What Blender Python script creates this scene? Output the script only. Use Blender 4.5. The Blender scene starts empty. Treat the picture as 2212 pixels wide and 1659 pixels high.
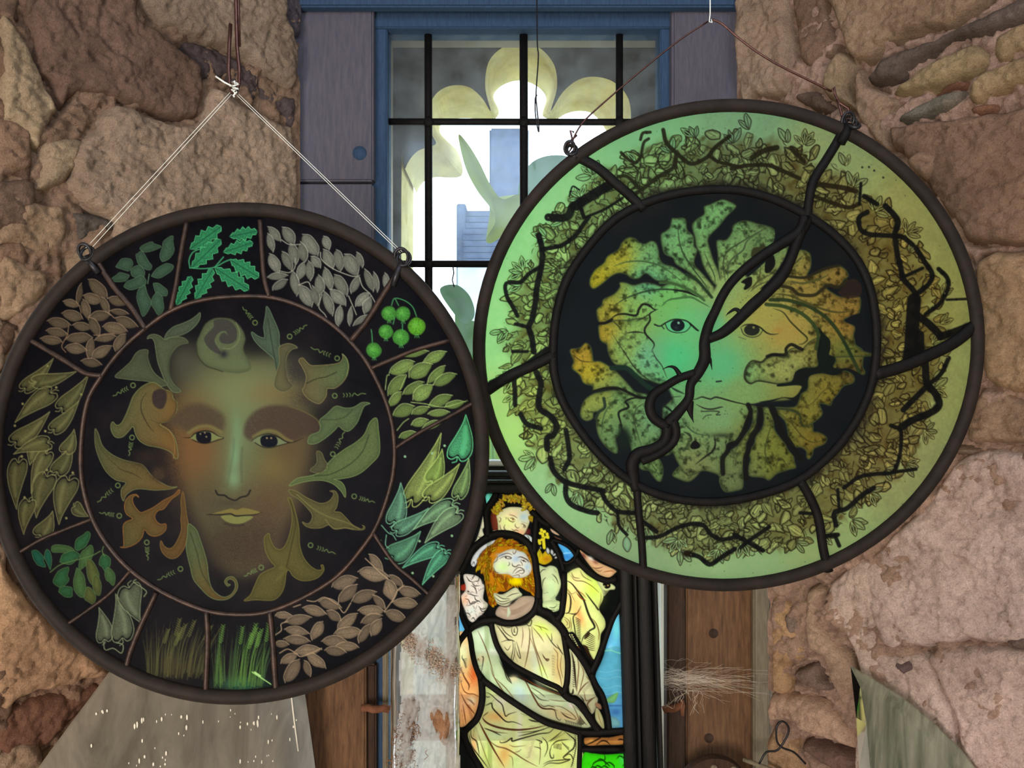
import bpy, bmesh, math, random
import numpy as np
from mathutils import Vector, Matrix, noise as mnoise

# ---------------------------------------------------------------- camera, sky, lights, exposure
SC = bpy.context.scene; COL = SC.collection
cam_data = bpy.data.cameras.new('camera'); cam = bpy.data.objects.new('camera', cam_data); COL.objects.link(cam)
cam.location = (0, 0, 0); cam.rotation_euler = (math.radians(90), 0, 0)
FP = 1600.0                                   # focal length in pixels of the 2212 px frame
cam_data.sensor_width = 36; cam_data.lens = 36 * FP / 2212; cam_data.clip_start = 0.01; cam_data.clip_end = 100
SC.camera = cam
SC.view_settings.view_transform = 'Standard'; SC.view_settings.look = 'None'; SC.view_settings.gamma = 1
SC.view_settings.use_curve_mapping = False; SC.view_settings.exposure = 0.0
world = bpy.data.worlds.new('overcast_sky'); SC.world = world; world.use_nodes = True
wn = world.node_tree.nodes['Background']; wn.inputs[0].default_value = (0.80, 0.92, 1.0, 1); wn.inputs[1].default_value = 4.6
try:
    SC.cycles.use_denoising = True; SC.cycles.max_bounces = 8; SC.cycles.transparent_max_bounces = 16; SC.cycles.sample_clamp_indirect = 6
except Exception: pass

def area(name, loc, tgt, sx, sy, power, color, portal=False):
    l = bpy.data.lights.new(name, 'AREA'); l.shape = 'RECTANGLE'; l.size, l.size_y = sx, sy; l.energy = power; l.color = color
    if portal: l.cycles.is_portal = True
    o = bpy.data.objects.new(name, l); COL.objects.link(o); o.location = loc
    o.rotation_euler = (Vector(tgt) - Vector(loc)).to_track_quat('-Z', 'Y').to_euler(); return o
area('low_left_fill', (-0.75, -1.15, -0.45), (0.10, 1.1, -0.25), 0.7, 0.8, 40, (1.0, 0.91, 0.80))  # added area lamp, low at left, raking the rubble walls
area('rear_fill', (0.7, -1.7, 0.10), (-0.2, 1.1, -0.1), 0.8, 1.4, 14, (1.0, 0.96, 0.90))  # added fill lamp behind the camera; no door is built
area('cool_top_fill', (0.1, 0.15, 0.70), (0.0, 1.3, 0.2), 0.9, 0.35, 5, (0.62, 0.80, 1.0))  # added cool fill lamp for a blue gradient around the window
# ---------------------------------------------------------------- painting on the glass
# Glass painting (enamel and silver stain) is flat print, some backlight tint included: it is kept as a colour attribute on each pane's own fine mesh.
def cat(pts, closed=False, n=6):
    P = np.asarray(pts, float)
    if len(P) < 3: return P
    if closed: Q = np.vstack([P[-1], P, P[0], P[1]])
    else: Q = np.vstack([2 * P[0] - P[1], P, 2 * P[-1] - P[-2]])
    t = np.linspace(0, 1, n, endpoint=False)[:, None]
    out = []
    for i in range(1, len(Q) - 2):
        a, b, c, d = Q[i - 1], Q[i], Q[i + 1], Q[i + 2]
        out.append(0.5 * (2 * b + (c - a) * t + (2 * a - 5 * b + 4 * c - d) * t * t + (3 * b - a - 3 * c + d) * t ** 3))
    out = np.vstack(out)
    return out if closed else np.vstack([out, P[-1]])

def lin(c):
    c = np.asarray(c, float) / 255.0
    return np.where(c <= 0.04045, c / 12.92, ((c + 0.055) / 1.055) ** 2.4)

def vnoise(X, Y, s, seed):
    r = np.random.RandomState(seed).rand(64, 64)
    x, y = X / s, Y / s
    xi, yi = np.floor(x).astype(int), np.floor(y).astype(int)
    fx, fy = x - xi, y - yi
    fx, fy = fx * fx * (3 - 2 * fx), fy * fy * (3 - 2 * fy)
    g = lambda a, b: r[(a) % 64, (b) % 64]
    return (g(xi, yi) * (1 - fx) + g(xi + 1, yi) * fx) * (1 - fy) + (g(xi, yi + 1) * (1 - fx) + g(xi + 1, yi + 1) * fx) * fy

def fbm(X, Y, s, seed, o=4):
    v, a, t = 0, 1, 0
    for k in range(o):
        v = v + a * vnoise(X + 17.3 * k, Y - 9.1 * k, s, seed + k); t += a; a *= 0.55; s *= 0.5
    return v / t

class Frame:                     # coordinates read off an enlarged crop of the photograph
    def __init__(s, ox, oy, k): s.ox, s.oy, s.k = ox, oy, k
    def __call__(s, pts):
        return np.asarray(pts, float) / s.k + np.array([s.ox, s.oy])

class Art:
    def __init__(s, x0, y0, x1, y1, g, base):
        s.x0, s.y0, s.g = x0, y0, g
        s.nx, s.ny = int((x1 - x0) / g) + 1, int((y1 - y0) / g) + 1
        s.X, s.Y = np.meshgrid(x0 + g * np.arange(s.nx), y0 + g * np.arange(s.ny))
        s.C = np.ones((s.ny, s.nx, 3)) * np.array(base, float)
        s.N = np.random.RandomState(5).rand(s.ny, s.nx)
    def box(s, P, m):
        i0 = max(0, int((P[:, 1].min() - m - s.y0) / s.g)); i1 = min(s.ny, int((P[:, 1].max() + m - s.y0) / s.g) + 2)
        j0 = max(0, int((P[:, 0].min() - m - s.x0) / s.g)); j1 = min(s.nx, int((P[:, 0].max() + m - s.x0) / s.g) + 2)
        return (slice(i0, i1), slice(j0, j1)) if i1 > i0 and j1 > j0 else None
    def dist(s, P, b, closed, taper=None):
        X, Y = s.X[b].ravel(), s.Y[b].ravel()
        A = P; B = np.roll(P, -1, 0) if closed else P[1:]
        if not closed: A = P[:-1]
        D = np.full(X.shape, 1e9); ins = np.zeros(X.shape, bool)
        for k in range(len(A)):
            ax, ay = A[k]; bx, by = B[k]
            dx, dy = bx - ax, by - ay; L = dx * dx + dy * dy + 1e-9
            t = np.clip(((X - ax) * dx + (Y - ay) * dy) / L, 0, 1)
            d = np.hypot(X - ax - t * dx, Y - ay - t * dy)
            if taper is not None: d = d - (taper[k] + (taper[k + 1] - taper[k]) * t)
            D = np.minimum(D, d)
            if closed and dy != 0:
                c = ((ay > Y) != (by > Y))
                ins ^= c & (X < ax + dx * (Y - ay) / dy)
        sh = s.X[b].shape
        return D.reshape(sh), ins.reshape(sh)
    def mix(s, b, a, col):
        c = col(s.X[b], s.Y[b]) if callable(col) else np.array(col, float)
        s.C[b] = s.C[b] * (1 - a[..., None]) + c * a[..., None]
    def fill(s, pts, col, a=1, soft=0, smooth=True, grain=0, edge=0, edgecol=(20, 20, 22), shade=0, n=5):
        P = cat(pts, True, n) if smooth else np.asarray(pts, float)
        b = s.box(P, soft + 2)
        if b is None: return
        D, ins = s.dist(P, b, True)
        sd = np.where(ins, D, -D); w = max(soft, s.g * 0.55)
        cov = np.clip(0.5 + sd / (2 * w), 0, 1)
        if soft: cov = cov * cov * (3 - 2 * cov)
        if grain: cov = cov * (1 - grain * s.N[b])
        s.mix(b, cov * a, col)
        if shade: s.C[b] *= (1 - cov * shade * np.exp(-np.maximum(sd, 0) / 5.0))[..., None]
        if edge: s.mix(b, np.clip(0.5 + (edge - np.abs(sd)) / s.g, 0, 1) * a, edgecol)
    def line(s, pts, w, col, a=1, soft=0, smooth=True, taper=None, grain=0):
        P = cat(pts, False, 5) if smooth else np.asarray(pts, float)
        tp = None; m = w
        if taper == 'both': u = np.linspace(0, 1, len(P)); tp = w / 2 * (np.sin(np.pi * u) ** 0.6)
        elif taper == 'end': tp = w / 2 * (1 - np.linspace(0, 1, len(P)) ** 1.5)
        else: tp = np.full(len(P), w / 2)
        b = s.box(P, m / 2 + soft + 2)
        if b is None: return
        D, _ = s.dist(P, b, False, tp)
        k = max(soft, s.g * 0.6)
        cov = np.clip(0.5 - D / (2 * k), 0, 1)
        if grain: cov = cov * (1 - grain * s.N[b])
        s.mix(b, cov * a, col)
    def blob(s, x, y, rx, ry, col, a=1, ang=0, p=1.0, grain=0):
        r = max(rx, ry) * 2.2
        b = s.box(np.array([[x - r, y - r], [x + r, y + r]]), 0)
        if b is None: return
        c, n = math.cos(math.radians(ang)), math.sin(math.radians(ang))
        dx, dy = s.X[b] - x, s.Y[b] - y
        q = ((dx * c + dy * n) / rx) ** 2 + ((-dx * n + dy * c) / ry) ** 2
        cov = np.exp(-q ** p)
        if grain: cov = np.clip(cov * (1 + grain * (s.N[b] - 0.5) * 2), 0, 1)
        s.mix(b, cov * a, col)
    def dot(s, x, y, r, col, a=1):
        s.line([(x, y), (x + .01, y)], 2 * r, col, a, smooth=False)
    def leaf(s, x, y, L, W, ang, col, out=None, rib=None, gap=0, shade=.35, jit=0, grain=.25, ow=.9):
        c, n = math.cos(math.radians(ang)), math.sin(math.radians(ang))
        u = np.array([(-.5, 0), (-.3, -.36), (0, -.5), (.28, -.36), (.5, 0), (.28, .36), (0, .5), (-.3, .36)])
        if jit: u = u + np.random.RandomState(int(x * 7 + y * 13) % 9999).uniform(-jit, jit, u.shape)
        T = lambda q: np.stack([x + q[:, 0] * L * c - q[:, 1] * W * n, y + q[:, 0] * L * n + q[:, 1] * W * c], 1)
        s.fill(T(u), col, shade=shade, grain=grain)
        if rib: s.line(T(np.array([(-.4, .02), (0, .06), (.4, .02)])), 1.2, rib, .7)
        if out:
            v = u * (1.0 + gap); v = np.vstack([v[0:5]]) if gap else np.vstack([v, v[:1]])
            s.line(T(v), ow * 2, out, .9)
    def pod(s, tip, base, w, col, out, drop=.12):
        t, b = np.asarray(tip, float), np.asarray(base, float)
        d = t - b; L = np.hypot(*d); d /= L; n = np.array([-d[1], d[0]])
        q = lambda u, v: b + d * L * u + n * w * (v + .12 * math.sin(u * 3))
        P = [q(1, 0), q(.8, .14), q(.5, .36), q(.2, .5), (q(0, .4)), q(-.05, .2), q(.03, 0), q(-.05, -.2), q(0, -.42), q(.2, -.5), q(.5, -.34), q(.8, -.12)]
        s.fill(P, col, shade=.3, grain=.3)
        bright = np.minimum(255, np.array(col) * 1.25 + 10) if not callable(col) else out
        s.line([q(.1, .15), q(.4, .12), q(.75, .03)], w * .18, bright, .45, soft=w * .08)
        Q = [b + d * L * .5 + (np.array(p) - b - d * L * .5) * 1.12 for p in P]
        s.line(Q + Q[:1], 2.0, out, .85)
        s.line([q(-.03, 0), q(-.14, .05), q(-.2, -.12)], 2.0, out, .8)
LF1, LF2, LF3, LF4 = Frame(190, 650, 4.879), Frame(510, 650, 4.879), Frame(190, 980, 4.879), Frame(510, 980, 4.879)
LB1, LB2, LB3, LB4 = Frame(0, 420, 2.9625), Frame(520, 420, 2.9625), Frame(0, 960, 2.861), Frame(520, 960, 2.861)

def paint_left():
    A = Art(-40, 420, 1075, 1550, 1.45, (20, 19, 24))
    R = np.random.RandomState(3)
    f = fbm(A.X, A.Y, 60, 3)
    A.C += (f - .5)[..., None] * np.array([26, 18, 16])
    # ---- roundel: the face, built up out of soft washes
    A.fill([(430, 800), (520, 775), (610, 790), (660, 850), (665, 930), (655, 1010), (645, 1080), (615, 1150), (590, 1215), (525, 1245), (470, 1215), (430, 1130), (405, 1060), (395, 980), (398, 900), (405, 840)], (92, 88, 58), soft=22, grain=.25)
    A.blob(400, 960, 40, 120, (92, 74, 48), .75, 0, grain=.3); A.blob(655, 960, 34, 110, (80, 74, 52), .7, 0, grain=.3); A.blob(430, 800, 50, 50, (84, 88, 66), .8); A.blob(600, 800, 60, 40, (92, 96, 70), .8)
    A.blob(525, 850, 110, 60, (122, 132, 90), .9)
    A.blob(520, 930, 45, 110, (112, 128, 88), .8)
    A.blob(505, 1010, 60, 60, (104, 112, 78), .6)
    A.blob(425, 970, 50, 90, (124, 84, 48), .75, grain=.3)
    A.blob(395, 900, 45, 60, (112, 88, 52), .6, grain=.3)
    A.blob(590, 850, 70, 30, (118, 98, 60), .6)
    A.blob(595, 1010, 40, 40, (122, 110, 58), .7)
    A.blob(630, 970, 45, 60, (96, 74, 50), .6)
    A.blob(580, 1090, 60, 60, (96, 72, 52), .7, grain=.3)
    A.blob(560, 1180, 70, 70, (66, 52, 44), .8, grain=.4)
    A.blob(480, 1180, 60, 60, (58, 48, 40), .7, grain=.4)
    A.blob(450, 1090, 45, 60, (78, 72, 54), .7, grain=.4)
    G1, G2, G3, OL, TN = (86, 98, 70), (82, 92, 66), (96, 106, 70), (106, 98, 56), (118, 92, 50)
    grad = lambda x0, y0, c0, x1, y1, c1: (lambda X, Y: (lambda t: np.array(c0) * (1 - t) + np.array(c1) * t)(np.clip(((X - x0) * (x1 - x0) + (Y - y0) * (y1 - y0)) / ((x1 - x0) ** 2 + (y1 - y0) ** 2), 0, 1)[..., None]))
    F = lambda fr, p, c, **k: A.fill(fr(p), c, grain=.22, shade=.28, n=4, edge=.8, edgecol=np.minimum(200, np.array(c(np.zeros((1, 1)), np.zeros((1, 1)))[0, 0] if callable(c) else c) * 1.18), **k)
    F(LF1, [(808, 405), (830, 340), (900, 275), (990, 240), (1080, 200), (1150, 150), (1182, 125), (1180, 180), (1150, 240), (1090, 300), (1020, 345), (930, 375), (860, 385)], (84, 98, 76))
    F(LF1, [(625, 400), (645, 365), (700, 352), (760, 372), (812, 408), (870, 386), (960, 380), (1020, 395), (1055, 440), (990, 455), (935, 485), (890, 540), (862, 620), (855, 720), (870, 800), (900, 870), (980, 950), (900, 960), (830, 880), (810, 840), (770, 740), (735, 640), (715, 520), (700, 430), (665, 390)], G1)
    F(LF1, [(285, 798), (370, 715), (450, 640), (500, 560), (555, 520), (632, 520), (628, 590), (660, 690), (710, 770), (800, 840), (840, 880), (750, 900), (640, 850), (500, 835), (380, 820)], G2)
    A.blob(*LF1([(590, 640)])[0], 16, 18, (64, 70, 56), .5)
    F(LF1, [(660, 860), (560, 910), (480, 1000), (440, 1100), (400, 1200), (350, 1290), (300, 1310), (262, 1275), (240, 1320), (255, 1390), (300, 1440), (370, 1430), (430, 1370), (475, 1325), (500, 1400), (540, 1470), (620, 1520), (720, 1540), (800, 1560), (880, 1600), (915, 1659), (950, 1640), (930, 1500), (900, 1420), (850, 1360), (760, 1300), (860, 1260), (930, 1170), (935, 1070), (900, 1030), (880, 960), (800, 930), (720, 870)], grad(240, 900, (94, 102, 64), 370, 930, TN))
    A.fill(LF1([(675, 1020), (690, 960), (740, 930), (800, 935), (830, 980), (825, 1060), (790, 1130), (740, 1135), (690, 1090)]), (48, 40, 42), grain=.3, soft=2)
    A.line(LF1([(625, 960), (570, 1040), (560, 1140), (590, 1230), (650, 1330), (700, 1380)]), 2.4, (48, 42, 30), .8, taper='both')
    A.line(LF1([(800, 935), (870, 950), (920, 1040), (930, 1130), (880, 1240), (770, 1290), (660, 1255)]), 2, (60, 48, 30), .7, taper='both')
    A.line(LF1([(760, 1300), (850, 1360), (900, 1450), (915, 1560), (900, 1659)]), 2, (150, 112, 60), .6)
    A.blob(*LF1([(1010, 640)])[0], 30, 45, (74, 74, 62), .8)
    A.line(LF1([(1010, 460), (900, 540), (855, 660), (865, 780), (920, 880), (1000, 950)]), 3, (52, 56, 44), .75, taper='both')
    A.fill(LF1([(1430, 178), (1330, 185), (1240, 240), (1180, 350), (1145, 450), (1155, 560), (1200, 640), (1290, 700), (1420, 740), (1600, 760), (1720, 700), (1640, 520), (1660, 400), (1620, 290), (1530, 200)]), (96, 108, 76), soft=2, grain=.2, shade=.25)
    A.fill(LF1([(1330, 205), (1440, 192), (1520, 230), (1570, 310), (1565, 400), (1530, 440), (1470, 455), (1405, 440), (1385, 400), (1400, 350), (1440, 335), (1468, 362), (1455, 322), (1400, 322), (1350, 370), (1335, 430), (1370, 490), (1400, 540), (1380, 560), (1300, 520), (1240, 450), (1225, 390), (1270, 330), (1325, 270)]), (62, 60, 58), grain=.25, soft=1)
    A.blob(*LF1([(1430, 560)])[0], 9, 8, (44, 46, 50), 1)
    A.line(LF1([(1145, 470), (1160, 580), (1240, 680), (1360, 725), (1420, 745)]), 2.2, (52, 54, 36), .8)
    A.line(LF1([(1560, 230), (1600, 330), (1580, 430), (1510, 500), (1420, 500)]), 2, (118, 130, 90), .8)
    # brow and left eye
    A.fill(LF1([(940, 1180), (1040, 1100), (1180, 1080), (1320, 1130), (1420, 1200), (1440, 1300), (1400, 1370), (1280, 1330), (1150, 1340), (1060, 1390), (960, 1330), (860, 1280)]), (74, 64, 50), soft=9, grain=.35)
    A.line(LF1([(1060, 1390), (1160, 1330), (1280, 1322), (1400, 1380)]), 6, (120, 116, 66), .8, soft=3)
    A.fill(LF1([(1075, 1440), (1130, 1400), (1200, 1375), (1280, 1375), (1350, 1400), (1430, 1440), (1370, 1455), (1300, 1480), (1220, 1490), (1150, 1475)]), (118, 126, 78))
    A.fill(LF1([(1140, 1405), (1165, 1385), (1280, 1385), (1300, 1430), (1285, 1490), (1210, 1502), (1150, 1470)]), (14, 16, 26))
    A.line(LF1([(1000, 1440), (1080, 1438), (1130, 1395), (1220, 1370), (1300, 1380), (1370, 1420), (1435, 1442)]), 2.8, (26, 24, 22), .95, taper='both')
    A.line(LF1([(1100, 1462), (1160, 1490), (1240, 1503), (1330, 1480), (1430, 1448)]), 2, (34, 30, 24), .9)
    for p in ((1185, 1402), (1232, 1390), (1248, 1432)): A.dot(*LF1([p])[0], 1.6, (150, 140, 100))
    # right brow and eye
    A.fill(LF2([(80, 1400), (110, 1260), (220, 1150), (380, 1100), (560, 1110), (720, 1170), (850, 1250), (885, 1320), (860, 1380), (760, 1400), (600, 1480), (520, 1440), (400, 1360), (260, 1380), (160, 1470)]), (70, 56, 48), soft=6, grain=.35)
    A.line(LF2([(180, 1430), (300, 1368), (420, 1380), (520, 1450), (590, 1482)]), 5, (118, 112, 62), .8, soft=2.5)
    A.fill(LF2([(180, 1475), (260, 1420), (340, 1405), (430, 1440), (540, 1490), (450, 1520), (350, 1540), (250, 1520)]), (110, 122, 86))
    A.fill(LF2([(255, 1470), (275, 1425), (345, 1412), (415, 1430), (438, 1480), (420, 1525), (350, 1542), (275, 1525)]), (12, 17, 28))
    A.line(LF2([(150, 1482), (240, 1425), (340, 1402), (440, 1430), (520, 1480), (600, 1490), (720, 1440)]), 2.6, (26, 24, 22), .9, taper='both')
    A.line(LF2([(200, 1495), (270, 1535), (350, 1548), (450, 1525), (560, 1495)]), 2, (34, 30, 24), .9)
    for p in ((325, 1446), (370, 1446)): A.dot(*LF2([p])[0], 2, (150, 130, 90))
    A.line(LF2([(560, 1110), (720, 1170), (850, 1250), (888, 1330)]), 2, (116, 112, 60), .6)
    # foliage right
    F(LF2, [(320, 60), (350, 90), (390, 180), (430, 270), (455, 350), (455, 450), (480, 600), (460, 720), (430, 740), (410, 640), (390, 600), (320, 540), (250, 480), (190, 410), (162, 345), (175, 330), (230, 370), (290, 390), (300, 360), (290, 270), (310, 150)], (80, 98, 78))
    A.line(LF2([(335, 180), (370, 400), (395, 540), (430, 740)]), 2, (40, 50, 44), .8)
    F(LF2, [(430, 740), (460, 640), (450, 500), (500, 460), (560, 450), (620, 470), (645, 495), (590, 510), (540, 570), (525, 650), (535, 780), (560, 850), (600, 900), (500, 960), (400, 900)], (98, 96, 66))
    A.blob(*LF2([(640, 720)])[0], 24, 30, (54, 48, 46), .9, grain=.5)
    A.blob(*LF2([(800, 1030)])[0], 40, 22, (60, 54, 46), .9, grain=.5)
    F(LF2, [(700, 600), (740, 640), (790, 680), (880, 680), (1000, 670), (1090, 650), (1125, 600), (1120, 560), (1160, 600), (1185, 680), (1170, 780), (1120, 860), (1040, 920), (960, 925), (950, 1000), (900, 1070), (850, 1080), (760, 1030), (700, 950), (720, 900), (740, 800), (700, 700), (660, 630)], grad(650, 820, (106, 96, 64), 750, 800, (92, 112, 72)))
    A.line(LF2([(740, 870), (850, 820), (950, 800), (1060, 750)]), 2.2, (44, 48, 34), .8)
    A.line(LF2([(1120, 560), (1165, 610), (1185, 690), (1165, 790)]), 2, (124, 144, 86), .7)
    F(LF2, [(880, 1260), (960, 1190), (1050, 1110), (1150, 1130), (1240, 1120), (1330, 1070), (1410, 1080), (1350, 1110), (1310, 1200), (1270, 1290), (1190, 1370), (1130, 1360), (1080, 1320), (1040, 1360), (960, 1430), (850, 1500), (760, 1500), (780, 1420), (870, 1380), (890, 1320)], (90, 108, 70))
    A.line(LF2([(900, 1250), (1050, 1250), (1150, 1220), (1230, 1150)]), 2, (50, 60, 40), .7)
    F(LF4, [(1480, -375), (1500, -250), (1515, -80), (1500, 20), (1430, 100), (1330, 190), (1230, 240), (1100, 265), (1030, 270), (1110, 300), (1150, 370), (1150, 460), (1110, 400), (1040, 330), (950, 290), (850, 280), (700, 300), (560, 340), (650, 260), (800, 230), (950, 170), (960, 115), (1030, 40), (1150, -50), (1250, -110), (1350, -200), (1410, -330)], (96, 114, 68))
    F(LF4, [(850, -20), (900, -10), (930, 60), (960, 120), (900, 200), (780, 180), (850, 100)], (86, 86, 58))
    A.line(LF4([(830, 235), (1000, 215), (1200, 110), (1330, -20), (1400, -200)]), 2.4, (46, 56, 36), .8)
    F(LF4, [(560, 380), (640, 400), (720, 450), (820, 500), (900, 525), (980, 500), (1025, 440), (1020, 405), (990, 395), (1045, 395), (1075, 460), (1060, 560), (1035, 610), (1100, 620), (1170, 690), (1240, 760), (1320, 795), (1345, 770), (1330, 755), (1355, 770), (1340, 800), (1240, 800), (1150, 785), (1040, 795), (980, 750), (900, 780), (800, 785), (730, 760), (700, 720), (750, 740), (790, 710), (800, 640), (740, 560), (660, 480), (580, 430)], (96, 92, 54))
    A.line(LF4([(640, 430), (800, 570), (960, 660), (1150, 720), (1300, 790)]), 2, (120, 118, 66), .8)
    A.line(LF4([(940, 690), (990, 760), (1040, 790), (1150, 780), (1240, 797)]), 1.8, (120, 118, 66), .8)
    F(LF4, [(545, 470), (580, 560), (590, 680), (575, 800), (540, 920), (500, 990), (450, 1010), (400, 980), (360, 900), (345, 840), (300, 880), (300, 960), (320, 1050), (370, 1140), (410, 1190), (330, 1230), (250, 1280), (200, 1380), (150, 1490), (85, 1550), (200, 1540), (300, 1545), (400, 1540), (470, 1480), (510, 1390), (530, 1250), (560, 1230), (600, 1290), (680, 1335), (780, 1335), (870, 1300), (925, 1230), (915, 1175), (895, 1180), (905, 1220), (850, 1225), (780, 1180), (710, 1090), (670, 960), (665, 830), (650, 720), (620, 600), (580, 480)], (94, 90, 46))
    A.line(LF4([(570, 500), (625, 700), (610, 850), (570, 1030), (530, 1200)]), 2.2, (52, 48, 26), .8)
    A.line(LF4([(470, 1200), (520, 1230), (430, 1330)]), 5, (112, 110, 58), .5, soft=3)
    # foliage left and bottom
    F(LF3, [(75, -260), (110, -210), (150, -90), (240, 0), (360, 60), (480, 90), (560, 110), (600, 140), (690, 250), (800, 320), (870, 350), (940, 350), (850, 375), (700, 385), (560, 370), (470, 385), (400, 440), (375, 500), (350, 440), (355, 370), (400, 305), (300, 280), (210, 210), (150, 120), (100, 0), (75, -110)], grad(200, 960, (88, 94, 60), 370, 1040, (116, 92, 48)))
    A.line(LF3([(310, 150), (380, 180), (470, 210), (570, 265)]), 2.2, (54, 44, 26), .8, taper='both')
    A.line(LF3([(90, -230), (130, -60), (230, 60), (330, 150)]), 1.6, (54, 54, 30), .6)
    A.blob(*LF3([(740, 220)])[0], 16, 17, (68, 54, 40), .9, p=1.6, grain=.4)
    A.blob(*LF3([(620, 40)])[0], 30, 20, (48, 38, 32), .8, grain=.4)
    F(LF3, [(960, 380), (900, 440), (800, 490), (700, 560), (620, 600), (560, 620), (520, 590), (480, 530), (470, 470), (500, 440), (535, 460), (510, 430), (450, 440), (400, 490), (385, 570), (410, 640), (470, 685), (400, 720), (370, 770), (375, 880), (375, 975), (340, 985), (400, 990), (500, 950), (570, 880), (595, 800), (640, 850), (700, 870), (770, 850), (820, 800), (820, 740), (770, 745), (720, 710), (705, 650), (740, 600), (800, 580), (880, 480), (960, 420)], grad(270, 1150, (96, 90, 50), 380, 1080, (116, 80, 40)))
    F(LF3, [(1000, 400), (980, 500), (985, 600), (980, 700), (985, 800), (950, 900), (900, 980), (850, 1000), (800, 970), (780, 930), (765, 925), (765, 990), (800, 1060), (870, 1105), (940, 1090), (1000, 1020), (1030, 950), (1050, 860), (1060, 760), (1040, 650), (1020, 500)], (104, 80, 42))
    F(LF3, [(1060, 740), (1050, 850), (1035, 980), (1050, 1080), (1080, 1200), (1110, 1320), (1180, 1410), (1270, 1500), (1360, 1540), (1460, 1535), (1530, 1490), (1575, 1420), (1570, 1350), (1530, 1300), (1470, 1305), (1440, 1350), (1470, 1395), (1500, 1380), (1470, 1370), (1465, 1340), (1500, 1320), (1545, 1350), (1550, 1420), (1500, 1490), (1420, 1510), (1330, 1450), (1290, 1380), (1270, 1280), (1255, 1150), (1220, 1020), (1180, 900), (1140, 800)], grad(430, 1180, (86, 100, 64), 500, 1280, (112, 88, 44)))
    A.line(LF3([(1080, 830), (1150, 1050), (1200, 1250), (1290, 1400)]), 2, (48, 54, 34), .8)
    # nose and mouth
    A.blob(511, 925, 11, 36, (112, 148, 108), .5, -4); A.blob(507, 985, 12, 42, (118, 158, 118), .75, 3); A.blob(505, 1035, 15, 20, (120, 158, 116), .7); A.blob(486, 1058, 9, 6, (96, 100, 72), .6); A.blob(528, 1058, 9, 6, (88, 84, 60), .6)
    A.line(LF3([(1470, 330), (1500, 150), (1530, 0), (1540, -150)]), 3, (70, 84, 60), .35, soft=3); A.line(LF3([(1620, 300), (1615, 120), (1625, -60)]), 3, (62, 70, 52), .45, soft=3)
    A.line(LF3([(1345, 390), (1372, 432), (1440, 440), (1480, 468), (1550, 492), (1610, 460), (1680, 440), (1711, 385)]), 3.6, (26, 26, 28), .9)
    A.blob(*LF3([(1480, 520)])[0], 26, 8, (66, 62, 48), .6)
    A.fill(LF3([(1300, 640), (1420, 600), (1510, 580), (1570, 592), (1640, 572), (1740, 592), (1820, 622), (1740, 645), (1560, 655), (1420, 640)]), (122, 112, 60), grain=.15)
    A.fill(LF3([(1400, 660), (1500, 650), (1560, 665), (1659, 655), (1740, 665), (1700, 700), (1620, 735), (1540, 738), (1460, 715)]), (124, 130, 72), grain=.15)
    A.line(LF3([(1240, 640), (1300, 642), (1400, 642), (1500, 634), (1560, 655), (1659, 650), (1760, 642), (1840, 615)]), 3, (26, 24, 26), .95, taper='both')
    A.line(LF3([(1440, 740), (1540, 758), (1640, 750)]), 4, (52, 42, 36), .6, soft=2)
    # little caterpillars
    Y1 = (104, 128, 74)
    for fr, h, t in ((LF2, (200, 230), (70, 65)), (LF2, (565, 375), (745, 255)), (LF2, (1065, 605), (790, 490)), (LF2, (1040, 1000), (1365, 980)), (LF2, (1020, 1615), (1145, 1380)),
                     (LF4, (1245, 450), (1460, 515)), (LF4, (785, 965), (1045, 1055)), (LF4, (265, 1200), (85, 1290)), (LF3, (975, 1215), (735, 1330)), (LF3, (620, 935), (630, 1120)),
                     (LF3, (330, 655), (120, 620)), (LF3, (315, 335), (100, 510)), (LF1, (475, 890), (265, 1000)), (LF1, (465, 1440), (430, 1630))):
        h, t = fr([h])[0], fr([t])[0]; d = (t - h); L = np.hypot(*d); d /= L; n = np.array([-d[1], d[0]])
        A.line([h + 5 * np.array([math.cos(a), math.sin(a)]) for a in np.linspace(0, 6.3, 9)], 2, Y1)
        for k in (.28, .38, .48):
            c = h + d * L * k; A.line([c + n * 4, c + d * 2, c - n * 4], 1.6, Y1)
        A.line([h + d * L * .56 + n * 3, h + d * L * .64 - n * 3, h + d * L * .74 + n * 2, h + d * L * .86 - n * 1.5, t], 1.8, Y1)
    # ---- border panes
    W1, TN2, GR = (148, 150, 134), (148, 130, 106), (138, 164, 88)
    def seeds(fr, L, col, out, gap=.1):
        for (x, y, l, w, a) in L:
            p = fr([(x, y)])[0]; k = fr.k
            A.leaf(p[0], p[1], l / k, w / k * 1.08, a, tuple(np.clip(np.array(col) * R.uniform(.85, 1.08), 0, 255)), out=out, gap=gap, jit=.035, rib=tuple(np.array(col) * .62))
    seeds(LB2, [(215,255,110,50,50),(190,310,110,45,75),(305,265,120,65,55),(445,325,150,75,55),(547,310,85,50,70),(212,440,130,60,65),(295,425,130,50,65),(335,380,130,60,75),(395,370,120,55,80),(235,525,120,40,-5),(250,580,110,45,-35),(345,570,150,50,80),(390,490,110,50,-75),(440,490,120,50,85),(480,435,90,50,50),(415,650,150,70,60),(475,650,120,50,75),(560,415,130,60,65),(625,420,130,55,80),(705,450,150,80,60),(760,420,95,40,70),(555,540,150,55,75),(503,580,120,55,85),(640,580,150,65,60),(560,700,150,50,70),(620,660,130,65,45),(735,575,120,45,-65),(820,550,140,45,70),(862,560,120,35,80),(928,560,110,40,85),(780,675,110,60,-45),(812,710,110,50,-70),(633,780,125,45,-85),(703,780,110,30,-85),(770,805,110,35,-35)], W1, (170, 170, 156))
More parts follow.
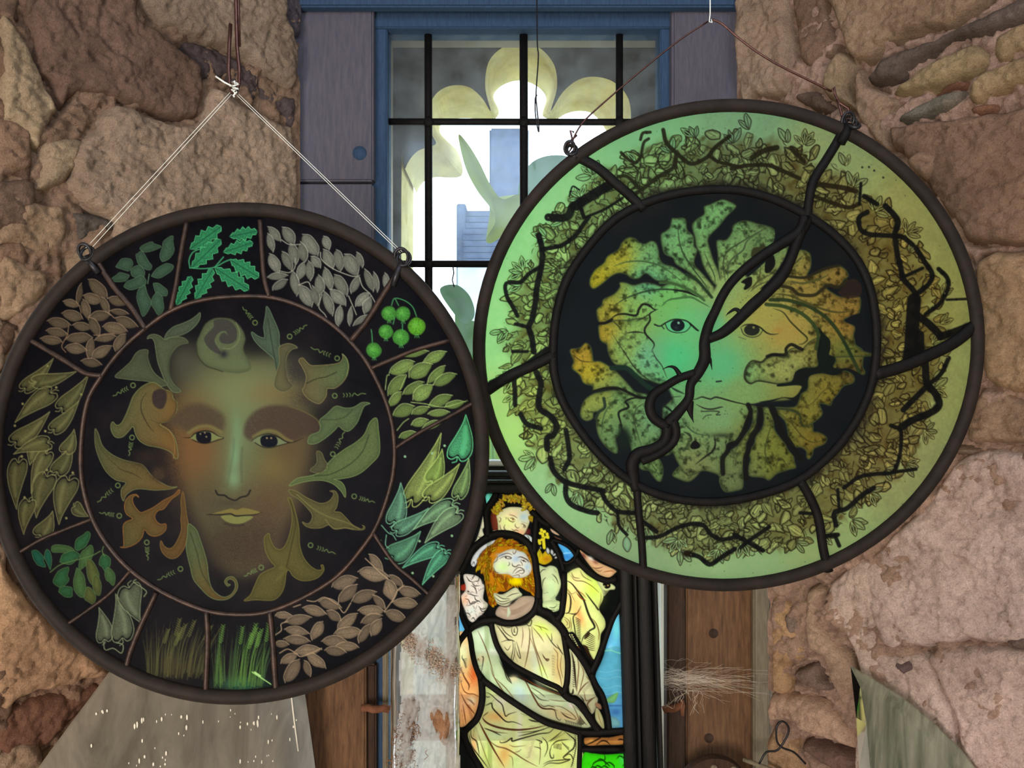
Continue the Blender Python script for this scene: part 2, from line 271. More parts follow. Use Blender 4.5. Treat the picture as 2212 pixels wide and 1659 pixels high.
    for p in ([(250,490),(310,500),(345,470),(350,410)], [(510,370),(520,420),(600,480),(700,520),(740,525)], [(520,640),(500,720),(540,770),(555,810)], [(760,530),(780,590),(830,640),(870,710)], [(690,650),(720,720),(740,770)], [(370,580),(430,560),(450,600)], [(260,290),(310,320),(380,320)]): A.line(LB2(p), 2, (158, 158, 144))
    for (x, y, r) in ((948,762,48),(1038,765,48),(1125,845,57),(928,878,47),(1025,915,52),(852,998,49)):
        p = LB2([(x, y)])[0]; r /= 2.96
        A.fill([p + r * np.array([math.cos(a), math.sin(a)]) * R.uniform(.95, 1.04) for a in np.linspace(0, 6.28, 13)[:-1]], (84, 172, 66) if x < 1100 else (108, 190, 52), grain=.35, shade=.3)
        A.blob(p[0] - 3, p[1] - 3, 6, 6, (128, 200, 96), .5)
        for a in (0, .6, 1.2): A.line([p + r * np.array([-.1 + a * .2, .9]), p + r * np.array([-.2 + a * .4, 1.25])], 1.3, (90, 170, 90), smooth=False)
    for p in ([(835,865),(840,900),(842,945)], [(965,710),(985,665),(1050,680),(1100,720),(1125,780)], [(990,670),(1010,710)], [(975,830),(985,790)], [(1035,830),(1035,870)]): A.line(LB2(p), 2, (72, 150, 90))
    seeds(LB2, [(1120,1020,150,35,-12),(1240,1045,150,60,-25),(1035,1110,170,70,-25),(1150,1130,160,80,-30),(1255,1150,150,50,-45),(1305,1185,150,60,-25),(1000,1220,160,70,-50),(1105,1240,140,55,-30),(1165,1270,150,80,-35),(990,1310,110,50,-50),(1280,1320,150,60,-25),(1370,1345,120,45,-15),(1045,1385,140,75,-25),(1150,1385,110,45,-20),(1265,1400,130,40,-5),(1145,1460,110,50,-15),(1225,1475,120,45,-20),(1070,1540,110,45,-15)], GR, (170, 192, 120))
    for p in ([(925,1250),(935,1165),(950,1155)], [(1000,1510),(1040,1460),(1075,1435)], [(1090,1330),(1180,1340),(1300,1360),(1450,1320)], [(1020,1250),(1060,1160)]): A.line(LB2(p), 1.8, (150, 174, 104))
    M1, M2, M3 = (84, 176, 122), (138, 156, 84), (96, 148, 118)
    for t, b, w, c in (((1386,-169),(1340,70),130,M1),((1227,-48),(1060,330),120,M2),((1240,40),(1180,220),95,(130,156,78)),((1340,130),(1170,320),100,M2),((1405,100),(1345,310),80,(120,150,92)),((985,250),(950,470),105,M3),((1150,400),(970,530),85,M3),((1080,520),(1300,380),100,(112,152,112)),((1150,600),(1330,430),100,(120,150,112)),((1100,545),(940,690),120,(88,146,112)),((1010,760),(1210,640),80,(84,160,124)),((1130,860),(1260,680),75,(84,164,126))):
        A.pod(LB4([t])[0], LB4([b])[0], w / 2.86, c, tuple(np.minimum(255, np.array(c) * 1.3 + 8)))
    for (x, y) in ((1015,75),(1183,55),(1305,565),(1105,598),(862,597),(1062,795),(1190,815),(1260,8)): A.dot(*LB4([(x, y)])[0], 2.6, (150, 196, 150))
    A.line(LB4([(870,500),(910,545),(940,560),(960,590)]), 2, (110, 170, 140)); A.line(LB4([(900,560),(895,620),(915,640)]), 2, (110, 170, 140))
    seeds(LB4, [(835,730,120,50,50),(820,805,190,75,10),(640,855,150,70,-20),(665,920,150,65,-45),(765,940,150,65,-20),(960,845,100,40,40),(920,900,130,75,75),(1040,915,130,60,10),(1020,985,150,60,5),(855,975,110,40,50),(550,990,130,60,15),(455,1030,140,55,15),(805,1030,150,60,0),(955,1060,130,65,20),(575,1060,100,50,35),(265,1058,100,40,0),(355,1085,150,55,-10),(660,1095,150,60,-40),(805,1080,130,50,-20),(345,1155,140,50,10),(665,1165,160,65,-5),(475,1150,120,60,-60),(350,1210,150,50,5),(840,1130,120,60,-60),(765,1170,130,50,-60),(255,1235,80,40,0),(575,1218,140,60,0),(660,1250,130,50,5),(585,1280,130,50,5),(415,1275,150,60,-5),(300,1325,110,50,-30),(465,1340,130,60,35),(320,1400,160,70,-60),(410,1385,100,40,70)], TN2, (176, 158, 128))
    for p in ([(210,1180),(250,1150),(250,1110),(290,1095)], [(240,1290),(290,1265),(340,1290),(380,1310),(500,1260)], [(410,965),(460,970),(520,945),(600,990)], [(610,1010),(640,1040),(680,980)], [(325,1005),(370,990)], [(890,1030),(940,960),(970,900),(1010,870)], [(770,705),(860,790),(910,830)]): A.line(LB4(p), 2, (170, 150, 120))
    def grass(x0, x1, yb, yt, cols, n, ears, lean):
        for k in range(n):
            x = R.uniform(x0, x1); h = R.uniform(.45, 1) * (yb - yt); dx = (x - (x0 + x1) / 2) * R.uniform(.1, .5) + lean * R.uniform(.3, 1) * h
            c = cols[R.randint(len(cols))]
            A.line([(x, yb + R.uniform(-12, 6)), (x + dx * .35, yb - h * .55), (x + dx, yb - h)], R.uniform(1.4, 3.2), c, R.uniform(.4, .8), taper='end', grain=.3)
        for k in range(ears):
            x = R.uniform(x0, x1); h = R.uniform(.7, 1) * (yb - yt); dx = lean * h + R.uniform(-10, 18)
            A.line([(x, yb), (x + dx * .4, yb - h * .6), (x + dx, yb - h)], 1.3, cols[0], .8)
            for j in range(8):
                q = np.array((x + dx * (.7 + .04 * j), yb - h * (.72 + .038 * j)))
                for sgn in (-1, 1): A.line([q, q + np.array([sgn * 4, -4])], 1.7, cols[0], .8, smooth=False)
    grass(318, 440, 1462, 1335, [(96, 100, 56), (84, 80, 50), (70, 72, 46)], 110, 7, .25)
    A.blob(370, 1440, 60, 26, (74, 70, 48), .5, grain=.5)
    A.blob(520, 1478, 50, 17, (64, 128, 88), .75, grain=.4)
    grass(462, 570, 1482, 1345, [(96, 142, 64), (74, 108, 56), (62, 92, 60)], 100, 8, .2)
    A.line([(545, 1452), (570, 1468), (585, 1478)], 2, (190, 255, 150)); A.line([(550, 1452), (562, 1460)], 3, (200, 255, 160))
    for t, b, w in (((612,1020),(645,1200),95),((715,940),(755,1190),125),((870,1090),(800,890),140)):
        A.pod(LB3([t])[0], LB3([b])[0], w / 2.86, (98, 110, 84), (134, 150, 112))
    A.line(LB3([(840,835),(825,850),(870,880),(905,910),(890,940)]), 2, (134, 150, 112)); A.line(LB3([(640,1220),(650,1270),(700,1260),(750,1290),(760,1240),(720,1225)]), 2, (134, 150, 112))
    lob = [(48, 104, 62), (92, 104, 52), (34, 108, 84), (74, 112, 62)]
    for i, (x, y, l, w, a) in enumerate([(510,600,150,70,-60),(385,645,150,55,5),(240,710,130,60,50),(300,700,130,40,80),(440,700,130,80,-20),(530,700,170,70,-70),(380,820,150,90,-60),(490,860,200,80,85),(410,910,90,70,0),(570,800,200,70,75),(600,870,130,50,80),(555,940,120,60,70),(650,730,110,70,80),(680,820,120,55,70)]):
        p = LB3([(x, y)])[0]; A.leaf(p[0], p[1], l / 2.86, w / 2.86, a, lob[2] if i in (2, 3) else lob[1] if i in (9, 10, 11) else lob[i % 2 * 3], jit=.1, shade=.4, out=(90, 128, 76), ow=.5)
    A.line(LB3([(310,790),(370,745),(450,720),(560,690),(620,660)]), 2, (86, 116, 64)); A.line(LB3([(640,630),(632,660),(645,690)]), 2, (86, 116, 64))
    CH, CHO = (96, 98, 60), (134, 136, 86)
    for fr, t, b, w in ((LB1,(330,1060),(165,1235),85),(LB1,(475,1135),(235,1200),85),(LB1,(555,1165),(400,1360),95),(LB1,(110,1450),(320,1275),105),(LB1,(305,1400),(105,1580),105),(LB1,(495,1330),(350,1500),85),
                        (LB3,(190,120),(250,0),110),(LB3,(200,290),(285,65),90),(LB3,(440,0),(355,165),95),(LB3,(105,385),(115,120),105),(LB3,(230,440),(290,205),120),(LB3,(370,480),(425,230),125),(LB3,(545,440),(465,385),70),(LB3,(150,545),(178,360),90),(LB3,(320,420),(250,555),100),(LB1,(470,1510),(420,1640),85),(LB1,(100,1659),(300,1590),90)):
        A.pod(fr([t])[0], fr([b])[0], w / fr.k, tuple(np.array(CH) * R.uniform(.9, 1.05)), CHO)
    for (x, y) in ((305,1098),(360,1235),(520,1280),(145,1340),(95,1480),(290,1515)): A.dot(*LB1([(x, y)])[0], 2.6, CHO)
    for (x, y) in ((290,158),(450,175),(152,328),(410,456),(135,75)): A.dot(*LB3([(x, y)])[0], 2.6, CHO)
    seeds(LB1, [(510,640,130,35,-80),(625,605,150,70,45),(455,700,100,45,15),(590,670,110,60,20),(548,735,130,50,75),(670,710,110,45,65),(755,685,120,55,15),(765,755,110,35,10),(465,780,130,60,15),(640,780,130,60,-5),(805,820,140,60,20),(380,825,140,60,10),(525,848,110,50,10),(605,850,130,55,65),(735,860,150,65,10),(365,885,130,50,10),(505,920,150,60,-5),(675,920,130,45,-10),(770,950,120,60,-60),(330,935,130,50,10),(580,980,130,50,-80),(485,990,130,60,5),(650,1010,140,60,-30),(585,1080,120,50,10)], (124, 110, 86), (150, 130, 104))
    for p in ([(440,840),(430,900),(395,970),(420,1010)], [(510,720),(520,760)], [(600,900),(640,900),(730,890)], [(700,760),(730,790)]): A.line(LB1(p), 1.8, (136, 112, 84))
    for i, (x, y, l, w, a) in enumerate([(960,340,130,60,-10),(1070,350,150,80,-70),(805,450,110,75,-20),(920,430,150,70,60),(1040,490,140,60,-30),(775,530,130,50,-10),(880,500,120,80,20),(860,570,160,70,-20),(1020,605,120,60,40),(920,680,170,80,90),(1010,690,140,80,80)]):
        p = LB1([(x, y)])[0]; A.leaf(p[0], p[1], l / 2.96, w / 2.96, a, (72, 104, 82), jit=.12, shade=.35, out=(96, 128, 98), ow=.5)
    A.line(LB1([(950,540),(945,570),(955,510)]), 2, (90, 126, 96))
    def holly(p, q, w):
        p, q = LB1([p, q]); d = q - p; L = np.hypot(*d); d /= L; n = np.array([-d[1], d[0]])
        up, dn = [], []
        for k in range(1, 10):
            u = k / 10; e = math.sin(math.pi * u) ** .7 * w / 2.96 * (.5 if k % 2 else .28)
            up.append(p + d * L * (u + (.03 if k % 2 else 0)) + n * e); dn.append(p + d * L * (u + (.03 if k % 2 else 0)) - n * e)
        A.fill([p] + up + [q] + dn[::-1], (58, 160, 104), smooth=False, grain=.3, shade=.25, edge=.7, edgecol=(86, 190, 130))
        A.line([p, q], 1.6, (24, 70, 50), smooth=False)
    for a in (((1215,350),(1415,205),110),((1470,270),(1645,235),90),((1225,470),(1412,288),110),((1430,370),(1618,308),90),((1475,420),(1655,530),110),((1375,470),(1592,610),110),((1130,708),(1225,525),85),((1250,670),(1362,478),100)): holly(*a)
    for p in ([(1215,470),(1300,475),(1375,465),(1440,430),(1480,415)], [(1215,470),(1210,420),(1235,370),(1290,345)], [(1375,465),(1430,400)]): A.line(LB1(p), 2.2, (70, 170, 116))
    return A
RF1, RF2, RF3, RF4 = Frame(1200, 410, 4.608), Frame(1540, 410, 4.608), Frame(1200, 730, 4.608), Frame(1540, 730, 4.608)
RB1, RB2, RB3, RB4 = Frame(1020, 200, 2.86), Frame(1580, 200, 2.86), Frame(1020, 740, 2.962), Frame(1580, 740, 2.962)

def field(pts):
    P = np.array([p[:2] for p in pts], float); Cc = np.array([p[2:] for p in pts], float)
    def f(X, Y):
        W = 0; S = 0
        for k in range(len(P)):
            w = 1.0 / (((X - P[k, 0]) ** 2 + (Y - P[k, 1]) ** 2) + 200.0) ** 1.6
            W = W + w; S = S + w[..., None] * Cc[k]
        return S / W[..., None]
    return f

def paint_right():
    A = Art(1010, 195, 2145, 1295, 1.45, (25, 30, 30))
    R = np.random.RandomState(11)
    X, Y = A.X, A.Y
    base = field([(1060, 700, 150, 222, 138), (1100, 480, 148, 222, 142), (1200, 390, 148, 218, 146), (1400, 270, 132, 200, 140), (1600, 260, 128, 176, 132), (1800, 330, 150, 176, 118), (1980, 450, 158, 168, 100), (2070, 650, 156, 168, 96), (2080, 800, 154, 172, 104), (1980, 1030, 150, 166, 108), (1800, 1180, 152, 184, 120), (1600, 1230, 150, 196, 136), (1400, 1200, 148, 190, 136), (1200, 1080, 150, 204, 140), (1090, 900, 166, 218, 120)])  # border brighter left, browner right: what shines through is put into the colour
    cx, cy = 1573, 746
    dx, dy = X - cx, Y - cy
    tt = np.full(X.shape, .5)                  # 0 at the roundel, 1 at the rim
    for k in range(6):
        ex, ey = X - (1545 + 29 * tt), Y - (745 + 1 * tt); e = np.hypot(ex / (345 + 185 * tt), ey / (336 + 172 * tt))
        tt = np.clip(tt + (e - 1) * 1.9 * (1 + tt * .5), -.4, 1.3)
    th = np.arctan2(ey, ex); rr = .65 + .3 * tt
    A.C[:] = base(X, Y)
    A.C *= (1 + .10 * (fbm(X, Y, 30, 5) - .5) - .08 * (fbm(X, Y, 5, 9, 2) - .5))[..., None]
    # brown painted thicket nearer the roundel
    wob = fbm(np.cos(th) * 300 + 900, np.sin(th) * 300 + 900, 22, 21) - .5
    inner = np.clip((.865 + .12 * wob - rr) / .06, 0, 1)
    inner = inner * (.62 + .5 * (fbm(X, Y, 16, 51, 3) - .4)); A.C = A.C * (1 - (.95 * inner)[..., None]) + (A.C * np.array((.42, .36, .28)) + np.array((26, 14, 4))) * (.95 * inner)[..., None]
    def pol(a, r):
        t = (r - .65) / .3
        return np.array((1545 + 29 * t + (345 + 185 * t) * math.cos(a), 745 + t + (336 + 172 * t) * math.sin(a)))
    def brown(p, k=1): return (lambda XX, YY: base(XX, YY) * .15 + np.array((16, 8, 4)))
    DK = brown(0); MD = (lambda XX, YY: base(XX, YY) * np.array((.44, .36, .28)) + np.array((12, 4, 0)))
    for k in range(260):                       # mottled blotches
        a, r = R.uniform(0, 6.283), R.uniform(.66, .86); p = pol(a, r)
        A.blob(p[0], p[1], R.uniform(4, 13), R.uniform(3, 9), MD, R.uniform(.3, .85), R.uniform(0, 180), p=1.5, grain=.3)
    for k in range(760):                       # scratched petals
        a, r = R.uniform(0, 6.283), R.uniform(.66, .865); p = pol(a, r)
        ang = math.degrees(a) + R.uniform(-75, 75); L = R.uniform(17, 40); W = L * R.uniform(.4, .72)
        t = R.uniform(.86, 1.2)
        A.leaf(p[0], p[1], L, W, ang, (lambda XX, YY, t=t: base(XX, YY) * np.array((1.16, 1.03, .92)) * t), out=DK, jit=.14, grain=.3, shade=.45, ow=R.uniform(.6, 1.5))
        c, n = math.cos(math.radians(ang)), math.sin(math.radians(ang))
        for j in range(R.randint(1, 5)):
            o = R.uniform(-.28, .28) * W; q = p + np.array((-n, c)) * o
            A.line([q - np.array((c, n)) * L * .3, q + np.array((-n, c)) * o * .3, q + np.array((c, n)) * L * .32], R.uniform(.8, 1.7), DK, .7, taper='both')
    for k in range(1050):                       # short dark scribbles
        a, r = R.uniform(0, 6.283), R.uniform(.655, .86); p = pol(a, r)
        v = R.uniform(-9, 9, 2); A.line([p - v, p + R.uniform(-3, 3, 2), p + v], R.uniform(.9, 3.2), DK, R.uniform(.5, .95), taper='both')
    # dark rim of the thicket towards the roundel
    dark = np.clip((.685 + .05 * (fbm(X, Y, 12, 44) - .35) - rr) / .03, 0, 1)
    A.C = A.C * (1 - .9 * dark[..., None]) + np.array((44, 42, 32)) * .9 * dark[..., None]
    for k in range(44):                        # flower clusters standing out on the clear rim
        a = k * 6.283 / 44 + R.uniform(-.08, .08); p = pol(a, R.uniform(.80, .88))
        for j in range(R.randint(2, 5)):
            b = math.degrees(a) + (j - 1.5) * R.uniform(28, 44); c, n = math.cos(math.radians(b)), math.sin(math.radians(b)); L = R.uniform(24, 36)
            q = p + np.array((c, n)) * L * .6
            if R.rand() < .55:
                A.leaf(q[0], q[1], L, L * .42, b, DK, out=MD, gap=0, shade=.1, ow=.6)
                for o in (-.3, 0, .3): A.line([q - np.array((c, n)) * L * .42, q + np.array((-n, c)) * L * o * .55, q + np.array((c, n)) * L * .42], 1.7, (lambda XX, YY: base(XX, YY) * 1.12), .9)
            else:
                A.leaf(q[0], q[1], L, L * .42, b, (lambda XX, YY: base(XX, YY) * 1.03), out=DK, shade=.25, jit=.05)
                A.line([q - np.array((c, n)) * L * .4, q, q + np.array((c, n)) * L * .3], 1.6, DK, .8)
    BR = (lambda XX, YY: base(XX, YY) * .17 + np.array((16, 8, 4)))
    BK = (22, 24, 24)
    def br(fr, p, w, c=BK, a=.93):
        P = fr(p); w = w / fr.k
        A.line(P, w * 1.05, c, a, soft=1.1)
        for k in range(len(P) - 1):            # knots along the branch
            if R.rand() < .6:
                m = P[k] * .5 + P[k + 1] * .5; A.blob(m[0], m[1], w * .62, w * .5, c, .9, R.uniform(0, 180), p=2)
    for p, w in (([(1180,230),(1200,310),(1260,370),(1350,440),(1450,400),(1500,340),(1590,270)],24),([(1260,380),(1245,460),(1150,520),(1060,590),(990,635)],24),([(1460,390),(1530,430),(1659,460)],20),([(1040,290),(1055,250),(1100,245)],18),([(1045,380),(1060,310),(1090,285)],18),([(920,370),(960,410),(1010,430),(1050,390)],18),([(1040,600),(960,520),(900,520)],20)): br(RB1, p, w, BR)
    for p, w in (([(870,560),(780,610),(700,660),(640,700)],58),([(660,680),(690,770)],24),([(620,700),(580,770),(470,770)],46),([(410,880),(430,960),(430,1060),(400,1200),(390,1300),(370,1400),(350,1450),(370,1520),(380,1600)],34),([(430,970),(480,960),(560,940),(640,880),(690,810),(720,770)],26),([(930,650),(820,720),(700,770)],16),([(430,1070),(350,1120),(300,1170),(210,1180),(215,1260),(250,1320),(280,1380)],24),([(270,1430),(350,1450)],22),([(250,1600),(340,1600)],18),([(600,640),(620,580),(660,600)],10)): br(RB1, p, w)
    for p, w in (([(0,470),(100,450),(230,450),(330,490),(420,530)],24),([(130,400),(200,360),(280,340)],32),([(370,340),(450,430)],24),([(500,560),(600,575),(700,590),(770,610)],30),([(510,640),(620,680),(720,710),(790,690)],24)): br(RB2, p, w, BR)
    for p, w in (([(790,690),(800,560)],18),([(820,640),(900,690)],28),([(950,700),(1000,750),(1030,800),(1010,870)],34),([(840,740),(790,770),(795,840),(850,875),(1000,885),(1060,895),(1120,940)],28),([(1010,890),(1025,1000),(1050,1100),(1060,1150),(1130,1230),(1150,1300)],32),([(1060,1140),(1180,1085)],20),([(1140,960),(1190,1040),(1240,1120),(1220,1180),(1150,1240)],30),([(1280,1090),(1330,1140),(1340,1200),(1290,1300),(1200,1370)],26),([(1330,1280),(1450,1275)],14),([(1130,1280),(1120,1400),(1110,1560),(1100,1659)],80),([(1140,1370),(1220,1430),(1290,1500)],45),([(1290,1510),(1400,1470),(1500,1430)],44),([(1160,1640),(1160,1500)],60)): br(RB2, p, w)
    for (x, y) in ((850,460),(882,482),(938,525),(808,462)): A.dot(*RB2([(x, y)])[0], 2.2, (40, 38, 30))
    for p, w in (([(1240,130),(1250,260),(1300,320),(1330,390),(1290,440),(1150,500),(1090,540)],44),([(1250,280),(1180,350),(1100,430)],35),([(1260,270),(1340,200),(1390,100)],28),([(1020,530),(1080,560),(1085,650),(1070,750),(1030,830),(930,840),(820,860),(720,930)],24),([(1030,830),(1180,810)],22),([(910,930),(830,980),(740,1060),(660,1090),(670,1170)],30),([(680,940),(690,1060)],20),([(590,1240),(680,1230)],28),([(660,1230),(690,1300)],24),([(540,1095),(440,1090)],22),([(20,1230),(110,1280),(200,1330)],28),([(240,1180),(110,1270),(60,1310)],26)): br(RB4, p, w)
    for p, w in (([(130,270),(300,190),(480,60)],64),([(410,190),(440,260),(430,330),(430,420),(500,470),(540,530),(520,590),(480,610),(480,680)],36),([(270,240),(275,400)],28),([(310,460),(350,520),(440,550)],30),([(600,560),(620,690),(620,750),(590,810)],30),([(500,740),(520,820),(580,880),(650,910),(800,940),(840,950)],32),([(600,890),(600,980),(640,1040),(740,1080),(800,1090)],32),([(830,960),(860,1020),(930,1080),(1050,1090)],28),([(930,1080),(940,1170),(990,1230)],20),([(1110,1250),(1200,1240),(1300,1190),(1400,1160),(1480,1170),(1530,1230),(1600,1260),(1700,1240)],26),([(1100,1150),(1180,1210)],26),([(1370,1350),(1450,1370),(1520,1420),(1600,1370),(1680,1320)],28)): br(RB3, p, w)
    A.leaf(*RB3([(990, 1290)])[0], 34, 18, 85, (150, 205, 160), out=(60, 56, 36)); A.blob(*RB3([(1375, 1350)])[0], 11, 8, (34, 32, 24), .95, p=2)
    # ---- the roundel
    NAVY = (26, 31, 34)
    ci = np.array([(1195, 760), (1205, 660), (1240, 568), (1300, 495), (1385, 437), (1480, 412), (1580, 408), (1670, 425), (1750, 462), (1825, 525), (1875, 600), (1892, 700), (1890, 800), (1865, 880), (1810, 965), (1730, 1035), (1640, 1072), (1540, 1088), (1440, 1076), (1350, 1034), (1275, 965), (1220, 880)], float)
    A.fill(ci, NAVY, soft=1)
    for k in range(26):
        t = k / 26; a = R.uniform(0, 6.283); p = np.array((1544 + 340 * math.cos(a), 746 + 330 * math.sin(a))); A.blob(p[0], p[1], R.uniform(20, 40), R.uniform(10, 22), (36, 36, 36) if p[1] < 600 else (22, 28, 30), .6, R.uniform(0, 180))
    FC = field([(1290,600,170,166,46),(1330,560,165,165,56),(1420,560,112,170,108),(1400,610,108,186,132),(1450,500,112,172,110),(1560,470,118,176,110),(1650,510,112,150,94),(1320,680,160,156,60),(1370,680,128,176,92),(1300,720,168,152,52),(1350,750,130,170,92),(1400,770,108,180,132),(1460,770,84,206,134),(1480,700,108,204,126),(1440,650,118,194,104),(1550,620,150,182,110),(1540,700,110,194,132),(1590,680,158,178,98),(1640,680,172,168,84),(1700,720,172,156,78),(1750,620,152,138,68),(1820,620,140,120,58),(1830,700,152,126,58),(1830,760,108,120,56),(1700,790,150,162,90),(1560,790,96,192,130),(1600,850,124,166,100),(1550,900,120,166,110),(1260,770,166,142,50),(1270,800,172,162,48),(1300,850,138,156,74),(1340,860,110,152,90),(1350,930,100,140,88),(1420,900,110,160,110),(1430,1010,112,150,88),(1500,1010,120,136,84),(1560,960,112,142,90),(1620,950,122,136,68),(1680,960,116,126,54),(1740,900,126,126,54),(1800,850,128,122,50),(1760,950,122,112,46),(1700,1010,112,122,54),(1590,1040,106,126,80),(1840,800,106,96,48)])
    mot = fbm(X, Y, 9, 77, 3); mot2 = fbm(X, Y, 3, 78, 2)
    LEAF = lambda XX, YY: FC(XX, YY) * (1 - .62 * np.clip((fbm(XX, YY, 10, 77, 3) - .5) * 3.2, 0, 1) - .22 * (fbm(XX, YY, 3.2, 78, 2) - .5))[..., None]
    SKIN = lambda XX, YY: FC(XX, YY) * (1 - .10 * (fbm(XX, YY, 3, 79, 2) - .4))[..., None]
    def S(fr, p, c=LEAF, **k): A.fill(fr(p), c, n=4, shade=.35, edge=1.0, edgecol=(60, 76, 48), **k)
    S(RF1, [(410,1200),(460,1150),(480,1090),(580,1040),(640,970),(640,925),(700,925),(780,950),(880,925),(970,935),(1060,960),(1150,930),(1280,960),(1400,1020),(1560,1100),(1560,1400),(1000,1400),(900,1450),(700,1420),(560,1300),(480,1320),(430,1310)])
    S(RF1, [(340,940),(350,870),(400,790),(480,730),(520,660),(620,600),(660,530),(720,478),(790,485),(830,520),(890,540),(950,510),(1000,530),(1025,600),(1035,680),(1080,740),(1180,770),(1300,850),(1430,930),(1550,1060),(1400,1060),(1250,960),(1100,910),(1000,900),(900,830),(830,880),(760,880),(700,840),(620,830),(540,870),(470,930),(380,985)])
    S(RF1, [(1050,450),(1100,410),(1140,370),(1160,290),(1200,285),(1290,290),(1310,400),(1370,460),(1380,560),(1410,600),(1380,700),(1390,760),(1450,820),(1520,900),(1580,980),(1550,1060),(1500,1000),(1400,880),(1300,800),(1200,740),(1170,680),(1090,640),(1060,560)])
    S(RF1, [(1360,360),(1400,300),(1480,240),(1480,170),(1540,145),(1620,110),(1680,98),(1790,150),(1780,190),(1700,270),(1620,370),(1520,480),(1540,600),(1580,720),(1640,850),(1660,930),(1600,950),(1540,880),(1470,750),(1440,640),(1400,560),(1390,480)])
    S(RF2, [(40,510),(130,500),(190,420),(200,360),(260,320),(350,310),(450,340),(540,360),(610,400),(600,500),(520,560),(400,640),(400,700),(300,800),(200,900),(130,950),(90,930),(60,830),(50,650)])
    S(RF1, [(440,1340),(540,1320),(600,1300),(700,1300),(1000,1300),(1100,1659),(1110,1860),(1050,1930),(940,1900),(800,1850),(700,1760),(600,1740),(550,1680),(520,1600),(510,1540),(450,1500),(430,1420)])
    S(RF3, [(370,560),(450,540),(580,520),(700,550),(900,590),(910,640),(950,760),(1000,850),(1050,900),(1040,980),(980,1050),(860,1090),(770,1135),(740,1050),(700,950),(660,900),(650,950),(600,1000),(620,1100),(600,1150),(520,1100),(440,1000),(410,900),(410,800),(430,740),(380,740),(370,800),(310,825),(255,790),(250,720),(290,620)])
    S(RF3, [(145,120),(240,100),(300,50),(350,90),(370,180),(380,230),(450,235),(560,300),(650,380),(740,480),(800,540),(900,560),(920,590),(700,560),(600,500),(500,510),(380,530),(370,480),(280,450),(240,370),(165,300),(180,230)])
    S(RF3, [(835,1270),(900,1210),(1010,1190),(1060,1260),(1070,1340),(1050,1420),(1010,1420),(960,1360),(930,1320),(860,1310)])
    S(RF3, [(1240,800),(1659,560),(1700,1350),(1600,1350),(1530,1310),(1450,1320),(1400,1380),(1320,1430),(1220,1400),(1165,1360),(1240,1270),(1330,1210),(1340,1140),(1280,1095),(1200,1110),(1130,1160),(1085,1160),(1200,1040),(1240,930)])
    S(RF4, [(-500,700),(0,560),(340,660),(370,720),(330,800),(310,900),(250,1020),(160,1050),(130,1150),(85,1200),(70,1350),(0,1340),(-100,1320),(-300,1330)])
    S(RF4, [(380,680),(440,700),(430,830),(440,900),(390,990),(330,1040),(330,1120),(310,1180),(320,1230),(295,1300),(300,1480),(230,1520),(120,1530),(70,1450),(70,1380),(110,1350),(120,1200),(180,1120),(260,1060),(320,970),(370,900),(400,800)])
    S(RF4, [(500,700),(560,700),(600,780),(610,900),(650,970),(720,1060),(750,1120),(800,1170),(810,1230),(825,1290),(760,1310),(640,1350),(560,1415),(500,1390),(360,1370),(360,1270),(375,1210),(360,1130),(410,1060),(430,980),(490,900),(510,800)])
    S(RF4, [(620,720),(750,720),(850,760),(880,840),(920,880),(990,850),(1000,930),(1050,940),(1110,970),(1135,1010),(1100,1060),(1010,1100),(990,1160),(960,1205),(935,1190),(930,1130),(880,1090),(800,1080),(760,1020),(740,900),(710,820)])
    S(RF4, [(600,690),(800,690),(850,640),(880,560),(940,510),(950,400),(990,365),(1100,350),(1200,370),(1300,330),(1370,350),(1410,400),(1390,450),(1300,480),(1240,560),(1190,620),(1170,670),(1100,655),(1060,660),(1090,750),(1030,820),(930,880),(880,850),(860,760),(780,715)])
    S(RF4, [(1150,0),(1390,0),(1410,60),(1480,110),(1500,160),(1490,280),(1515,340),(1490,365),(1420,340),(1330,310),(1220,340),(1195,290),(1225,220),(1170,190),(1135,140),(1160,60)])
    S(RF2, [(830,610),(960,630),(975,760),(940,850),(1040,830),(1200,765),(1290,770),(1350,850),(1300,900),(1260,960),(1100,950),(1250,1060),(1350,1060),(1465,1070),(1455,1230),(1400,1250),(1300,1300),(1410,1360),(1400,1450),(1420,1540),(1480,1600),(1500,1659),(0,1659),(0,1500),(300,1300),(560,1050),(720,800)])
    A.fill(RF2([(750,545),(700,700),(600,850),(450,1000),(200,1180),(0,1400),(50,1250),(200,1000),(400,830),(600,650)]), LEAF)
    # smooth skin of the face over the leaf roots
    A.fill([(1395,700),(1420,665),(1470,645),(1530,640),(1560,600),(1600,590),(1660,640),(1700,680),(1735,715),(1745,735),(1700,745),(1660,770),(1620,790),(1610,820),(1640,830),(1700,835),(1728,845),(1710,862),(1640,868),(1600,880),(1600,920),(1560,940),(1500,925),(1470,890),(1440,830),(1415,770),(1400,730)], SKIN, soft=4)
    A.fill(RF4([(60,0),(1040,0),(900,120),(740,110),(720,180),(600,170),(480,240),(390,235),(330,300),(315,400),(370,455),(450,430),(660,465),(870,475),(860,530),(800,600),(600,600),(460,640),(340,650),(0,580)]), SKIN, soft=2)
    S(RF4, [(340,300),(400,245),(490,245),(540,205),(620,180),(720,195),(760,120),(820,100),(880,120),(960,40),(1060,0),(1040,130),(1040,280),(900,300),(830,340),(805,400),(770,435),(650,455),(560,440),(450,425),(375,450),(325,395)])
    GD, G = (34, 40, 34), (62, 84, 54)
    K = (26, 27, 26)
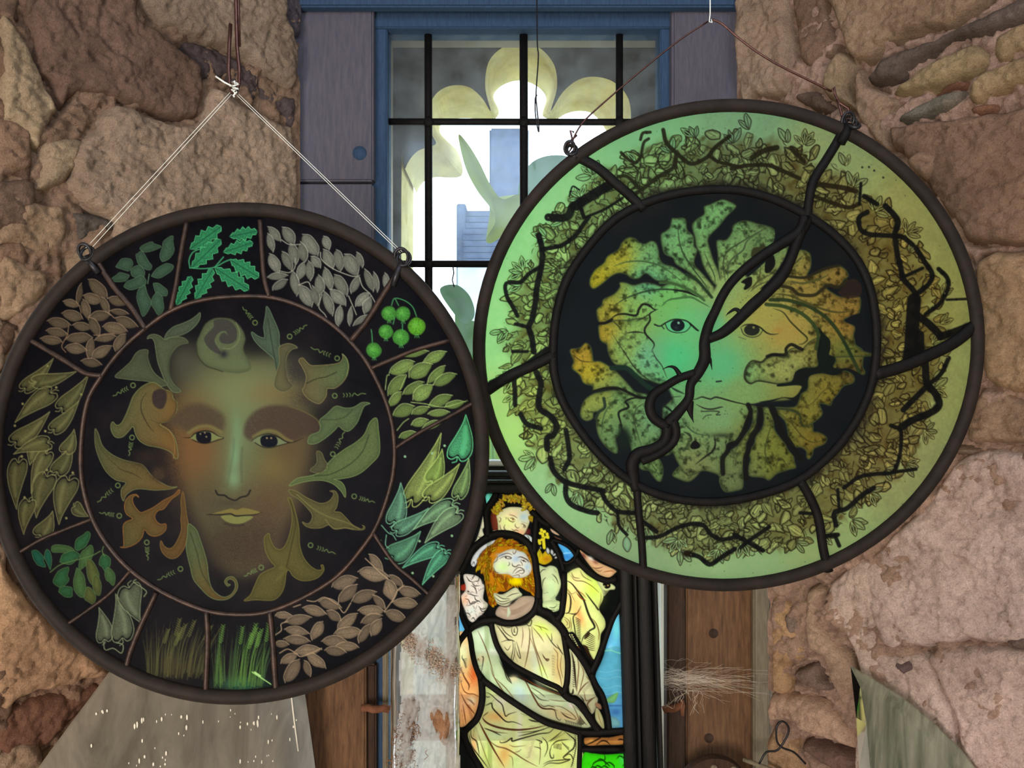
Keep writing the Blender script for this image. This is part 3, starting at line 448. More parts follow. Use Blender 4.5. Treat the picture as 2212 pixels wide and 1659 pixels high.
    for fr, p, w, c in (
        (RF2,[(530,1140),(700,1160),(880,1230),(1000,1340),(1050,1450),(1030,1580)],36,(52,72,40)),(RF2,[(570,1095),(750,1100),(950,1160),(1100,1250),(1200,1350),(1300,1500),(1400,1700),(1460,1820)],36,(44,60,36)),
        (RF2,[(590,1035),(750,1050),(900,1110),(1100,1190),(1250,1220),(1440,1200)],22,(76,76,40)),(RF2,[(640,950),(780,980),(850,1040),(1000,1050),(1080,1000),(1150,950),(1250,970),(1330,900)],34,(48,46,30)),(RF2,[(860,1010),(1000,950)],16,(60,58,36)),
        (RF2,[(740,905),(900,930),(1050,890),(1150,850)],22,(84,88,48)),(RF2,[(750,860),(900,875),(1000,840),(1100,790),(1260,750)],28,(46,44,32)),(RF2,[(750,770),(830,720),(900,650)],16,(70,72,46)),
        (RF2,[(600,1180),(700,1220),(770,1310),(860,1400),(940,1480),(900,1530),(850,1540)],16,(50,54,30)),(RF2,[(890,1590),(850,1570),(780,1540),(730,1580),(720,1640),(600,1640),(540,1659)],32,K),
        (RF4,[(890,110),(800,70),(740,100),(720,180),(600,165),(530,200),(480,240),(390,230),(330,300),(315,400),(370,455),(450,430),(560,445),(660,465)],17,(44,46,32)),(RF4,[(720,180),(600,165),(530,200)],24,K),
        (RF2,[(540,370),(400,450),(250,540),(160,600),(110,680),(105,800),(125,920)],14,(56,70,46)),(RF2,[(520,390),(350,500),(300,600),(200,680),(150,760),(150,900)],16,(66,86,58)),
        (RF2,[(600,830),(450,910),(380,1010)],14,(80,80,44)),(RF2,[(480,740),(450,900),(330,1020)],12,(76,82,44)),(RF2,[(550,910),(450,950),(370,1015)],12,(72,76,44)),
        (RF1,[(540,1300),(600,1250),(680,1235),(800,1250),(830,1190),(870,1140),(930,1150),(980,1190),(1020,1190)],24,K),(RF1,[(430,1330),(500,1325),(560,1290)],28,K),
        (RF1,[(1010,1195),(940,1230),(940,1300),(890,1380),(900,1440),(980,1530),(960,1600)],20,K),(RF1,[(700,1425),(800,1415),(890,1425)],14,K),(RF1,[(1000,1190),(900,1260),(800,1310)],12,GD),(RF1,[(1000,1130),(985,1190)],6,K),
        (RF1,[(580,760),(700,720),(850,710),(1000,740),(1100,790),(1250,905)],14,(62,92,56)),(RF1,[(580,1160),(700,1080),(900,1010),(1100,990),(1300,1020),(1400,1060)],16,(40,60,42)),(RF1,[(1150,990),(1300,1015),(1405,1060)],20,K),
        (RF1,[(1220,330),(1230,500),(1280,650),(1380,800),(1480,930),(1550,1050)],14,(52,74,48)),(RF1,[(1480,620),(1530,740),(1580,850),(1590,940)],12,(58,84,50)),(RF1,[(1700,900),(1650,700)],8,G),
        (RF1,[(1050,1165),(1120,1100),(1220,1080),(1350,1070),(1450,1120),(1540,1170)],22,(70,120,70)),(RF1,[(1040,925),(1150,930),(1250,960),(1380,1020),(1480,1100)],26,(66,100,58)),(RF1,[(1300,840),(1400,890),(1480,980),(1555,1070)],28,(40,60,40)),
        (RF1,[(560,1300),(620,1350),(660,1400)],16,(60,72,40)),(RF1,[(570,1440),(640,1550),(700,1640),(780,1760),(870,1850),(960,1910),(1050,1940)],11,(40,48,32)),
        (RF3,[(960,120),(1000,200),(1060,280),(1110,400)],9,GD),(RF3,[(900,640),(810,700),(780,800),(800,900),(860,1090)],12,(52,68,44)),(RF3,[(380,530),(500,500),(620,500),(740,550),(830,590),(930,600)],26,K),
        (RF3,[(480,600),(490,690),(430,740),(400,800)],30,(40,56,44)),(RF3,[(590,570),(480,610)],20,K),(RF3,[(930,605),(800,595),(700,630),(725,690),(630,740),(650,850),(660,950)],24,K),(RF3,[(560,300),(700,300),(800,380),(900,470),(990,520)],50,(30,52,42)),
        (RF3,[(650,600),(520,700),(470,820),(460,960)],12,(58,84,56)),(RF3,[(180,170),(260,230),(380,240)],10,(60,56,28)),
        (RF3,[(1580,975),(1590,1060),(1560,1130),(1480,1190),(1390,1260)],20,K),(RF3,[(1250,790),(1310,880),(1400,950),(1540,975)],13,(56,84,54)),(RF3,[(1270,930),(1340,970),(1350,1040)],22,(50,62,44)),(RF3,[(920,1200),(980,1290),(1040,1380)],9,(60,74,48)),
        (RF3,[(1060,660),(1120,700),(1180,750)],24,(26,44,34)),(RF3,[(1010,640),(1100,600),(1250,580)],9,K),(RF3,[(1150,490),(1200,520),(1290,560)],18,(28,50,38)),(RF3,[(1130,500),(1150,570)],7,K),
        (RF4,[(440,700),(430,800),(360,930),(260,1060),(210,1180),(200,1320)],11,(64,76,44)),(RF4,[(560,710),(580,850),(530,1040),(520,1150),(570,1280),(620,1340)],12,(66,78,40)),(RF4,[(620,1330),(640,1240),(690,1210),(740,1270)],8,(56,60,34)),
        (RF4,[(640,730),(780,850),(900,990),(1000,1040),(1120,1010)],11,(70,70,34)),(RF4,[(900,700),(1000,640),(1100,530),(1250,430)],10,(78,80,42)),(RF4,[(600,700),(800,715),(870,780),(880,850),(920,880)],14,(52,62,34)),
        (RF4,[(1100,350),(1220,360),(1310,310),(1400,330),(1490,380)],22,K),(RF4,[(1280,0),(1350,120),(1410,230)],22,(36,54,34)),
        (RF4,[(350,665),(375,740),(335,850),(290,960),(230,1040),(160,1065),(145,1130),(100,1190),(95,1260),(100,1350)],46,K),(RF4,[(470,700),(475,780),(450,880),(400,960),(365,1050),(350,1130),(325,1200),(325,1300),(330,1400)],52,K),(RF4,[(590,700),(650,850),(690,950),(770,1060),(810,1130),(870,1200)],66,K),(RF4,[(380,670),(560,700)],14,(70,70,40))):
        A.line(fr(p), w / fr.k, c, .93, taper=None if w > 25 else 'both', soft=.9)
    A.fill(RF4([(1080,-40),(1150,0),(1170,60),(1135,150),(1220,200),(1195,290),(1300,310),(1230,370),(1100,350),(980,370),(945,420),(940,500),(880,540),(850,620),(800,620),(700,600),(560,640),(460,638),(560,620),(700,590),(800,590),(870,520),(870,470),(650,485),(660,455),(780,440),(820,340),(900,300),(1045,285),(1035,180),(1050,80)]), (26, 32, 30))
    A.fill(RF2([(1050,1370),(1110,1440),(1170,1540),(1160,1620),(1130,1700),(1040,1700),(1080,1560),(1070,1450)]), (26, 34, 30))
    A.fill(RF2([(1250,1020),(1290,970),(1350,900),(1420,890),(1480,960),(1460,1060),(1340,1080),(1280,1060)]), (52, 42, 36), grain=.4)
    A.fill(RF2([(1390,1250),(1500,1240),(1540,1400),(1420,1350),(1320,1310)]), NAVY); A.fill(RF2([(530,700),(600,650),(620,740),(580,810),(530,830),(515,790)]), K)
    A.fill(RF2([(280,920),(330,880),(385,870),(385,950),(330,995),(305,985),(320,940)]), K)
    A.fill(RF2([(560,470),(510,480),(480,560),(400,580),(380,660),(420,660),(470,610),(560,560)]), (60, 64, 40)); A.fill(RF2([(505,480),(600,400),(612,470),(590,540),(520,560)]), LEAF)
    A.fill(RF3([(1345,1060),(1385,1020),(1430,1050),(1435,1090),(1390,1108),(1350,1100)]), K)
    A.blob(*RF3([(680, 1010)])[0], 16, 26, (28, 40, 34), .95, p=2)
    # features
    A.line(RF3([(1335,615),(1400,608),(1460,588),(1540,608),(1600,590),(1700,615),(1790,640),(1900,665),(1930,690)]), 3.2, K, .95, taper='both')
    A.line(RF3([(1400,660),(1480,700),(1560,708),(1640,690),(1670,686)]), 3.2, K, .9, taper='both'); A.line(RF3([(1450,732),(1560,728),(1630,735),(1600,765),(1640,765)]), 2, K, .9); A.line(RF3([(1465,805),(1500,775),(1550,765)]), 1.6, K, .8)
    A.line(RF3([(1405,425),(1445,432)]), 3, K); A.line(RF3([(1600,435),(1650,430)]), 3, K)
    A.blob(*RF3([(1660, 970)])[0], 26, 5, (40, 48, 36), .7)
    A.fill(RF1([(1100,1330),(1150,1300),(1250,1292),(1320,1325),(1345,1370),(1290,1412),(1200,1422),(1130,1400)]), (98, 204, 138))
    p = RF1([(1215, 1350)])[0]; A.fill([p + np.array((15.5 * math.cos(a), 13 * math.sin(a))) for a in np.linspace(0, 6.28, 12)[:-1]], (26, 34, 38)); A.dot(*RF1([(1225, 1325)])[0], 2.6, (130, 190, 160)); A.blob(p[0] - 3, p[1] + 5, 5, 4, (46, 60, 62), .8)
    A.line(RF1([(985,1340),(1040,1357),(1100,1322),(1180,1290),(1280,1298),(1340,1330),(1420,1402)]), 3, K, .95); A.line(RF1([(1090,1330),(1125,1395),(1200,1422),(1290,1412),(1342,1360),(1335,1330)]), 2, K, .95); A.line(RF1([(1340,1340),(1400,1395),(1425,1400)]), 1.8, K, .9)
    A.line(RF1([(1060,1360),(1080,1385)]), 2, K)
    A.fill(RF2([(280,1370),(330,1350),(430,1358),(500,1400),(460,1450),(390,1468),(310,1440)]), (150, 170, 92))
    p = RF2([(388, 1395)])[0]; A.fill([p + np.array((17 * math.cos(a), 12.5 * math.sin(a))) for a in np.linspace(0, 6.28, 12)[:-1]], (40, 46, 38)); A.dot(*RF2([(405, 1370)])[0], 2.4, (140, 150, 90))
    A.line(RF2([(270,1372),(320,1345),(400,1342),(470,1370),(530,1420),(590,1440),(660,1430)]), 3.2, K, .95, taper='both'); A.line(RF2([(280,1380),(310,1440),(390,1468),(460,1448),(495,1400)]), 1.8, K, .9); A.line(RF2([(260,1465),(330,1490)]), 1.2, K, .5)
    A.blob(*RF2([(655, 1395)])[0], 9, 5, (180, 130, 60), .5)
    for k in range(260):
        x, y = R.uniform(1270, 1870), R.uniform(440, 1060); A.dot(x, y, R.uniform(.5, 1.2), (40, 46, 34), .5)
    for k in range(130):
        a = R.uniform(0, 6.283); q = pol(a, R.uniform(.86, .96)); A.dot(q[0], q[1], R.uniform(.5, 1.3), (70, 74, 44) if k % 2 else (190, 200, 150), .7)
    return A
SC1, SC2, SC3, SC4, SC5, SC6 = Frame(980, 1040, 7.541), Frame(1160, 1100, 8.295), Frame(980, 1240, 7.541), Frame(1160, 1280, 7.541), Frame(980, 1440, 7.577), Frame(1160, 1440, 7.577)

def paint_saint():
    A = Art(960, 1050, 1365, 1760, 1.25, (14, 14, 14))
    R = np.random.RandomState(8); K = (26, 18, 14); BN = (96, 52, 28)
    def S(fr, p, c, **k): A.fill(fr(p), c, n=4, shade=.25, **k)
    def L(fr, p, w, c=K, a=.9, **k): A.line(fr(p), w / fr.k * 1.3, c, a, taper='both', soft=.8, **k)
    S(SC1, [(535,210),(660,215),(640,290),(570,395),(515,385)], (112, 206, 186))
    S(SC1, [(480,570),(515,600),(510,720),(470,790),(500,880),(520,920),(430,990),(320,1080),(340,1000),(380,930),(440,740)], (242, 226, 186))
    for p in ([(440,760),(480,780)], [(400,890),(430,920),(450,880)], [(400,940),(440,950),(460,910)], [(400,980),(450,970)], [(480,650),(515,655)]): L(SC1, p, 10)
    S(SC1, [(600,560),(660,480),(720,560),(740,760),(640,790)], (110, 40, 26)); S(SC1, [(1180,780),(1240,770),(1250,850),(1190,860)], (84, 24, 26))
    S(SC1, [(700,560),(780,470),(900,420),(1060,420),(1180,450),(1240,520),(1240,640),(1200,760),(1150,850),(1080,885),(900,850),(740,820),(720,700),(710,620)], (238, 218, 164))
    A.blob(*SC1([(880, 660)])[0], 16, 14, (228, 232, 130), .7); A.blob(*SC1([(1140, 580)])[0], 11, 11, (168, 184, 192), .9); A.blob(*SC1([(1080, 830)])[0], 12, 7, (238, 160, 116), .8); A.blob(*SC1([(960, 540)])[0], 12, 6, (240, 190, 150), .7)
    for p, w in (([(880,580),(900,630),(960,660),(1000,640)],12),([(910,600),(960,600),(1000,625)],14),([(900,540),(980,560),(1040,600)],9),([(1090,690),(1140,700),(1170,740),(1120,750)],12),([(1100,660),(1190,680)],9),([(1010,690),(1000,720),(1040,760),(1070,740)],10),([(940,770),(980,800),(1020,790),(1060,810)],12),([(840,700),(820,750),(850,800),(910,810)],13),([(750,700),(770,780),(820,830)],10),([(740,580),(770,610),(750,660),(730,640)],10),([(720,680),(725,780)],8),([(840,580),(860,600),(850,620)],8)): L(SC1, p, w, (104, 74, 50))
    A.dot(*SC1([(965, 622)])[0], 1.8, (150, 96, 60)); A.dot(*SC1([(1145, 725)])[0], 1.5, (120, 90, 80))
    for k in range(110):
        a = R.uniform(0, 1); p = np.array([(660,450),(700,400),(770,310),(850,250),(940,240),(1020,230),(1100,270),(1180,370),(1240,440),(1285,560)])[int(a * 9.99)] + R.uniform(-55, 55, 2) + np.array((10, 35))
        if p[1] > 470 and 800 < p[0] < 1180: continue
        q = SC1([p])[0]; b = R.uniform(0, 180); A.leaf(q[0], q[1], R.uniform(8, 13), R.uniform(3.5, 6), b, (lambda c: (lambda X, Y: np.array(c)))((R.randint(215, 250), R.randint(170, 215), R.randint(20, 70))), out=(120, 74, 16), ow=.35, jit=.1, grain=0, shade=.35)
    S(SC1, [(640,810),(690,800),(750,830),(740,860),(660,860)], (240, 232, 200)); S(SC1, [(1160,870),(1250,890),(1300,970),(1240,990),(1170,930)], (226, 224, 214)); L(SC1, [(1200,880),(1230,940),(1225,980)], 9)
    # halo, hair, beard and face of the saint
    S(SC1, [(280,1330),(330,1200),(450,1070),(600,980),(690,955),(640,1010),(520,1090),(420,1200),(370,1340),(320,1390)], (228, 218, 216)); L(SC1, [(300,1360),(330,1310),(340,1360)], 9)
    S(SC1, [(680,960),(780,915),(850,1000),(900,935),(1050,990),(1080,1080),(1150,1050),(1200,1120),(1260,1250),(1300,1450),(1330,1700),(1330,1815),(1200,1790),(1080,1720),(1000,1700),(850,1790),(720,1810),(700,2010),(620,2000),(560,1900),(520,1720),(500,1560),(440,1450),(380,1380),(400,1280),(460,1160),(560,1070),(640,1020)], (190, 112, 14))
    hp = [(450,1300),(430,1400),(500,1200),(560,1130),(640,1080),(720,1000),(780,970),(900,990),(980,1030),(1040,1060),(1150,1100),(1180,1180),(1220,1300),(500,1480),(560,1560),(560,1700),(620,1800),(640,1900),(620,1980),(700,1700),(760,1600),(820,1700),(880,1640),(960,1640),(1040,1640),(1120,1660),(1200,1640),(1260,1700),(1280,1780),(1270,1560),(1220,1540),(580,1380),(560,1270),(620,1440),(760,1540),(700,1520)]
    for k in range(230):
        p = np.array(hp[R.randint(len(hp))]) + R.uniform(-48, 48, 2); q = SC1([p])[0]
        b = 140 + (p[0] - 700) * .09 if p[1] < 1350 else 70 + (p[0] - 900) * -.08
        c = (R.randint(212, 252), R.randint(150, 205), R.randint(5, 30)) if R.rand() < .8 else (176, 80, 14)
        A.leaf(q[0], q[1], R.uniform(10, 17), R.uniform(3, 5.5), b + R.uniform(-30, 30), (lambda c: (lambda X, Y: np.array(c)))(c), out=(104, 50, 8), ow=.35, jit=.12, grain=0, shade=.35)
    A.blob(*SC3([(1010, 120)])[0], 15, 9, (246, 216, 0), .85, p=2)
    S(SC1, [(690,1250),(800,1150),(950,1100),(1060,1130),(1170,1180),(1230,1290),(1270,1400),(1240,1500),(1150,1560),(1000,1570),(880,1510),(720,1500),(650,1430),(650,1330)], (230, 214, 192))
    A.blob(*SC1([(800, 1390)])[0], 16, 12, (208, 230, 146), .9); A.blob(*SC1([(1010, 1260)])[0], 10, 8, (172, 184, 206), .9); A.blob(*SC1([(760, 1200)])[0], 9, 4, (166, 176, 196), .8); A.blob(*SC1([(1200, 1390)])[0], 7, 8, (164, 182, 198), .8); A.blob(*SC1([(1090, 1185)])[0], 9, 5, (196, 198, 206), .7)
    for p, w in (([(700,1240),(800,1190),(880,1170),(960,1200)],10),([(740,1260),(830,1220),(900,1225),(940,1250),(880,1260),(830,1240)],12),([(1040,1240),(1100,1230),(1200,1280),(1220,1320)],14),([(1090,1270),(1150,1300),(1190,1310)],12),([(950,1330),(960,1370),(1010,1390),(1060,1360),(1100,1370)],13),([(1080,1290),(1110,1330),(1120,1380)],8),([(960,1500),(1000,1440),(1060,1400),(1120,1420),(1150,1460),(1120,1500),(1060,1490)],11),([(1000,1500),(1080,1450),(1140,1450)],10),([(960,1540),(1060,1520),(1070,1570)],8),([(900,1310),(910,1350),(880,1380)],8),([(640,1330),(700,1290),(720,1230)],9),([(960,1140),(980,1180),(1010,1150),(1020,1120)],9),([(650,1400),(680,1470),(740,1490)],10),([(1220,1450),(1240,1500)],8)): L(SC1, p, w, (66, 44, 38))
    A.dot(*SC1([(850, 1238)])[0], 1.8, (50, 38, 34)); A.dot(*SC1([(1140, 1290)])[0], 1.8, (50, 38, 34))
    S(SC3, [(100,190),(280,150),(200,260),(120,260)], (160, 44, 28))
    S(SC3, [(680,650),(750,520),(950,480),(1100,370),(1300,370),(1330,480),(1250,600),(1100,700),(950,760),(780,720)], (184, 152, 128))
    for k in range(14): L(SC3, [(760 + k * 12, 560 + k * 9), (980, 600 + k * 6 - 20), (1290 - k * 12, 430 + k * 14)], 4, (128, 96, 78), .5)
    S(SC3, [(660,310),(800,330),(1000,220),(1080,290),(1110,350),(950,450),(860,520),(720,490),(670,400)], (218, 208, 164))
    for p in ([(680,330),(800,400),(920,400)], [(670,380),(780,450),(930,420)], [(700,450),(800,490),(950,440),(1090,350)], [(860,380),(960,330),(1060,310)], [(740,520),(870,530),(1000,460)]): L(SC3, p, 9)
    S(SC3, [(890,530),(930,620),(900,690),(870,700),(870,600)], (224, 222, 186))
    S(SC3, [(160,20),(300,10),(420,60),(500,200),(480,400),(560,500),(480,640),(400,700),(320,785),(240,740),(190,600),(140,480),(110,380),(200,240)], (238, 216, 200))
    A.blob(*SC3([(180, 420)])[0], 9, 12, (236, 168, 130), .8); A.blob(*SC3([(300, 590)])[0], 12, 9, (220, 222, 210), .8)
    for p in ([(200,30),(260,110),(340,140)], [(290,100),(330,30),(360,-60)], [(320,120),(400,110),(420,20)], [(300,140),(340,190),(430,190)], [(220,320),(280,330),(330,350),(400,360)], [(290,190),(350,230),(380,330)], [(180,400),(240,420),(270,480),(330,450),(370,460)], [(220,520),(300,490),(400,440),(440,470)], [(400,520),(460,570),(540,550)], [(420,560),(470,610),(530,590)], [(190,640),(240,640),(280,690)], [(210,690),(270,700)], [(290,740),(320,710),(350,760)], [(420,260),(500,220)], [(440,60),(480,160),(500,60)], [(340,360),(360,420),(420,440)], [(240,310),(230,280),(270,300)]): L(SC3, p, 11)
    for k in range(40): q = SC3([(R.uniform(180, 520), R.uniform(20, 720))])[0]; v = R.uniform(-3, 3, 2); A.line([q - v, q + v], 1.1, (110, 70, 60), .6, smooth=False)
    S(SC3, [(0,560),(80,600),(180,880),(90,1080),(0,1100)], (96, 176, 226))
    # draperies
    S(SC5, [(60,-450),(210,-520),(270,-380),(330,0),(400,250),(430,500),(400,700),(250,930),(130,990),(60,1000)], (244, 172, 108))
    A.blob(*SC5([(150, -200)])[0], 18, 34, (244, 238, 184), .95); A.blob(*SC5([(330, 120)])[0], 10, 24, (226, 96, 44), .9); A.blob(*SC5([(290, 560)])[0], 9, 9, (250, 236, 200), .9); A.blob(*SC5([(150, 600)])[0], 12, 20, (246, 178, 132), .8)
    L(SC3, [(140,1320),(140,1370),(180,1440),(200,1540)], 9)
    for k in range(6): L(SC3, [(140 + k * 8, 1385 + k * 25), (170 + k * 8, 1390 + k * 25), (215, 1375 + k * 27)], 6)
    for p, w in (([(100,0),(180,180),(250,300),(240,390)],18),([(100,200),(160,380),(230,440),(330,450),(420,500)],12),([(230,80),(330,210)],7),([(220,110),(310,250)],7),([(250,300),(300,260)],16),([(110,420),(200,600),(300,720),(360,800)],14),([(150,620),(180,800),(200,940)],12),([(130,700),(160,960)],10)): L(SC5, p, w, (96, 40, 20))
    for k in range(12): L(SC5, [(200 + k * 8, 610 + k * 26), (240 + k * 8, 630 + k * 24), (275 + k * 4, 640 + k * 22)], 6, (120, 50, 26)); L(SC5, [(200 + k * 9, 520 + k * 6), (270 + k * 6, 540 + k * 8), (300 + k * 4, 560 + k * 4)], 5, (120, 60, 40), .5)
    S(SC3, [(280,970),(420,880),(560,850),(620,1000),(700,1200),(760,1400),(880,1659),(1000,1680),(1130,1730),(1260,1800),(1500,1900),(1840,2020),(2060,2120),(2240,2400),(2240,2480),(2100,2500),(1700,2400),(1400,2290),(1000,2040),(620,1780),(500,1659),(400,1500),(300,1200)], (206, 216, 172))
    A.blob(*SC5([(1080, 420)])[0], 14, 22, (188, 204, 208), .9, -30); A.blob(*SC5([(980, 200)])[0], 10, 8, (236, 208, 164), .8); A.blob(*SC3([(640, 1270)])[0], 20, 7, (240, 236, 222), .7); A.blob(*SC3([(440, 1000)])[0], 12, 14, (226, 232, 200), .8); A.blob(*SC6([(450, 800)])[0], 50, 14, (216, 176, 122), .8, 15); A.blob(*SC6([(300, 590)])[0], 34, 5, (216, 228, 180), .8, 5)
    A.blob(*SC6([(560, 640)])[0], 8, 5, (246, 220, 214), .9, 40); A.blob(*SC3([(450, 1380)])[0], 11, 10, (240, 200, 160), .7)
    for p, w, c in (([(390,920),(450,1040),(540,1250),(600,1450),(660,1659)],12,BN),([(740,1400),(820,1560),(870,1700),(950,1790)],14,K),([(450,1350),(480,1350),(480,1420),(450,1600)],12,K),([(380,1430),(400,1380),(420,1420)],8,BN),([(410,1500),(480,1490)],8,K)): L(SC3, p, w, c)
    for p, w, c in (([(600,0),(650,150),(760,330),(900,520),(1050,610),(1250,720)],14,BN),([(670,180),(850,350),(1000,540)],10,BN),([(820,0),(880,140),(950,270)],16,K),([(1060,130),(1180,250),(1280,440),(1400,640),(1500,690),(1600,690),(1700,720)],20,(84,36,18)),([(1150,190),(1300,280),(1450,350),(1660,440)],18,(96,44,20)),([(1250,380),(1350,480),(1430,540),(1560,560)],10,K),([(1400,600),(1470,650),(1560,640),(1660,670)],10,K),([(1270,340),(1400,420),(1500,500)],8,K)): L(SC5, p, w, c)
    for p, w, c in (([(0,330),(200,400),(450,480)],16,BN),([(200,540),(350,560),(500,570)],8,BN),([(0,620),(100,690),(280,710),(320,830),(370,880),(390,850)],9,K),([(220,640),(400,660),(560,760),(640,850),(600,870)],8,BN),([(390,740),(480,820),(620,870)],12,K),([(430,760),(560,800)],8,K),([(420,770),(560,850)],7,K),([(560,600),(620,700),(680,850),(640,900)],8,BN),([(690,800),(760,900),(820,960)],8,K),([(600,640),(700,720),(780,800)],8,BN)): L(SC6, p, w, c)
    for k in range(9): L(SC6, [(450 + k * 30, 860 + k * 9), (480 + k * 30, 900 + k * 8), (470 + k * 30, 935 + k * 7)], 7); L(SC6, [(700 + k * 11, 800 + k * 14), (690 + k * 8, 880 + k * 8), (650 + k * 8, 920 + k * 4)], 8, K, .7)
    S(SC3, [(660,820),(800,850),(1180,830),(1340,670),(1659,870),(1770,1080),(1810,1350),(1840,1750),(1800,1950),(1740,1930),(1500,1820),(1200,1640),(950,1420),(780,1200),(700,1000)], (228, 210, 158))
    A.blob(*SC3([(1450, 900)])[0], 24, 13, (216, 232, 96), .95, 30); A.blob(*SC3([(1430, 1560)])[0], 8, 8, (220, 244, 60), .8); A.blob(*SC3([(1330, 1480)])[0], 9, 40, (222, 222, 196), .85, -12); A.blob(*SC3([(1480, 1650)])[0], 12, 26, (222, 232, 160), .8, -20); A.blob(*SC3([(1700, 1500)])[0], 12, 40, (216, 176, 112), .8); A.blob(*SC3([(1150, 1100)])[0], 10, 30, (236, 206, 168), .6)
    for p, w, c in (([(700,830),(790,950),(880,1060),(950,1080),(1000,1100)],16,K),([(760,830),(840,950),(960,1040)],10,K),([(950,860),(1000,840),(1040,900),(1020,990),(970,990),(945,920),(950,860)],11,K),([(990,880),(985,940),(1005,950)],12,K),([(960,1080),(970,1200),(940,1380),(960,1410),(990,1300),(1000,1120)],10,K),([(1020,1100),(1060,1230),(1090,1370),(1050,1330),(1010,1200)],10,K),([(800,850),(900,870),(960,850)],10,K),([(1040,850),(1150,800),(1210,790)],11,K),([(1190,780),(1220,740),(1270,760),(1250,840),(1200,830),(1190,780)],11,K),([(1220,860),(1240,950),(1230,1150),(1190,1380),(1150,1540)],13,BN),([(1270,850),(1290,1050),(1350,1250),(1450,1500),(1530,1700)],12,BN),([(1290,870),(1400,1000),(1470,1110)],10,BN),([(1310,830),(1400,860),(1440,920)],8,BN),([(1380,850),(1480,880),(1540,915)],8,BN),([(1240,1020),(1330,1250),(1400,1500),(1450,1700)],9,BN),([(1500,960),(1590,1100),(1660,1180),(1750,1240)],11,K),([(1590,960),(1600,1060),(1590,1110)],8,K),([(1120,870),(1130,1000),(1100,1200)],8,BN),([(770,1110),(860,1080),(910,1085)],8,K),([(820,1180),(880,1240),(930,1160)],8,K),([(990,1310),(1040,1430)],6,K),([(1680,1140),(1740,1250),(1790,1320)],12,K),([(1700,1300),(1690,1500),(1740,1700),(1770,1880)],9,BN),([(1760,1300),(1740,1500),(1780,1700)],7,BN),([(1620,1200),(1690,1290),(1690,1350)],8,BN)): L(SC3, p, w, c)
    for k in range(14): L(SC3, [(1600, 1330 + k * 24), (1640 + (k % 2) * 8, 1325 + k * 24)], 7, K)
    for k in range(9): L(SC3, [(1440 + k * 7, 1300 + k * 9), (1480 + k * 5, 1370 + k * 6), (1555, 1400 + k * 3 - 20)], 6, (90, 60, 40))
    S(SC5, [(510,340),(640,340),(1000,600),(1300,820),(1500,950),(1700,1000),(2000,1110),(2040,1200),(2010,1740),(500,2400),(460,1659),(300,1400),(235,1100),(340,950),(470,720),(510,500)], (212, 214, 146))
    S(SC5, [(460,1659),(300,1400),(235,1100),(340,950),(500,1300),(760,1900),(2010,1900),(2010,2400),(500,2400)], (206, 200, 128))
    for x, y, a, b, c in ((680,820,26,12,(228,166,94)),(840,1450,18,26,(220,158,86)),(780,560,16,14,(226,214,196)),(950,700,24,12,(212,206,164)),(700,1120,26,10,(206,222,168)),(420,1200,10,34,(226,228,160)),(1250,1400,12,26,(206,186,140)),(560,1450,10,30,(206,218,120)),(1000,1550,12,20,(200,214,140)),(1080,1000,6,40,(222,214,190)),(1700,1200,26,26,(214,212,112)),(1800,1500,26,22,(208,204,112)),(330,1300,6,22,(238,166,112))): A.blob(*SC5([(x, y)])[0], a, b, c, .85)
    for p, w, c in (([(520,420),(600,450),(700,540),(790,620),(820,720),(850,810),(900,780),(960,760),(1030,740)],14,K),([(510,640),(560,620),(620,600),(640,680),(740,790),(860,900),(980,905),(1130,960)],18,K),([(620,600),(660,540)],12,K),([(520,480),(560,500),(600,490)],10,K),([(470,820),(500,880),(600,950),(800,1010),(1050,1035),(1300,1010),(1520,960)],26,(72,32,18)),([(470,820),(520,780),(570,740)],10,K),([(400,870),(480,1030),(570,1200),(680,1400),(840,1659)],24,(86,34,16)),([(500,1010),(640,1060),(780,1130)],16,K),([(500,1000),(700,1070),(880,1090)],10,BN),([(760,1210),(770,1245),(860,1230),(950,1170),(960,1220),(1100,1180),(1400,1100),(1560,1080),(1650,1000)],18,K),([(1050,1140),(1300,1080),(1600,980)],14,K),([(1050,1080),(1300,1060),(1480,1030)],8,K),([(560,1190),(700,1300),(850,1340),(1000,1420),(1170,1530),(1380,1640)],16,BN),([(910,1280),(1000,1310),(1180,1290)],8,BN),([(1000,1400),(1060,1390),(1110,1350)],8,BN),([(280,1020),(290,1150),(370,1220),(400,1330),(420,1450)],14,K),([(340,980),(320,1150)],10,K),([(250,1100),(300,1300),(460,1520),(560,1659)],14,K),([(400,1110),(500,1400),(600,1659)],7,BN),([(900,1450),(960,1500),(970,1659)],7,BN),([(1220,860),(1300,890),(1450,910)],18,K),([(1240,980),(1340,970)],10,K),([(1100,770),(1200,800)],14,K),([(1400,1200),(1420,1400),(1400,1600)],9,BN),([(1340,1190),(1440,1230),(1410,1260)],16,K),([(1310,1310),(1400,1330),(1430,1360)],10,K)): L(SC5, p, w, c)
    for k in range(10): L(SC5, [(1180 + (k % 3) * 10 + (10 - k) * 9, 1240 + k * 28), (1240 + (10 - k) * 8, 1225 + k * 28)], 7)
    for p, w, c in (([(80,1150),(160,1240),(170,1350),(120,1480)],12,K),([(170,1240),(300,1150),(420,1050)],12,K),([(440,1050),(540,1130),(620,1210),(600,1330),(520,1400),(430,1490),(520,1520)],18,K),([(230,1300),(330,1220),(520,1190)],14,K),([(240,1290),(210,1400),(230,1490),(270,1490),(270,1430)],14,K),([(100,1600),(200,1550),(400,1530),(540,1520),(380,1580),(200,1580),(100,1640)],14,K),([(430,1490),(530,1430),(590,1520),(570,1650)],11,K),([(620,1120),(640,1300),(600,1500),(550,1659)],10,K)): L(SC6, p, w, c)
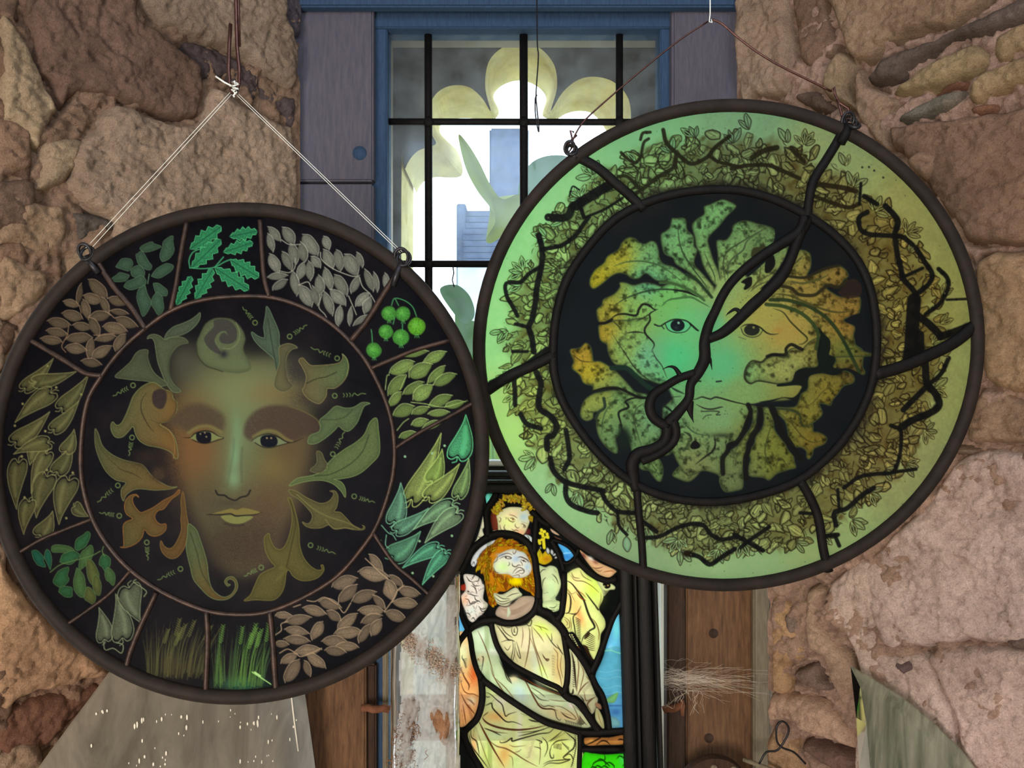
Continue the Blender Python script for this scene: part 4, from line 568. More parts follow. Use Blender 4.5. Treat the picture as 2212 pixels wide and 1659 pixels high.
    for k in range(16): L(SC6, [(400 + k * 8, 1230 + k * 6), (430 + k * 6, 1270 + k * 7)], 9); L(SC6, [(215 + k * 16, 1225 - k * 10 + 20), (235 + k * 14, 1190 - k * 8 + 10)], 7); L(SC6, [(610 - k * 4, 1120 + k * 34), (680 - k * 5, 1150 + k * 34)], 9); L(SC6, [(270 + k * 9, 1260 + (k % 3) * 6), (275 + k * 8, 1330 + k * 2)], 5)
    # child, orb, draperies at the right
    S(SC2, [(0,800),(60,740),(100,800),(170,740),(260,850),(260,920),(150,990),(50,970),(0,900)], (216, 172, 20)); A.blob(*SC2([(170, 890)])[0], 9, 6, (176, 100, 20), .8)
    L(SC2, [(60,780),(50,850)], 16); L(SC2, [(100,800),(110,840)], 10); S(SC2, [(-20,850),(60,700),(10,960)], (220,196,40))
    A.line(SC2([(90,390),(110,500),(130,690)]), 6.5, (222, 196, 40)); A.line(SC2([(30,580),(120,520),(195,480)]), 5, (222, 196, 40)); 
    for p in ((80,370),(60,430),(135,400),(180,445),(195,505),(30,565),(50,610)): A.dot(*SC2([p])[0], 3.4, (224, 200, 44))
    A.dot(*SC2([(92, 412)])[0], 1, K); A.dot(*SC2([(105, 515)])[0], 1, K)
    for x, y, l in ((195,745,15),(268,770,13),(312,815,10),(340,865,9),(65,690,6)): q = SC2([(x, y)])[0]; A.leaf(q[0], q[1], l, l * .55, 80 if x < 300 else -30, (232, 226, 220), out=K, ow=.5, grain=0)
    S(SC2, [(20,1020),(150,1040),(240,1010),(350,1050),(400,1200),(430,1350),(380,1500),(330,1600),(400,1700),(380,1800),(150,1800),(100,1600),(100,1450),(60,1300)], (206, 206, 154)); A.blob(*SC2([(260, 1400)])[0], 11, 26, (204, 222, 158), .8)
    for p in ([(40,1160),(100,1090),(160,1080)], [(90,1400),(110,1280),(160,1220)], [(270,1160),(340,1230),(390,1350)], [(280,1250),(330,1310)], [(110,1510),(200,1490)], [(250,1600),(330,1540)], [(240,1640),(350,1560)], [(300,1080),(350,1130)]): L(SC2, p, 11)
    S(SC4, [(80,230),(130,140),(300,130),(370,150),(385,250),(300,310),(180,310)], (210, 218, 158))
    for p in ([(140,230),(200,280),(290,290)], [(200,240),(280,245),(330,200)], [(310,190),(380,200)], [(330,230),(385,235)], [(320,270),(360,280)]): L(SC4, p, 9)
    S(SC2, [(380,620),(560,690),(660,810),(640,850),(520,940),(460,780)], (84, 170, 238)); A.line(SC2([(480,790),(600,780)]), 2, (180, 220, 250), .7); A.blob(*SC2([(540, 850)])[0], 7, 5, (40, 100, 190), .6)
    S(SC2, [(760,730),(900,830),(1100,950),(1400,1090),(1390,1150),(1270,1225),(1080,1150),(900,950)], (228, 170, 128)); S(SC2, [(250,350),(400,460),(330,450),(260,400)], (232, 180, 150)); S(SC2, [(300,480),(440,540),(380,540)], (110, 70, 54))
    A.blob(*SC2([(960, 880)])[0], 7, 4, (230, 210, 210), .8, 30); A.blob(*SC2([(1050, 950)])[0], 6, 4, (130, 70, 60), .7, 30); A.blob(*SC2([(840, 830)])[0], 7, 3, (110, 40, 40), .8, 50)
    for k in range(6): L(SC2, [(1180 + k * 40, 1130 + k * 4 - k * k * 3), (1250 + k * 28, 1110 - k * 2), (1330 + k * 8, 1100 + k * 8)], 8, (150, 84, 50))
    L(SC2, [(970,1040),(1080,1060),(1190,1030)], 14, (110, 60, 44)); L(SC2, [(1040,1080),(1120,1110),(1170,1090)], 9, (110, 60, 44))
    S(SC4, [(440,330),(450,100),(440,-250),(520,-330),(600,-380),(700,-400),(800,-300),(950,-200),(1050,-130),(1090,-20),(1070,120),(1010,270),(1100,430),(1110,560),(1040,680),(1020,850),(940,1085),(860,1000),(740,850),(600,650),(500,640),(390,520)], (226, 222, 140))
    A.blob(*SC4([(900, -60)])[0], 18, 26, (216, 240, 84), .85, -20); A.blob(*SC4([(600, 160)])[0], 14, 26, (246, 196, 120), .9); A.blob(*SC4([(700, 400)])[0], 9, 22, (240, 150, 90), .85, -20); A.blob(*SC4([(650, -180)])[0], 16, 22, (240, 210, 150), .8); A.blob(*SC4([(480, 150)])[0], 8, 22, (242, 196, 128), .8); A.blob(*SC4([(480, 500)])[0], 9, 12, (214, 190, 120), .8)
    for p, w, c in (([(440,-210),(560,-150),(680,0),(760,120),(820,300),(870,420),(940,560),(860,620),(760,720),(720,830)],26,K),([(440,-120),(540,0),(620,150)],6,BN),([(460,-80),(560,20),(680,-40)],4,BN),([(500,0),(540,60),(550,180),(520,320),(440,340)],20,K),([(790,0),(880,120),(1000,280),(950,240)],18,K),([(640,0),(720,90),(800,130)],20,(120,50,20)),([(620,-60),(740,20),(800,90)],10,(150,70,30)),([(720,210),(660,330),(590,400),(610,560),(640,720),(700,830)],15,K),([(520,340),(600,350),(640,330)],14,K),([(870,400),(960,500),(1010,650),(1000,780)],12,BN),([(1040,0),(1040,130),(1000,240)],7,BN),([(550,-280),(620,-200),(760,-180),(900,-100),(1010,0)],10,BN),([(560,-330),(600,-250),(700,-230)],10,BN),([(700,-360),(760,-260),(900,-180)],9,BN),([(430,390),(520,460),(530,560),(470,580),(420,520)],10,BN),([(450,430),(500,500),(480,540)],8,BN),([(540,400),(560,540),(550,620)],8,BN),([(740,850),(800,900),(840,1000),(920,1120)],44,(40,22,12)),([(770,760),(820,700),(860,650)],40,(44,26,14))): L(SC4, p, w, c)
    for k in range(13): L(SC4, [(620 + k * 3, 400 + k * 30), (670 + k * 2, 430 + k * 27), (715, 455 + k * 25)], 9)
    for k in range(7): L(SC4, [(640 + k * 10, 360 - k * 22), (690 + k * 6, 375 - k * 22)], 7, (110, 50, 24))
    for k in range(9): L(SC4, [(810 - k * 4, 690 + k * 34 - 60), (880, 740 + k * 32 - 60), (950, 790 + k * 27 - 60)], 9)
    S(SC2, [(1080,1300),(1200,1290),(1320,1330),(1400,1390),(1380,1440),(1300,1450),(1200,1560),(1160,1450)], (222, 216, 156)); 
    S(SC2, [(1180,1330),(1300,1330),(1310,1400),(1230,1420)], K); A.dot(*SC2([(1210,1380)])[0], 1.6, (180,170,110)); A.dot(*SC2([(1270,1365)])[0], 1.6, (190,150,90))
    for k in range(5): L(SC2, [(1190, 1450 + k * 26), (1240, 1470 + k * 20), (1310 - k * 12, 1450 + k * 30)], 8)
    for k in range(12):
        for j in range(2): q = SC4([(560 + j * 40 + k * 17 - 30, 690 + k * 34)])[0]; A.dot(q[0], q[1], 1.5, (228, 210, 150) if k < 6 or k > 9 else (190, 100, 60))
    S(SC4, [(1320,365),(1340,420),(1365,1000),(1400,1700),(1420,2150),(1380,2210),(1200,2220),(1170,2050),(1110,1750),(1040,1600),(950,1370),(1080,1050),(1230,500)], (102, 178, 226))
    A.blob(*SC4([(1290, 600)])[0], 8, 26, (116, 206, 216), .8); A.blob(*SC4([(1200, 900)])[0], 5, 8, (140, 200, 240), .8); A.line(SC4([(1110,950),(1200,940),(1280,970),(1360,990)]), 2, (150, 230, 190), .8)
    for y in (1280, 1390, 1540, 1640): A.line(SC4([(1010 + (y - 1280) * .1, y), (1150, y + 20), (1300, y - 20), (1390, y)]), 1, (160, 205, 245), .7)
    S(SC6, [(1110,560),(1240,460),(1330,430),(1260,590)], (150, 226, 140)); A.line(SC6([(1130,640),(1420,640)]), 4, (70, 120, 180), .8); S(SC6, [(1180,820),(1280,830),(1350,900),(1340,980),(1200,980)], (140, 200, 206)); A.blob(*SC6([(1290, 740)])[0], 12, 9, (60, 110, 180), .7)
    S(SC4, [(520,930),(640,950),(760,1230),(860,1440),(950,1659),(990,1760),(900,1980),(780,1800),(650,1680),(530,1620),(530,1200)], (212, 200, 158))
    for p, w, c in (([(560,960),(600,1150),(620,1350),(640,1600)],26,(40,26,18)),([(640,980),(680,1200),(660,1450),(650,1620)],12,BN),([(700,1150),(760,1300),(720,1500),(680,1640)],10,BN),([(860,1440),(780,1500),(700,1600),(660,1680)],16,(90,50,40)),([(800,1360),(830,1400),(880,1450)],8,BN),([(700,1680),(760,1760),(730,1780)],14,K),([(770,1620),(800,1760),(900,1720)],10,BN),([(960,1700),(890,1740),(820,1830),(890,1950)],18,(90,60,36)),([(590,1560),(580,1640),(540,1650)],24,K)): L(SC4, p, w, c)
    for k in range(12): L(SC4, [(575 + (k % 2) * 4, 1120 + k * 36), (600, 1140 + k * 36), (625, 1130 + k * 36)], 8); L(SC4, [(740 + k * 11, 1590 - k * 12), (760 + k * 11, 1640 - k * 12)], 8, (90, 60, 50))
    S(SC6, [(960,690),(1010,700),(1080,850),(1100,1000),(1060,1000),(960,860)], (228, 218, 154)); L(SC6, [(990,720),(1020,850),(1070,980)], 10, (150, 110, 60)); S(SC6, [(960,590),(1040,620),(1050,700),(960,650)], (190, 140, 104))
    S(SC6, [(770,1200),(830,1160),(1180,1160),(1400,1120),(1430,1180),(1400,1270),(1100,1280),(820,1290)], (192, 122, 62)); A.blob(*SC6([(890, 1205)])[0], 6, 3, (232, 170, 80), .8)
    for p in ([(780,1290),(900,1240),(1010,1180),(1060,1150)], [(960,1290),(1050,1220),(1130,1220),(1200,1280)], [(1050,1200),(1080,1230)], [(1130,1230),(1180,1160)], [(1320,1200),(1370,1190),(1420,1200)]): L(SC6, p, 20)
    S(SC6, [(750,1450),(900,1420),(1100,1440),(1400,1430),(1450,1500),(1430,2000),(740,2000)], (52, 200, 16)); A.blob(*SC6([(1390, 1530)])[0], 6, 12, (70, 190, 90), .8)
    for k in range(16):
        x, y = R.uniform(760, 1430), R.uniform(1500, 2000); L(SC6, [(x, y), (x + 60, y - 50), (x + 140, y), (x + 150, y + 60)], 20, (14, 60, 10))
    L(SC6, [(1100,1430),(1110,1520),(1000,1540),(930,1580),(900,1640)], 20, (14,50,10)); L(SC6, [(1110,1540),(1160,1600),(1200,1640)], 16, (14,50,10))
    A.C *= (1 + .12 * (fbm(A.X, A.Y, 14, 91, 3) - .5))[..., None]
    return A

SAINT_LEADS = [  # (frame, points, width in photo pixels)
    (SC1, [(60,1560),(170,1390),(300,1110),(420,1000),(560,900),(720,850),(880,850),(1040,890),(1170,970),(1260,1080),(1320,1250),(1345,1450),(1370,1610),(1380,1810),(1370,1960),(1300,2130),(1150,2250),(980,2305),(800,2300),(680,2260),(500,2270),(380,2320),(240,2420)], 15),
    (SC3, [(240,912),(200,850),(140,700),(100,500),(75,300),(85,100),(120,-20)], 11),
    (SC3, [(60,1200),(100,1090),(240,912)], 13),
    (SC1, [(700,190),(640,300),(560,420),(530,520),(545,700),(560,900)], 14), (SC1, [(470,180),(520,430)], 8),
    (SC1, [(1345,560),(1330,800),(1320,1000),(1310,1180)], 13), (SC1, [(1260,480),(1345,560),(1420,640),(1560,720)], 12),
    (SC3, [(1380,380),(1400,570),(1550,640),(1659,760),(1800,940),(1820,1060)], 17),
    (SC4, [(440,690),(470,900),(500,1100),(500,1300),(480,1500),(430,1640)], 13),
    (SC4, [(440,-330),(440,0),(420,200),(390,360),(300,450)], 14), (SC2, [(250,550),(340,700),(400,850),(440,950),(475,1100)], 11), (SC2, [(440,950),(560,960),(690,860),(640,740),(520,640),(340,560),(250,550)], 9),
    (SC2, [(690,860),(800,1000),(950,1130),(1100,1230),(1270,1280),(1430,1250)], 14), (SC2, [(690,860),(720,780),(740,700)], 9),
    (SC4, [(440,690),(560,850),(680,1000),(800,1180),(880,1310)], 16), (SC4, [(880,1310),(980,1100),(1080,850),(1150,650),(1230,430),(1330,250),(1400,120)], 13),
    (SC4, [(880,1310),(960,1500),(1060,1660),(1120,1850),(1160,2050),(1180,2230)], 12),
    (SC3, [(610,780),(640,950),(700,1150),(780,1300),(900,1420),(1000,1500),(1200,1610),(1500,1760),(1700,1850),(1790,1950)], 12),
    (SC4, [(430,1640),(520,1720),(620,1760),(720,1850),(830,2000),(950,2180),(1000,2250)], 16),
    (SC3, [(240,912),(280,1100),(300,1250),(330,1400),(380,1560),(450,1720)], 12), (SC5, [(450,200),(560,280),(750,420),(900,530),(1050,630),(1250,760),(1450,880),(1600,945),(1850,1010),(2060,1070),(2300,1080),(2560,1060),(2800,1045)], 14),
    (SC5, [(450,200),(470,450),(450,650),(380,850),(280,960),(170,1080),(190,1200),(280,1400),(400,1600),(560,1850)], 15), (SC5, [(90,1010),(170,1080)], 9),
    (SC6, [(700,1060),(705,1200),(700,1400),(690,1659),(690,2300)], 11), (SC6, [(700,1350),(1450,1350)], 11),
]
# ---------------------------------------------------------------- helpers
def P(px, py, d): return Vector(((px - 1106) / FP * d, d, (829.5 - py) / FP * d))
class Plane:
    def __init__(s, o, n): s.o = Vector(o); s.n = Vector(n).normalized(); s.u = Vector((0, 0, 1)).cross(s.n).normalized() * -1; s.v = s.u.cross(s.n).normalized(); s.v = s.v if s.v.z > 0 else -s.v; s.u = s.u if s.u.x > 0 else -s.u
    def at(s, px, py, off=0):               # where the sight line of a photo pixel meets the plane
        r = Vector(((px - 1106) / FP, 1, (829.5 - py) / FP)); t = s.o.dot(s.n) / r.dot(s.n); return r * t + s.n * off
    def arr(s, px, py):
        rx, rz = (np.asarray(px) - 1106) / FP, (829.5 - np.asarray(py)) / FP
        t = s.o.dot(s.n) / (rx * s.n.x + s.n.y + rz * s.n.z); return np.stack([rx * t, t, rz * t], -1)
    def uv(s, p): d = Vector(p) - s.o; return d.dot(s.u), d.dot(s.v)
def mesh_obj(name, verts, faces, mat=None, parent=None, smooth=True):
    me = bpy.data.meshes.new(name); me.from_pydata([tuple(v) for v in verts], [], faces); me.update()
    if smooth: me.polygons.foreach_set('use_smooth', [True] * len(me.polygons))
    o = bpy.data.objects.new(name, me); COL.objects.link(o)
    if mat: me.materials.append(mat)
    if parent: o.parent = parent
    return o
def grid_obj(name, V, Q, mat, parent=None, col=None):
    me = bpy.data.meshes.new(name); me.vertices.add(len(V)); me.vertices.foreach_set('co', np.ascontiguousarray(V, np.float32).ravel())
    me.loops.add(len(Q) * 4); me.loops.foreach_set('vertex_index', np.ascontiguousarray(Q, np.int32).ravel())
    me.polygons.add(len(Q)); me.polygons.foreach_set('loop_start', np.arange(0, len(Q) * 4, 4, dtype=np.int32)); 
    me.polygons.foreach_set('use_smooth', np.ones(len(Q), bool)); me.update(calc_edges=True)
    if col is not None:
        a = me.attributes.new('paint', 'FLOAT_COLOR', 'POINT'); c = np.ones((len(V), 4), np.float32); c[:, :3] = col; a.data.foreach_set('color', c.ravel())
    me.materials.append(mat); o = bpy.data.objects.new(name, me); COL.objects.link(o)
    if parent: o.parent = parent
    return o
def tag(o, label=None, cat_=None, group=None, kind=None):
    if label: o['label'] = label
    if cat_: o['category'] = cat_
    if group: o['group'] = group
    if kind: o['kind'] = kind
    return o
def empty(name, loc=(0, 0, 0)):
    o = bpy.data.objects.new(name, None); COL.objects.link(o); o.location = loc; o.empty_display_size = .02
    bpy.context.view_layer.update(); return o
def adopt(root):                             # children were modelled in world space: keep them there
    bpy.context.view_layer.update(); inv = Matrix.Translation(root.location).inverted()
    for c in root.children: c.matrix_parent_inverse = inv
def box(name, x0, x1, y0, y1, z0, z1, mat, parent=None, bev=0.0):
    bm = bmesh.new(); bmesh.ops.create_cube(bm, size=1)
    for v in bm.verts: v.co = Vector((x0 + (v.co.x + .5) * (x1 - x0), y0 + (v.co.y + .5) * (y1 - y0), z0 + (v.co.z + .5) * (z1 - z0)))
    if bev: bmesh.ops.bevel(bm, geom=bm.edges[:], offset=bev, segments=2, affect='EDGES')
    me = bpy.data.meshes.new(name); bm.to_mesh(me); bm.free(); me.materials.append(mat)
    o = bpy.data.objects.new(name, me); COL.objects.link(o)
    if parent: o.parent = parent
    return o
def tube(name, pts, r, mat, parent=None, seg=8, taper=None, closed=False, flat=None, nrm=None):
    """Sweep an ellipse along pts. flat = half thickness along nrm (a lead came), else round."""
    pts = [Vector(p) for p in pts]; n = len(pts); V, F = [], []
    for i, p in enumerate(pts):
        a, b = (pts[(i - 1) % n], pts[(i + 1) % n]) if closed else (pts[max(0, i - 1)], pts[min(n - 1, i + 1)])
        t = (b - a).normalized(); N = Vector(nrm) if nrm is not None else (Vector((0, 1, 0)) if abs(t.y) < .9 else Vector((1, 0, 0)))
        s = t.cross(N).normalized(); N2 = s.cross(t).normalized(); k = taper(i / max(1, n - 1)) if taper else 1
        rr = r[i] if hasattr(r, '__len__') else r
        for j in range(seg):
            an = 2 * math.pi * j / seg; V.append(p + s * math.cos(an) * rr * k + N2 * math.sin(an) * (flat if flat else rr) * (k if not flat else max(.35, k)))
    m = n if closed else n - 1
    for i in range(m):
        for j in range(seg): a, b = i * seg + j, i * seg + (j + 1) % seg; c, d = ((i + 1) % n) * seg + (j + 1) % seg, ((i + 1) % n) * seg + j; F.append((a, b, c, d))
    if not closed: F.append(tuple(range(seg))[::-1]); F.append(tuple(range((n - 1) * seg, n * seg)))
    return mesh_obj(name, V, F, mat, parent)

# ---------------------------------------------------------------- materials
class NT:
    def __init__(s, name):
        s.m = bpy.data.materials.new(name); s.m.use_nodes = True; s.t = s.m.node_tree; s.t.nodes.clear(); s.out = s.n('ShaderNodeOutputMaterial')
    def n(s, t, **k):
        x = s.t.nodes.new(t)
        for a, b in k.items():
            if hasattr(x, a): setattr(x, a, b)
            else: s.put(x, a.replace('_', ' '), b)
        return x
    def put(s, node, sock, val):
        i = node.inputs[sock]
        if isinstance(val, bpy.types.NodeSocket): s.t.links.new(val, i)
        else: i.default_value = val if not (isinstance(val, tuple) and len(val) == 3 and i.type == 'RGBA') else (*val, 1)
    def noise(s, scale, detail=6, rough=.6, vec=None, dist=0):
        x = s.n('ShaderNodeTexNoise'); s.put(x, 'Scale', scale); s.put(x, 'Detail', detail); s.put(x, 'Roughness', rough); s.put(x, 'Distortion', dist)
        s.put(x, 'Vector', vec or s.n('ShaderNodeTexCoord').outputs['Object']); return x.outputs['Fac']
    def ramp(s, fac, stops):
        x = s.n('ShaderNodeValToRGB'); s.put(x, 'Fac', fac); r = x.color_ramp
        while len(r.elements) < len(stops): r.elements.new(.5)
        for e, (p, c) in zip(r.elements, stops): e.position = p; e.color = (*c, 1) if len(c) == 3 else c
        return x.outputs['Color']
    def mixc(s, fac, a, b, mode='MIX'):
        x = s.n('ShaderNodeMix'); x.data_type = 'RGBA'; x.blend_type = mode
        for i, v in ((0, fac), (6, a), (7, b)):
            if isinstance(v, bpy.types.NodeSocket): s.t.links.new(v, x.inputs[i])
            else: x.inputs[i].default_value = v if not isinstance(v, tuple) else (*v[:3], 1)
        return x.outputs[2]
    def bump(s, h, dist, strength=1, nrm=None):
        x = s.n('ShaderNodeBump'); s.put(x, 'Height', h); s.put(x, 'Distance', dist); s.put(x, 'Strength', strength)
        if nrm: s.put(x, 'Normal', nrm)
        return x.outputs['Normal']
    def bsdf(s, col, rough=.8, nrm=None, metal=0, spec=.3):
        x = s.n('ShaderNodeBsdfPrincipled'); s.put(x, 'Base Color', col); s.put(x, 'Roughness', rough); s.put(x, 'Metallic', metal); s.put(x, 'Specular IOR Level', spec)
        if nrm: s.put(x, 'Normal', nrm)
        return x.outputs[0]
    def mixs(s, f, a, b):
        x = s.n('ShaderNodeMixShader'); s.put(x, 0, f); s.t.links.new(a, x.inputs[1]); s.t.links.new(b, x.inputs[2]); return x.outputs[0]
    def done(s, sh): s.t.links.new(sh, s.out.inputs['Surface']); return s.m
def L3(*c): return tuple(float(v) for v in lin(c))
def simple(name, c1, c2, scale=20, rough=.75, bump=.002, metal=0, spec=.3, stretch=None, fine=0):
    t = NT(name); vec = None
    if stretch:
        mp = t.n('ShaderNodeMapping'); t.put(mp, 'Vector', t.n('ShaderNodeTexCoord').outputs['Object']); mp.inputs['Scale'].default_value = stretch; vec = mp.outputs[0]
    f = t.noise(scale, 8, .65, vec); g = t.noise(scale * 5, 4, .6, vec)
    c = t.ramp(f, [(.3, L3(*c1)), (.7, L3(*c2))])
    return t.done(t.bsdf(c, rough, t.bump(g, bump, .6, t.bump(f, bump * 2, .6)), metal, spec))
def stone_mat(name, tint_by_object=True, base=(150, 122, 108), lo=.55, hi=1.25):
    t = NT(name); oi = t.n('ShaderNodeObjectInfo'); base_c = oi.outputs['Color'] if tint_by_object else None
    a, b, c, d = t.noise(9, 5, .6), t.noise(38, 8, .72), t.noise(150, 6, .75), t.noise(4, 3, .5, dist=.6); e = t.noise(420, 4, .7)
    col = base_c if tint_by_object else L3(*base)
    m = t.mixc(1.0, col, t.ramp(a, [(.28, (.72, .70, .68)), (.5, (1.0, .99, .98)), (.75, (hi, hi, hi * 1.02))]), 'MULTIPLY')
    m = t.mixc(1.0, m, t.ramp(b, [(.30, (.62, .57, .54)), (.45, (1.0, .99, .98)), (.75, (1.22, 1.2, 1.18))]), 'MULTIPLY')
    m = t.mixc(1.0, m, t.ramp(c, [(.30, (.84, .83, .82)), (.6, (1.1, 1.1, 1.1))]), 'MULTIPLY')
    m = t.mixc(t.ramp(d, [(.52, (0, 0, 0)), (.68, (.35, .35, .35))]), m, L3(160, 122, 100))
    n = t.bump(e, .0016, .9, t.bump(c, .0042, .9, t.bump(b, .007, .8, t.bump(a, .010, .6))))
    return t.done(t.bsdf(t.mixc(1.0, m, t.ramp(e, [(.32, (.80, .79, .78)), (.6, (1.1, 1.1, 1.1))]), 'MULTIPLY'), .93, n, 0, .15))
def pane_mat(name, gain, clear=0.0, front=.10, rough=.35, grain=.0):
    """Painted, acid-matted glass: light comes through it scattered and coloured by the enamel."""
    t = NT(name); at = t.n('ShaderNodeAttribute'); at.attribute_name = 'paint'; c = at.outputs['Color']
    g = t.mixc(1.0, c, gain, 'MULTIPLY')
    tr = t.n('ShaderNodeBsdfTranslucent'); t.put(tr, 'Color', g); sh = tr.outputs[0]
    if clear:
        tp = t.n('ShaderNodeBsdfTransparent'); t.put(tp, 'Color', g); sh = t.mixs(clear, sh, tp.outputs[0])
    nb = t.bump(t.noise(260, 3, .6), .0006, .5, t.bump(t.noise(14, 3, .5), .002, .6))
    fr = t.bsdf(t.mixc(1.0, c, (.35, .35, .35), 'MULTIPLY'), rough, nb, 0, .18)
    return t.done(t.mixs(front, sh, fr))
def glass_mat(name, tint, clear=.85, haze=(200, 210, 215), rough=.08, gl=.25, streak=None, haze2=None):
    t = NT(name); hc = L3(*haze)
    if streak:
        mp = t.n('ShaderNodeMapping'); t.put(mp, 'Vector', t.n('ShaderNodeTexCoord').outputs['Object']); mp.inputs['Scale'].default_value = streak
        hc = t.ramp(t.noise(1.5, 6, .6, mp.outputs[0], 1.2), [(.35, L3(*haze)), (.68, L3(*haze2))])
    tp = t.n('ShaderNodeBsdfTransparent'); t.put(tp, 'Color', tint)
    d = t.n('ShaderNodeBsdfDiffuse'); t.put(d, 'Color', hc); tr = t.n('ShaderNodeBsdfTranslucent'); t.put(tr, 'Color', hc)
    f = t.noise(30, 6, .6); h = t.mixs(.6, d.outputs[0], tr.outputs[0])
    mm = t.n('ShaderNodeMapRange'); t.put(mm, 0, f); mm.inputs[1].default_value = .3; mm.inputs[2].default_value = .75; mm.inputs[3].default_value = 1 - clear - .05 if clear < .95 else 0; mm.inputs[4].default_value = 1 - clear + .08
    s = t.mixs(mm.outputs[0], tp.outputs[0], h)
    gb = t.n('ShaderNodeBsdfGlossy'); t.put(gb, 'Roughness', rough); fr = t.n('ShaderNodeFresnel'); t.put(fr, 'IOR', 1.45)
    k = t.n('ShaderNodeMath', operation='MULTIPLY'); t.t.links.new(fr.outputs[0], k.inputs[0]); k.inputs[1].default_value = gl * 4
    return t.done(t.mixs(k.outputs[0], s, gb.outputs[0]))
M = {}
M['stone'] = stone_mat('rubble_stone'); M['mortar'] = stone_mat('lime_mortar')
M['plaster'] = simple('room_plaster', (150, 138, 124), (176, 166, 152), 6, .95, .004)
M['lead'] = simple('lead_came', (14, 13, 14), (24, 22, 22), 60, .55, .0006, 0, .10)
M['zinc'] = simple('bronzed_rim', (28, 24, 22), (44, 36, 32), 45, .65, .0004, 0, .15)
M['copper'] = simple('tinned_copper_line', (30, 25, 24), (74, 54, 46), 90, .42, .0005, .35, .4)
M['wire'] = simple('copper_wire', (66, 42, 40), (98, 66, 58), 200, .35, .0001, .8, .5)
M['dark_wire'] = simple('dark_wire', (30, 30, 34), (52, 50, 54), 200, .4, .0001, .6, .5)
M['frame_glare_tint'] = simple('glare_tinted_window_timber', (46, 68, 98), (60, 86, 118), 12, .8, .001, stretch=(30, 30, 4))  # timber tinted blue to imitate the glare over the window
M['board_veil_tint'] = simple('veil_tinted_lining_board', (82, 82, 98), (104, 98, 110), 8, .85, .002, stretch=(22, 22, 3))  # mauve-grey tint imitates the bluish veil beside the window
M['board_brown'] = simple('brown_lining_board', (78, 54, 40), (128, 94, 66), 7, .8, .002, stretch=(24, 24, 3))
M['board_dark'] = simple('dark_stained_board', (50, 36, 30), (78, 56, 44), 9, .8, .002, stretch=(24, 24, 3))
M['board_grey'] = simple('weathered_board_edge', (112, 102, 86), (140, 130, 110), 12, .85, .001, stretch=(24, 24, 3))
M['black_frame'] = simple('black_moulding', (20, 20, 22), (34, 33, 33), 20, .42, .0006, 0, .2, stretch=(20, 20, 2))
M['tracery'] = simple('sandstone_tracery_shade', (64, 60, 58), (92, 86, 80), 14, .9, .003)  # stone face toned dark as in shade; soffits use a lit copy
M['tracery_lit'] = simple('sunlit_tint_soffit', (190, 168, 96), (246, 232, 170), 14, .9, .003)  # same sandstone with sunlight put into its colour
M['slate'] = simple('slate_grey', (58, 68, 90), (84, 96, 120), 24, .8, .003)
M['leafy'] = None
t = NT('leaf_green'); oi = t.n('ShaderNodeObjectInfo'); tr = t.n('ShaderNodeBsdfTranslucent'); t.put(tr, 'Color', oi.outputs['Color']); M['leafy'] = t.done(t.mixs(.5, t.bsdf(oi.outputs['Color'], .5), tr.outputs[0]))
M['pane_left'] = pane_mat('painted_glass_brown', (3.2, 2.85, 2.75), 0, .08, .38)
M['pane_right'] = pane_mat('painted_glass_green', (2.75, 2.3, 2.2), 0, .05, .30)
M['pane_saint'] = pane_mat('painted_glass_figure', (1.6, 1.38, 1.22), .4, .05, .2)
M['window_glass'] = glass_mat('old_window_glass', (.93, .97, 1, 1), .93, (190, 200, 210), .1, .2)
M['sleeve'] = glass_mat('clear_plastic', (.96, .96, .96, 1), .97, (230, 230, 230), .12, .35)
M['dusty_glass'] = glass_mat('dusty_sheet_glass', (.85, .86, .82, 1), .20, (160, 152, 138), .25, .2, (9, 9, 3), (224, 214, 198))
M['bevel_glass'] = glass_mat('green_mirror_glass', (.88, .92, .88, 1), .45, (112, 122, 108), .05, .3, (30, 30, 2.0), (226, 226, 206))  # pale streaks in the haze colour stand in for distorted reflections
t = NT('white_gauze'); tr = t.n('ShaderNodeBsdfTranslucent'); t.put(tr, 'Color', L3(240, 238, 236)); tp = t.n('ShaderNodeBsdfTransparent')
M['gauze'] = t.done(t.mixs(.42, t.mixs(.6, t.bsdf(L3(246, 244, 244), .6), tr.outputs[0]), tp.outputs[0]))
M['fleece'] = simple('tan_fleece', (196, 160, 138), (232, 212, 194), 60, .95, .004)
M['fleece_brown'] = simple('brown_fleece', (120, 84, 58), (176, 132, 100), 60, .95, .004)
M['white'] = simple('white_rail_highlight', (222, 224, 224), (238, 238, 236), 10, .6, .0005)
M['rust'] = simple('rusty_iron', (96, 58, 40), (150, 100, 76), 50, .85, .001, .3)
M['web'] = simple('cobweb_silk', (210, 196, 180), (235, 226, 214), 50, .7, .0001)
M['speck'] = simple('droppings', (222, 214, 198), (240, 234, 222), 50, .8, .0005)  # also used for the highlight strip on the glass sheet
t = NT('nylon_line'); M['nylon'] = t.done(t.bsdf(L3(226, 228, 220), .22, None, 0, .8))

# ---------------------------------------------------------------- room shell
ZT, ZB = 0.80, -1.35
def struct(o): o['kind'] = 'structure'; return o
struct(box('floor', -1.6, 1.6, -2.1, 2.2, ZB - .08, ZB, M['plaster'])); struct(box('ceiling', -1.6, 1.6, -2.1, 1.30, ZT, ZT + .06, M['plaster']))
struct(box('wall_rear', -1.6, 1.6, -2.2, -2.1, ZB, ZT, M['plaster'])); struct(box('wall_side_left', -1.66, -1.6, -2.1, .8, ZB, ZT, M['plaster'])); struct(box('wall_side_right', 1.6, 1.66, -2.1, .8, ZB, ZT, M['plaster']))
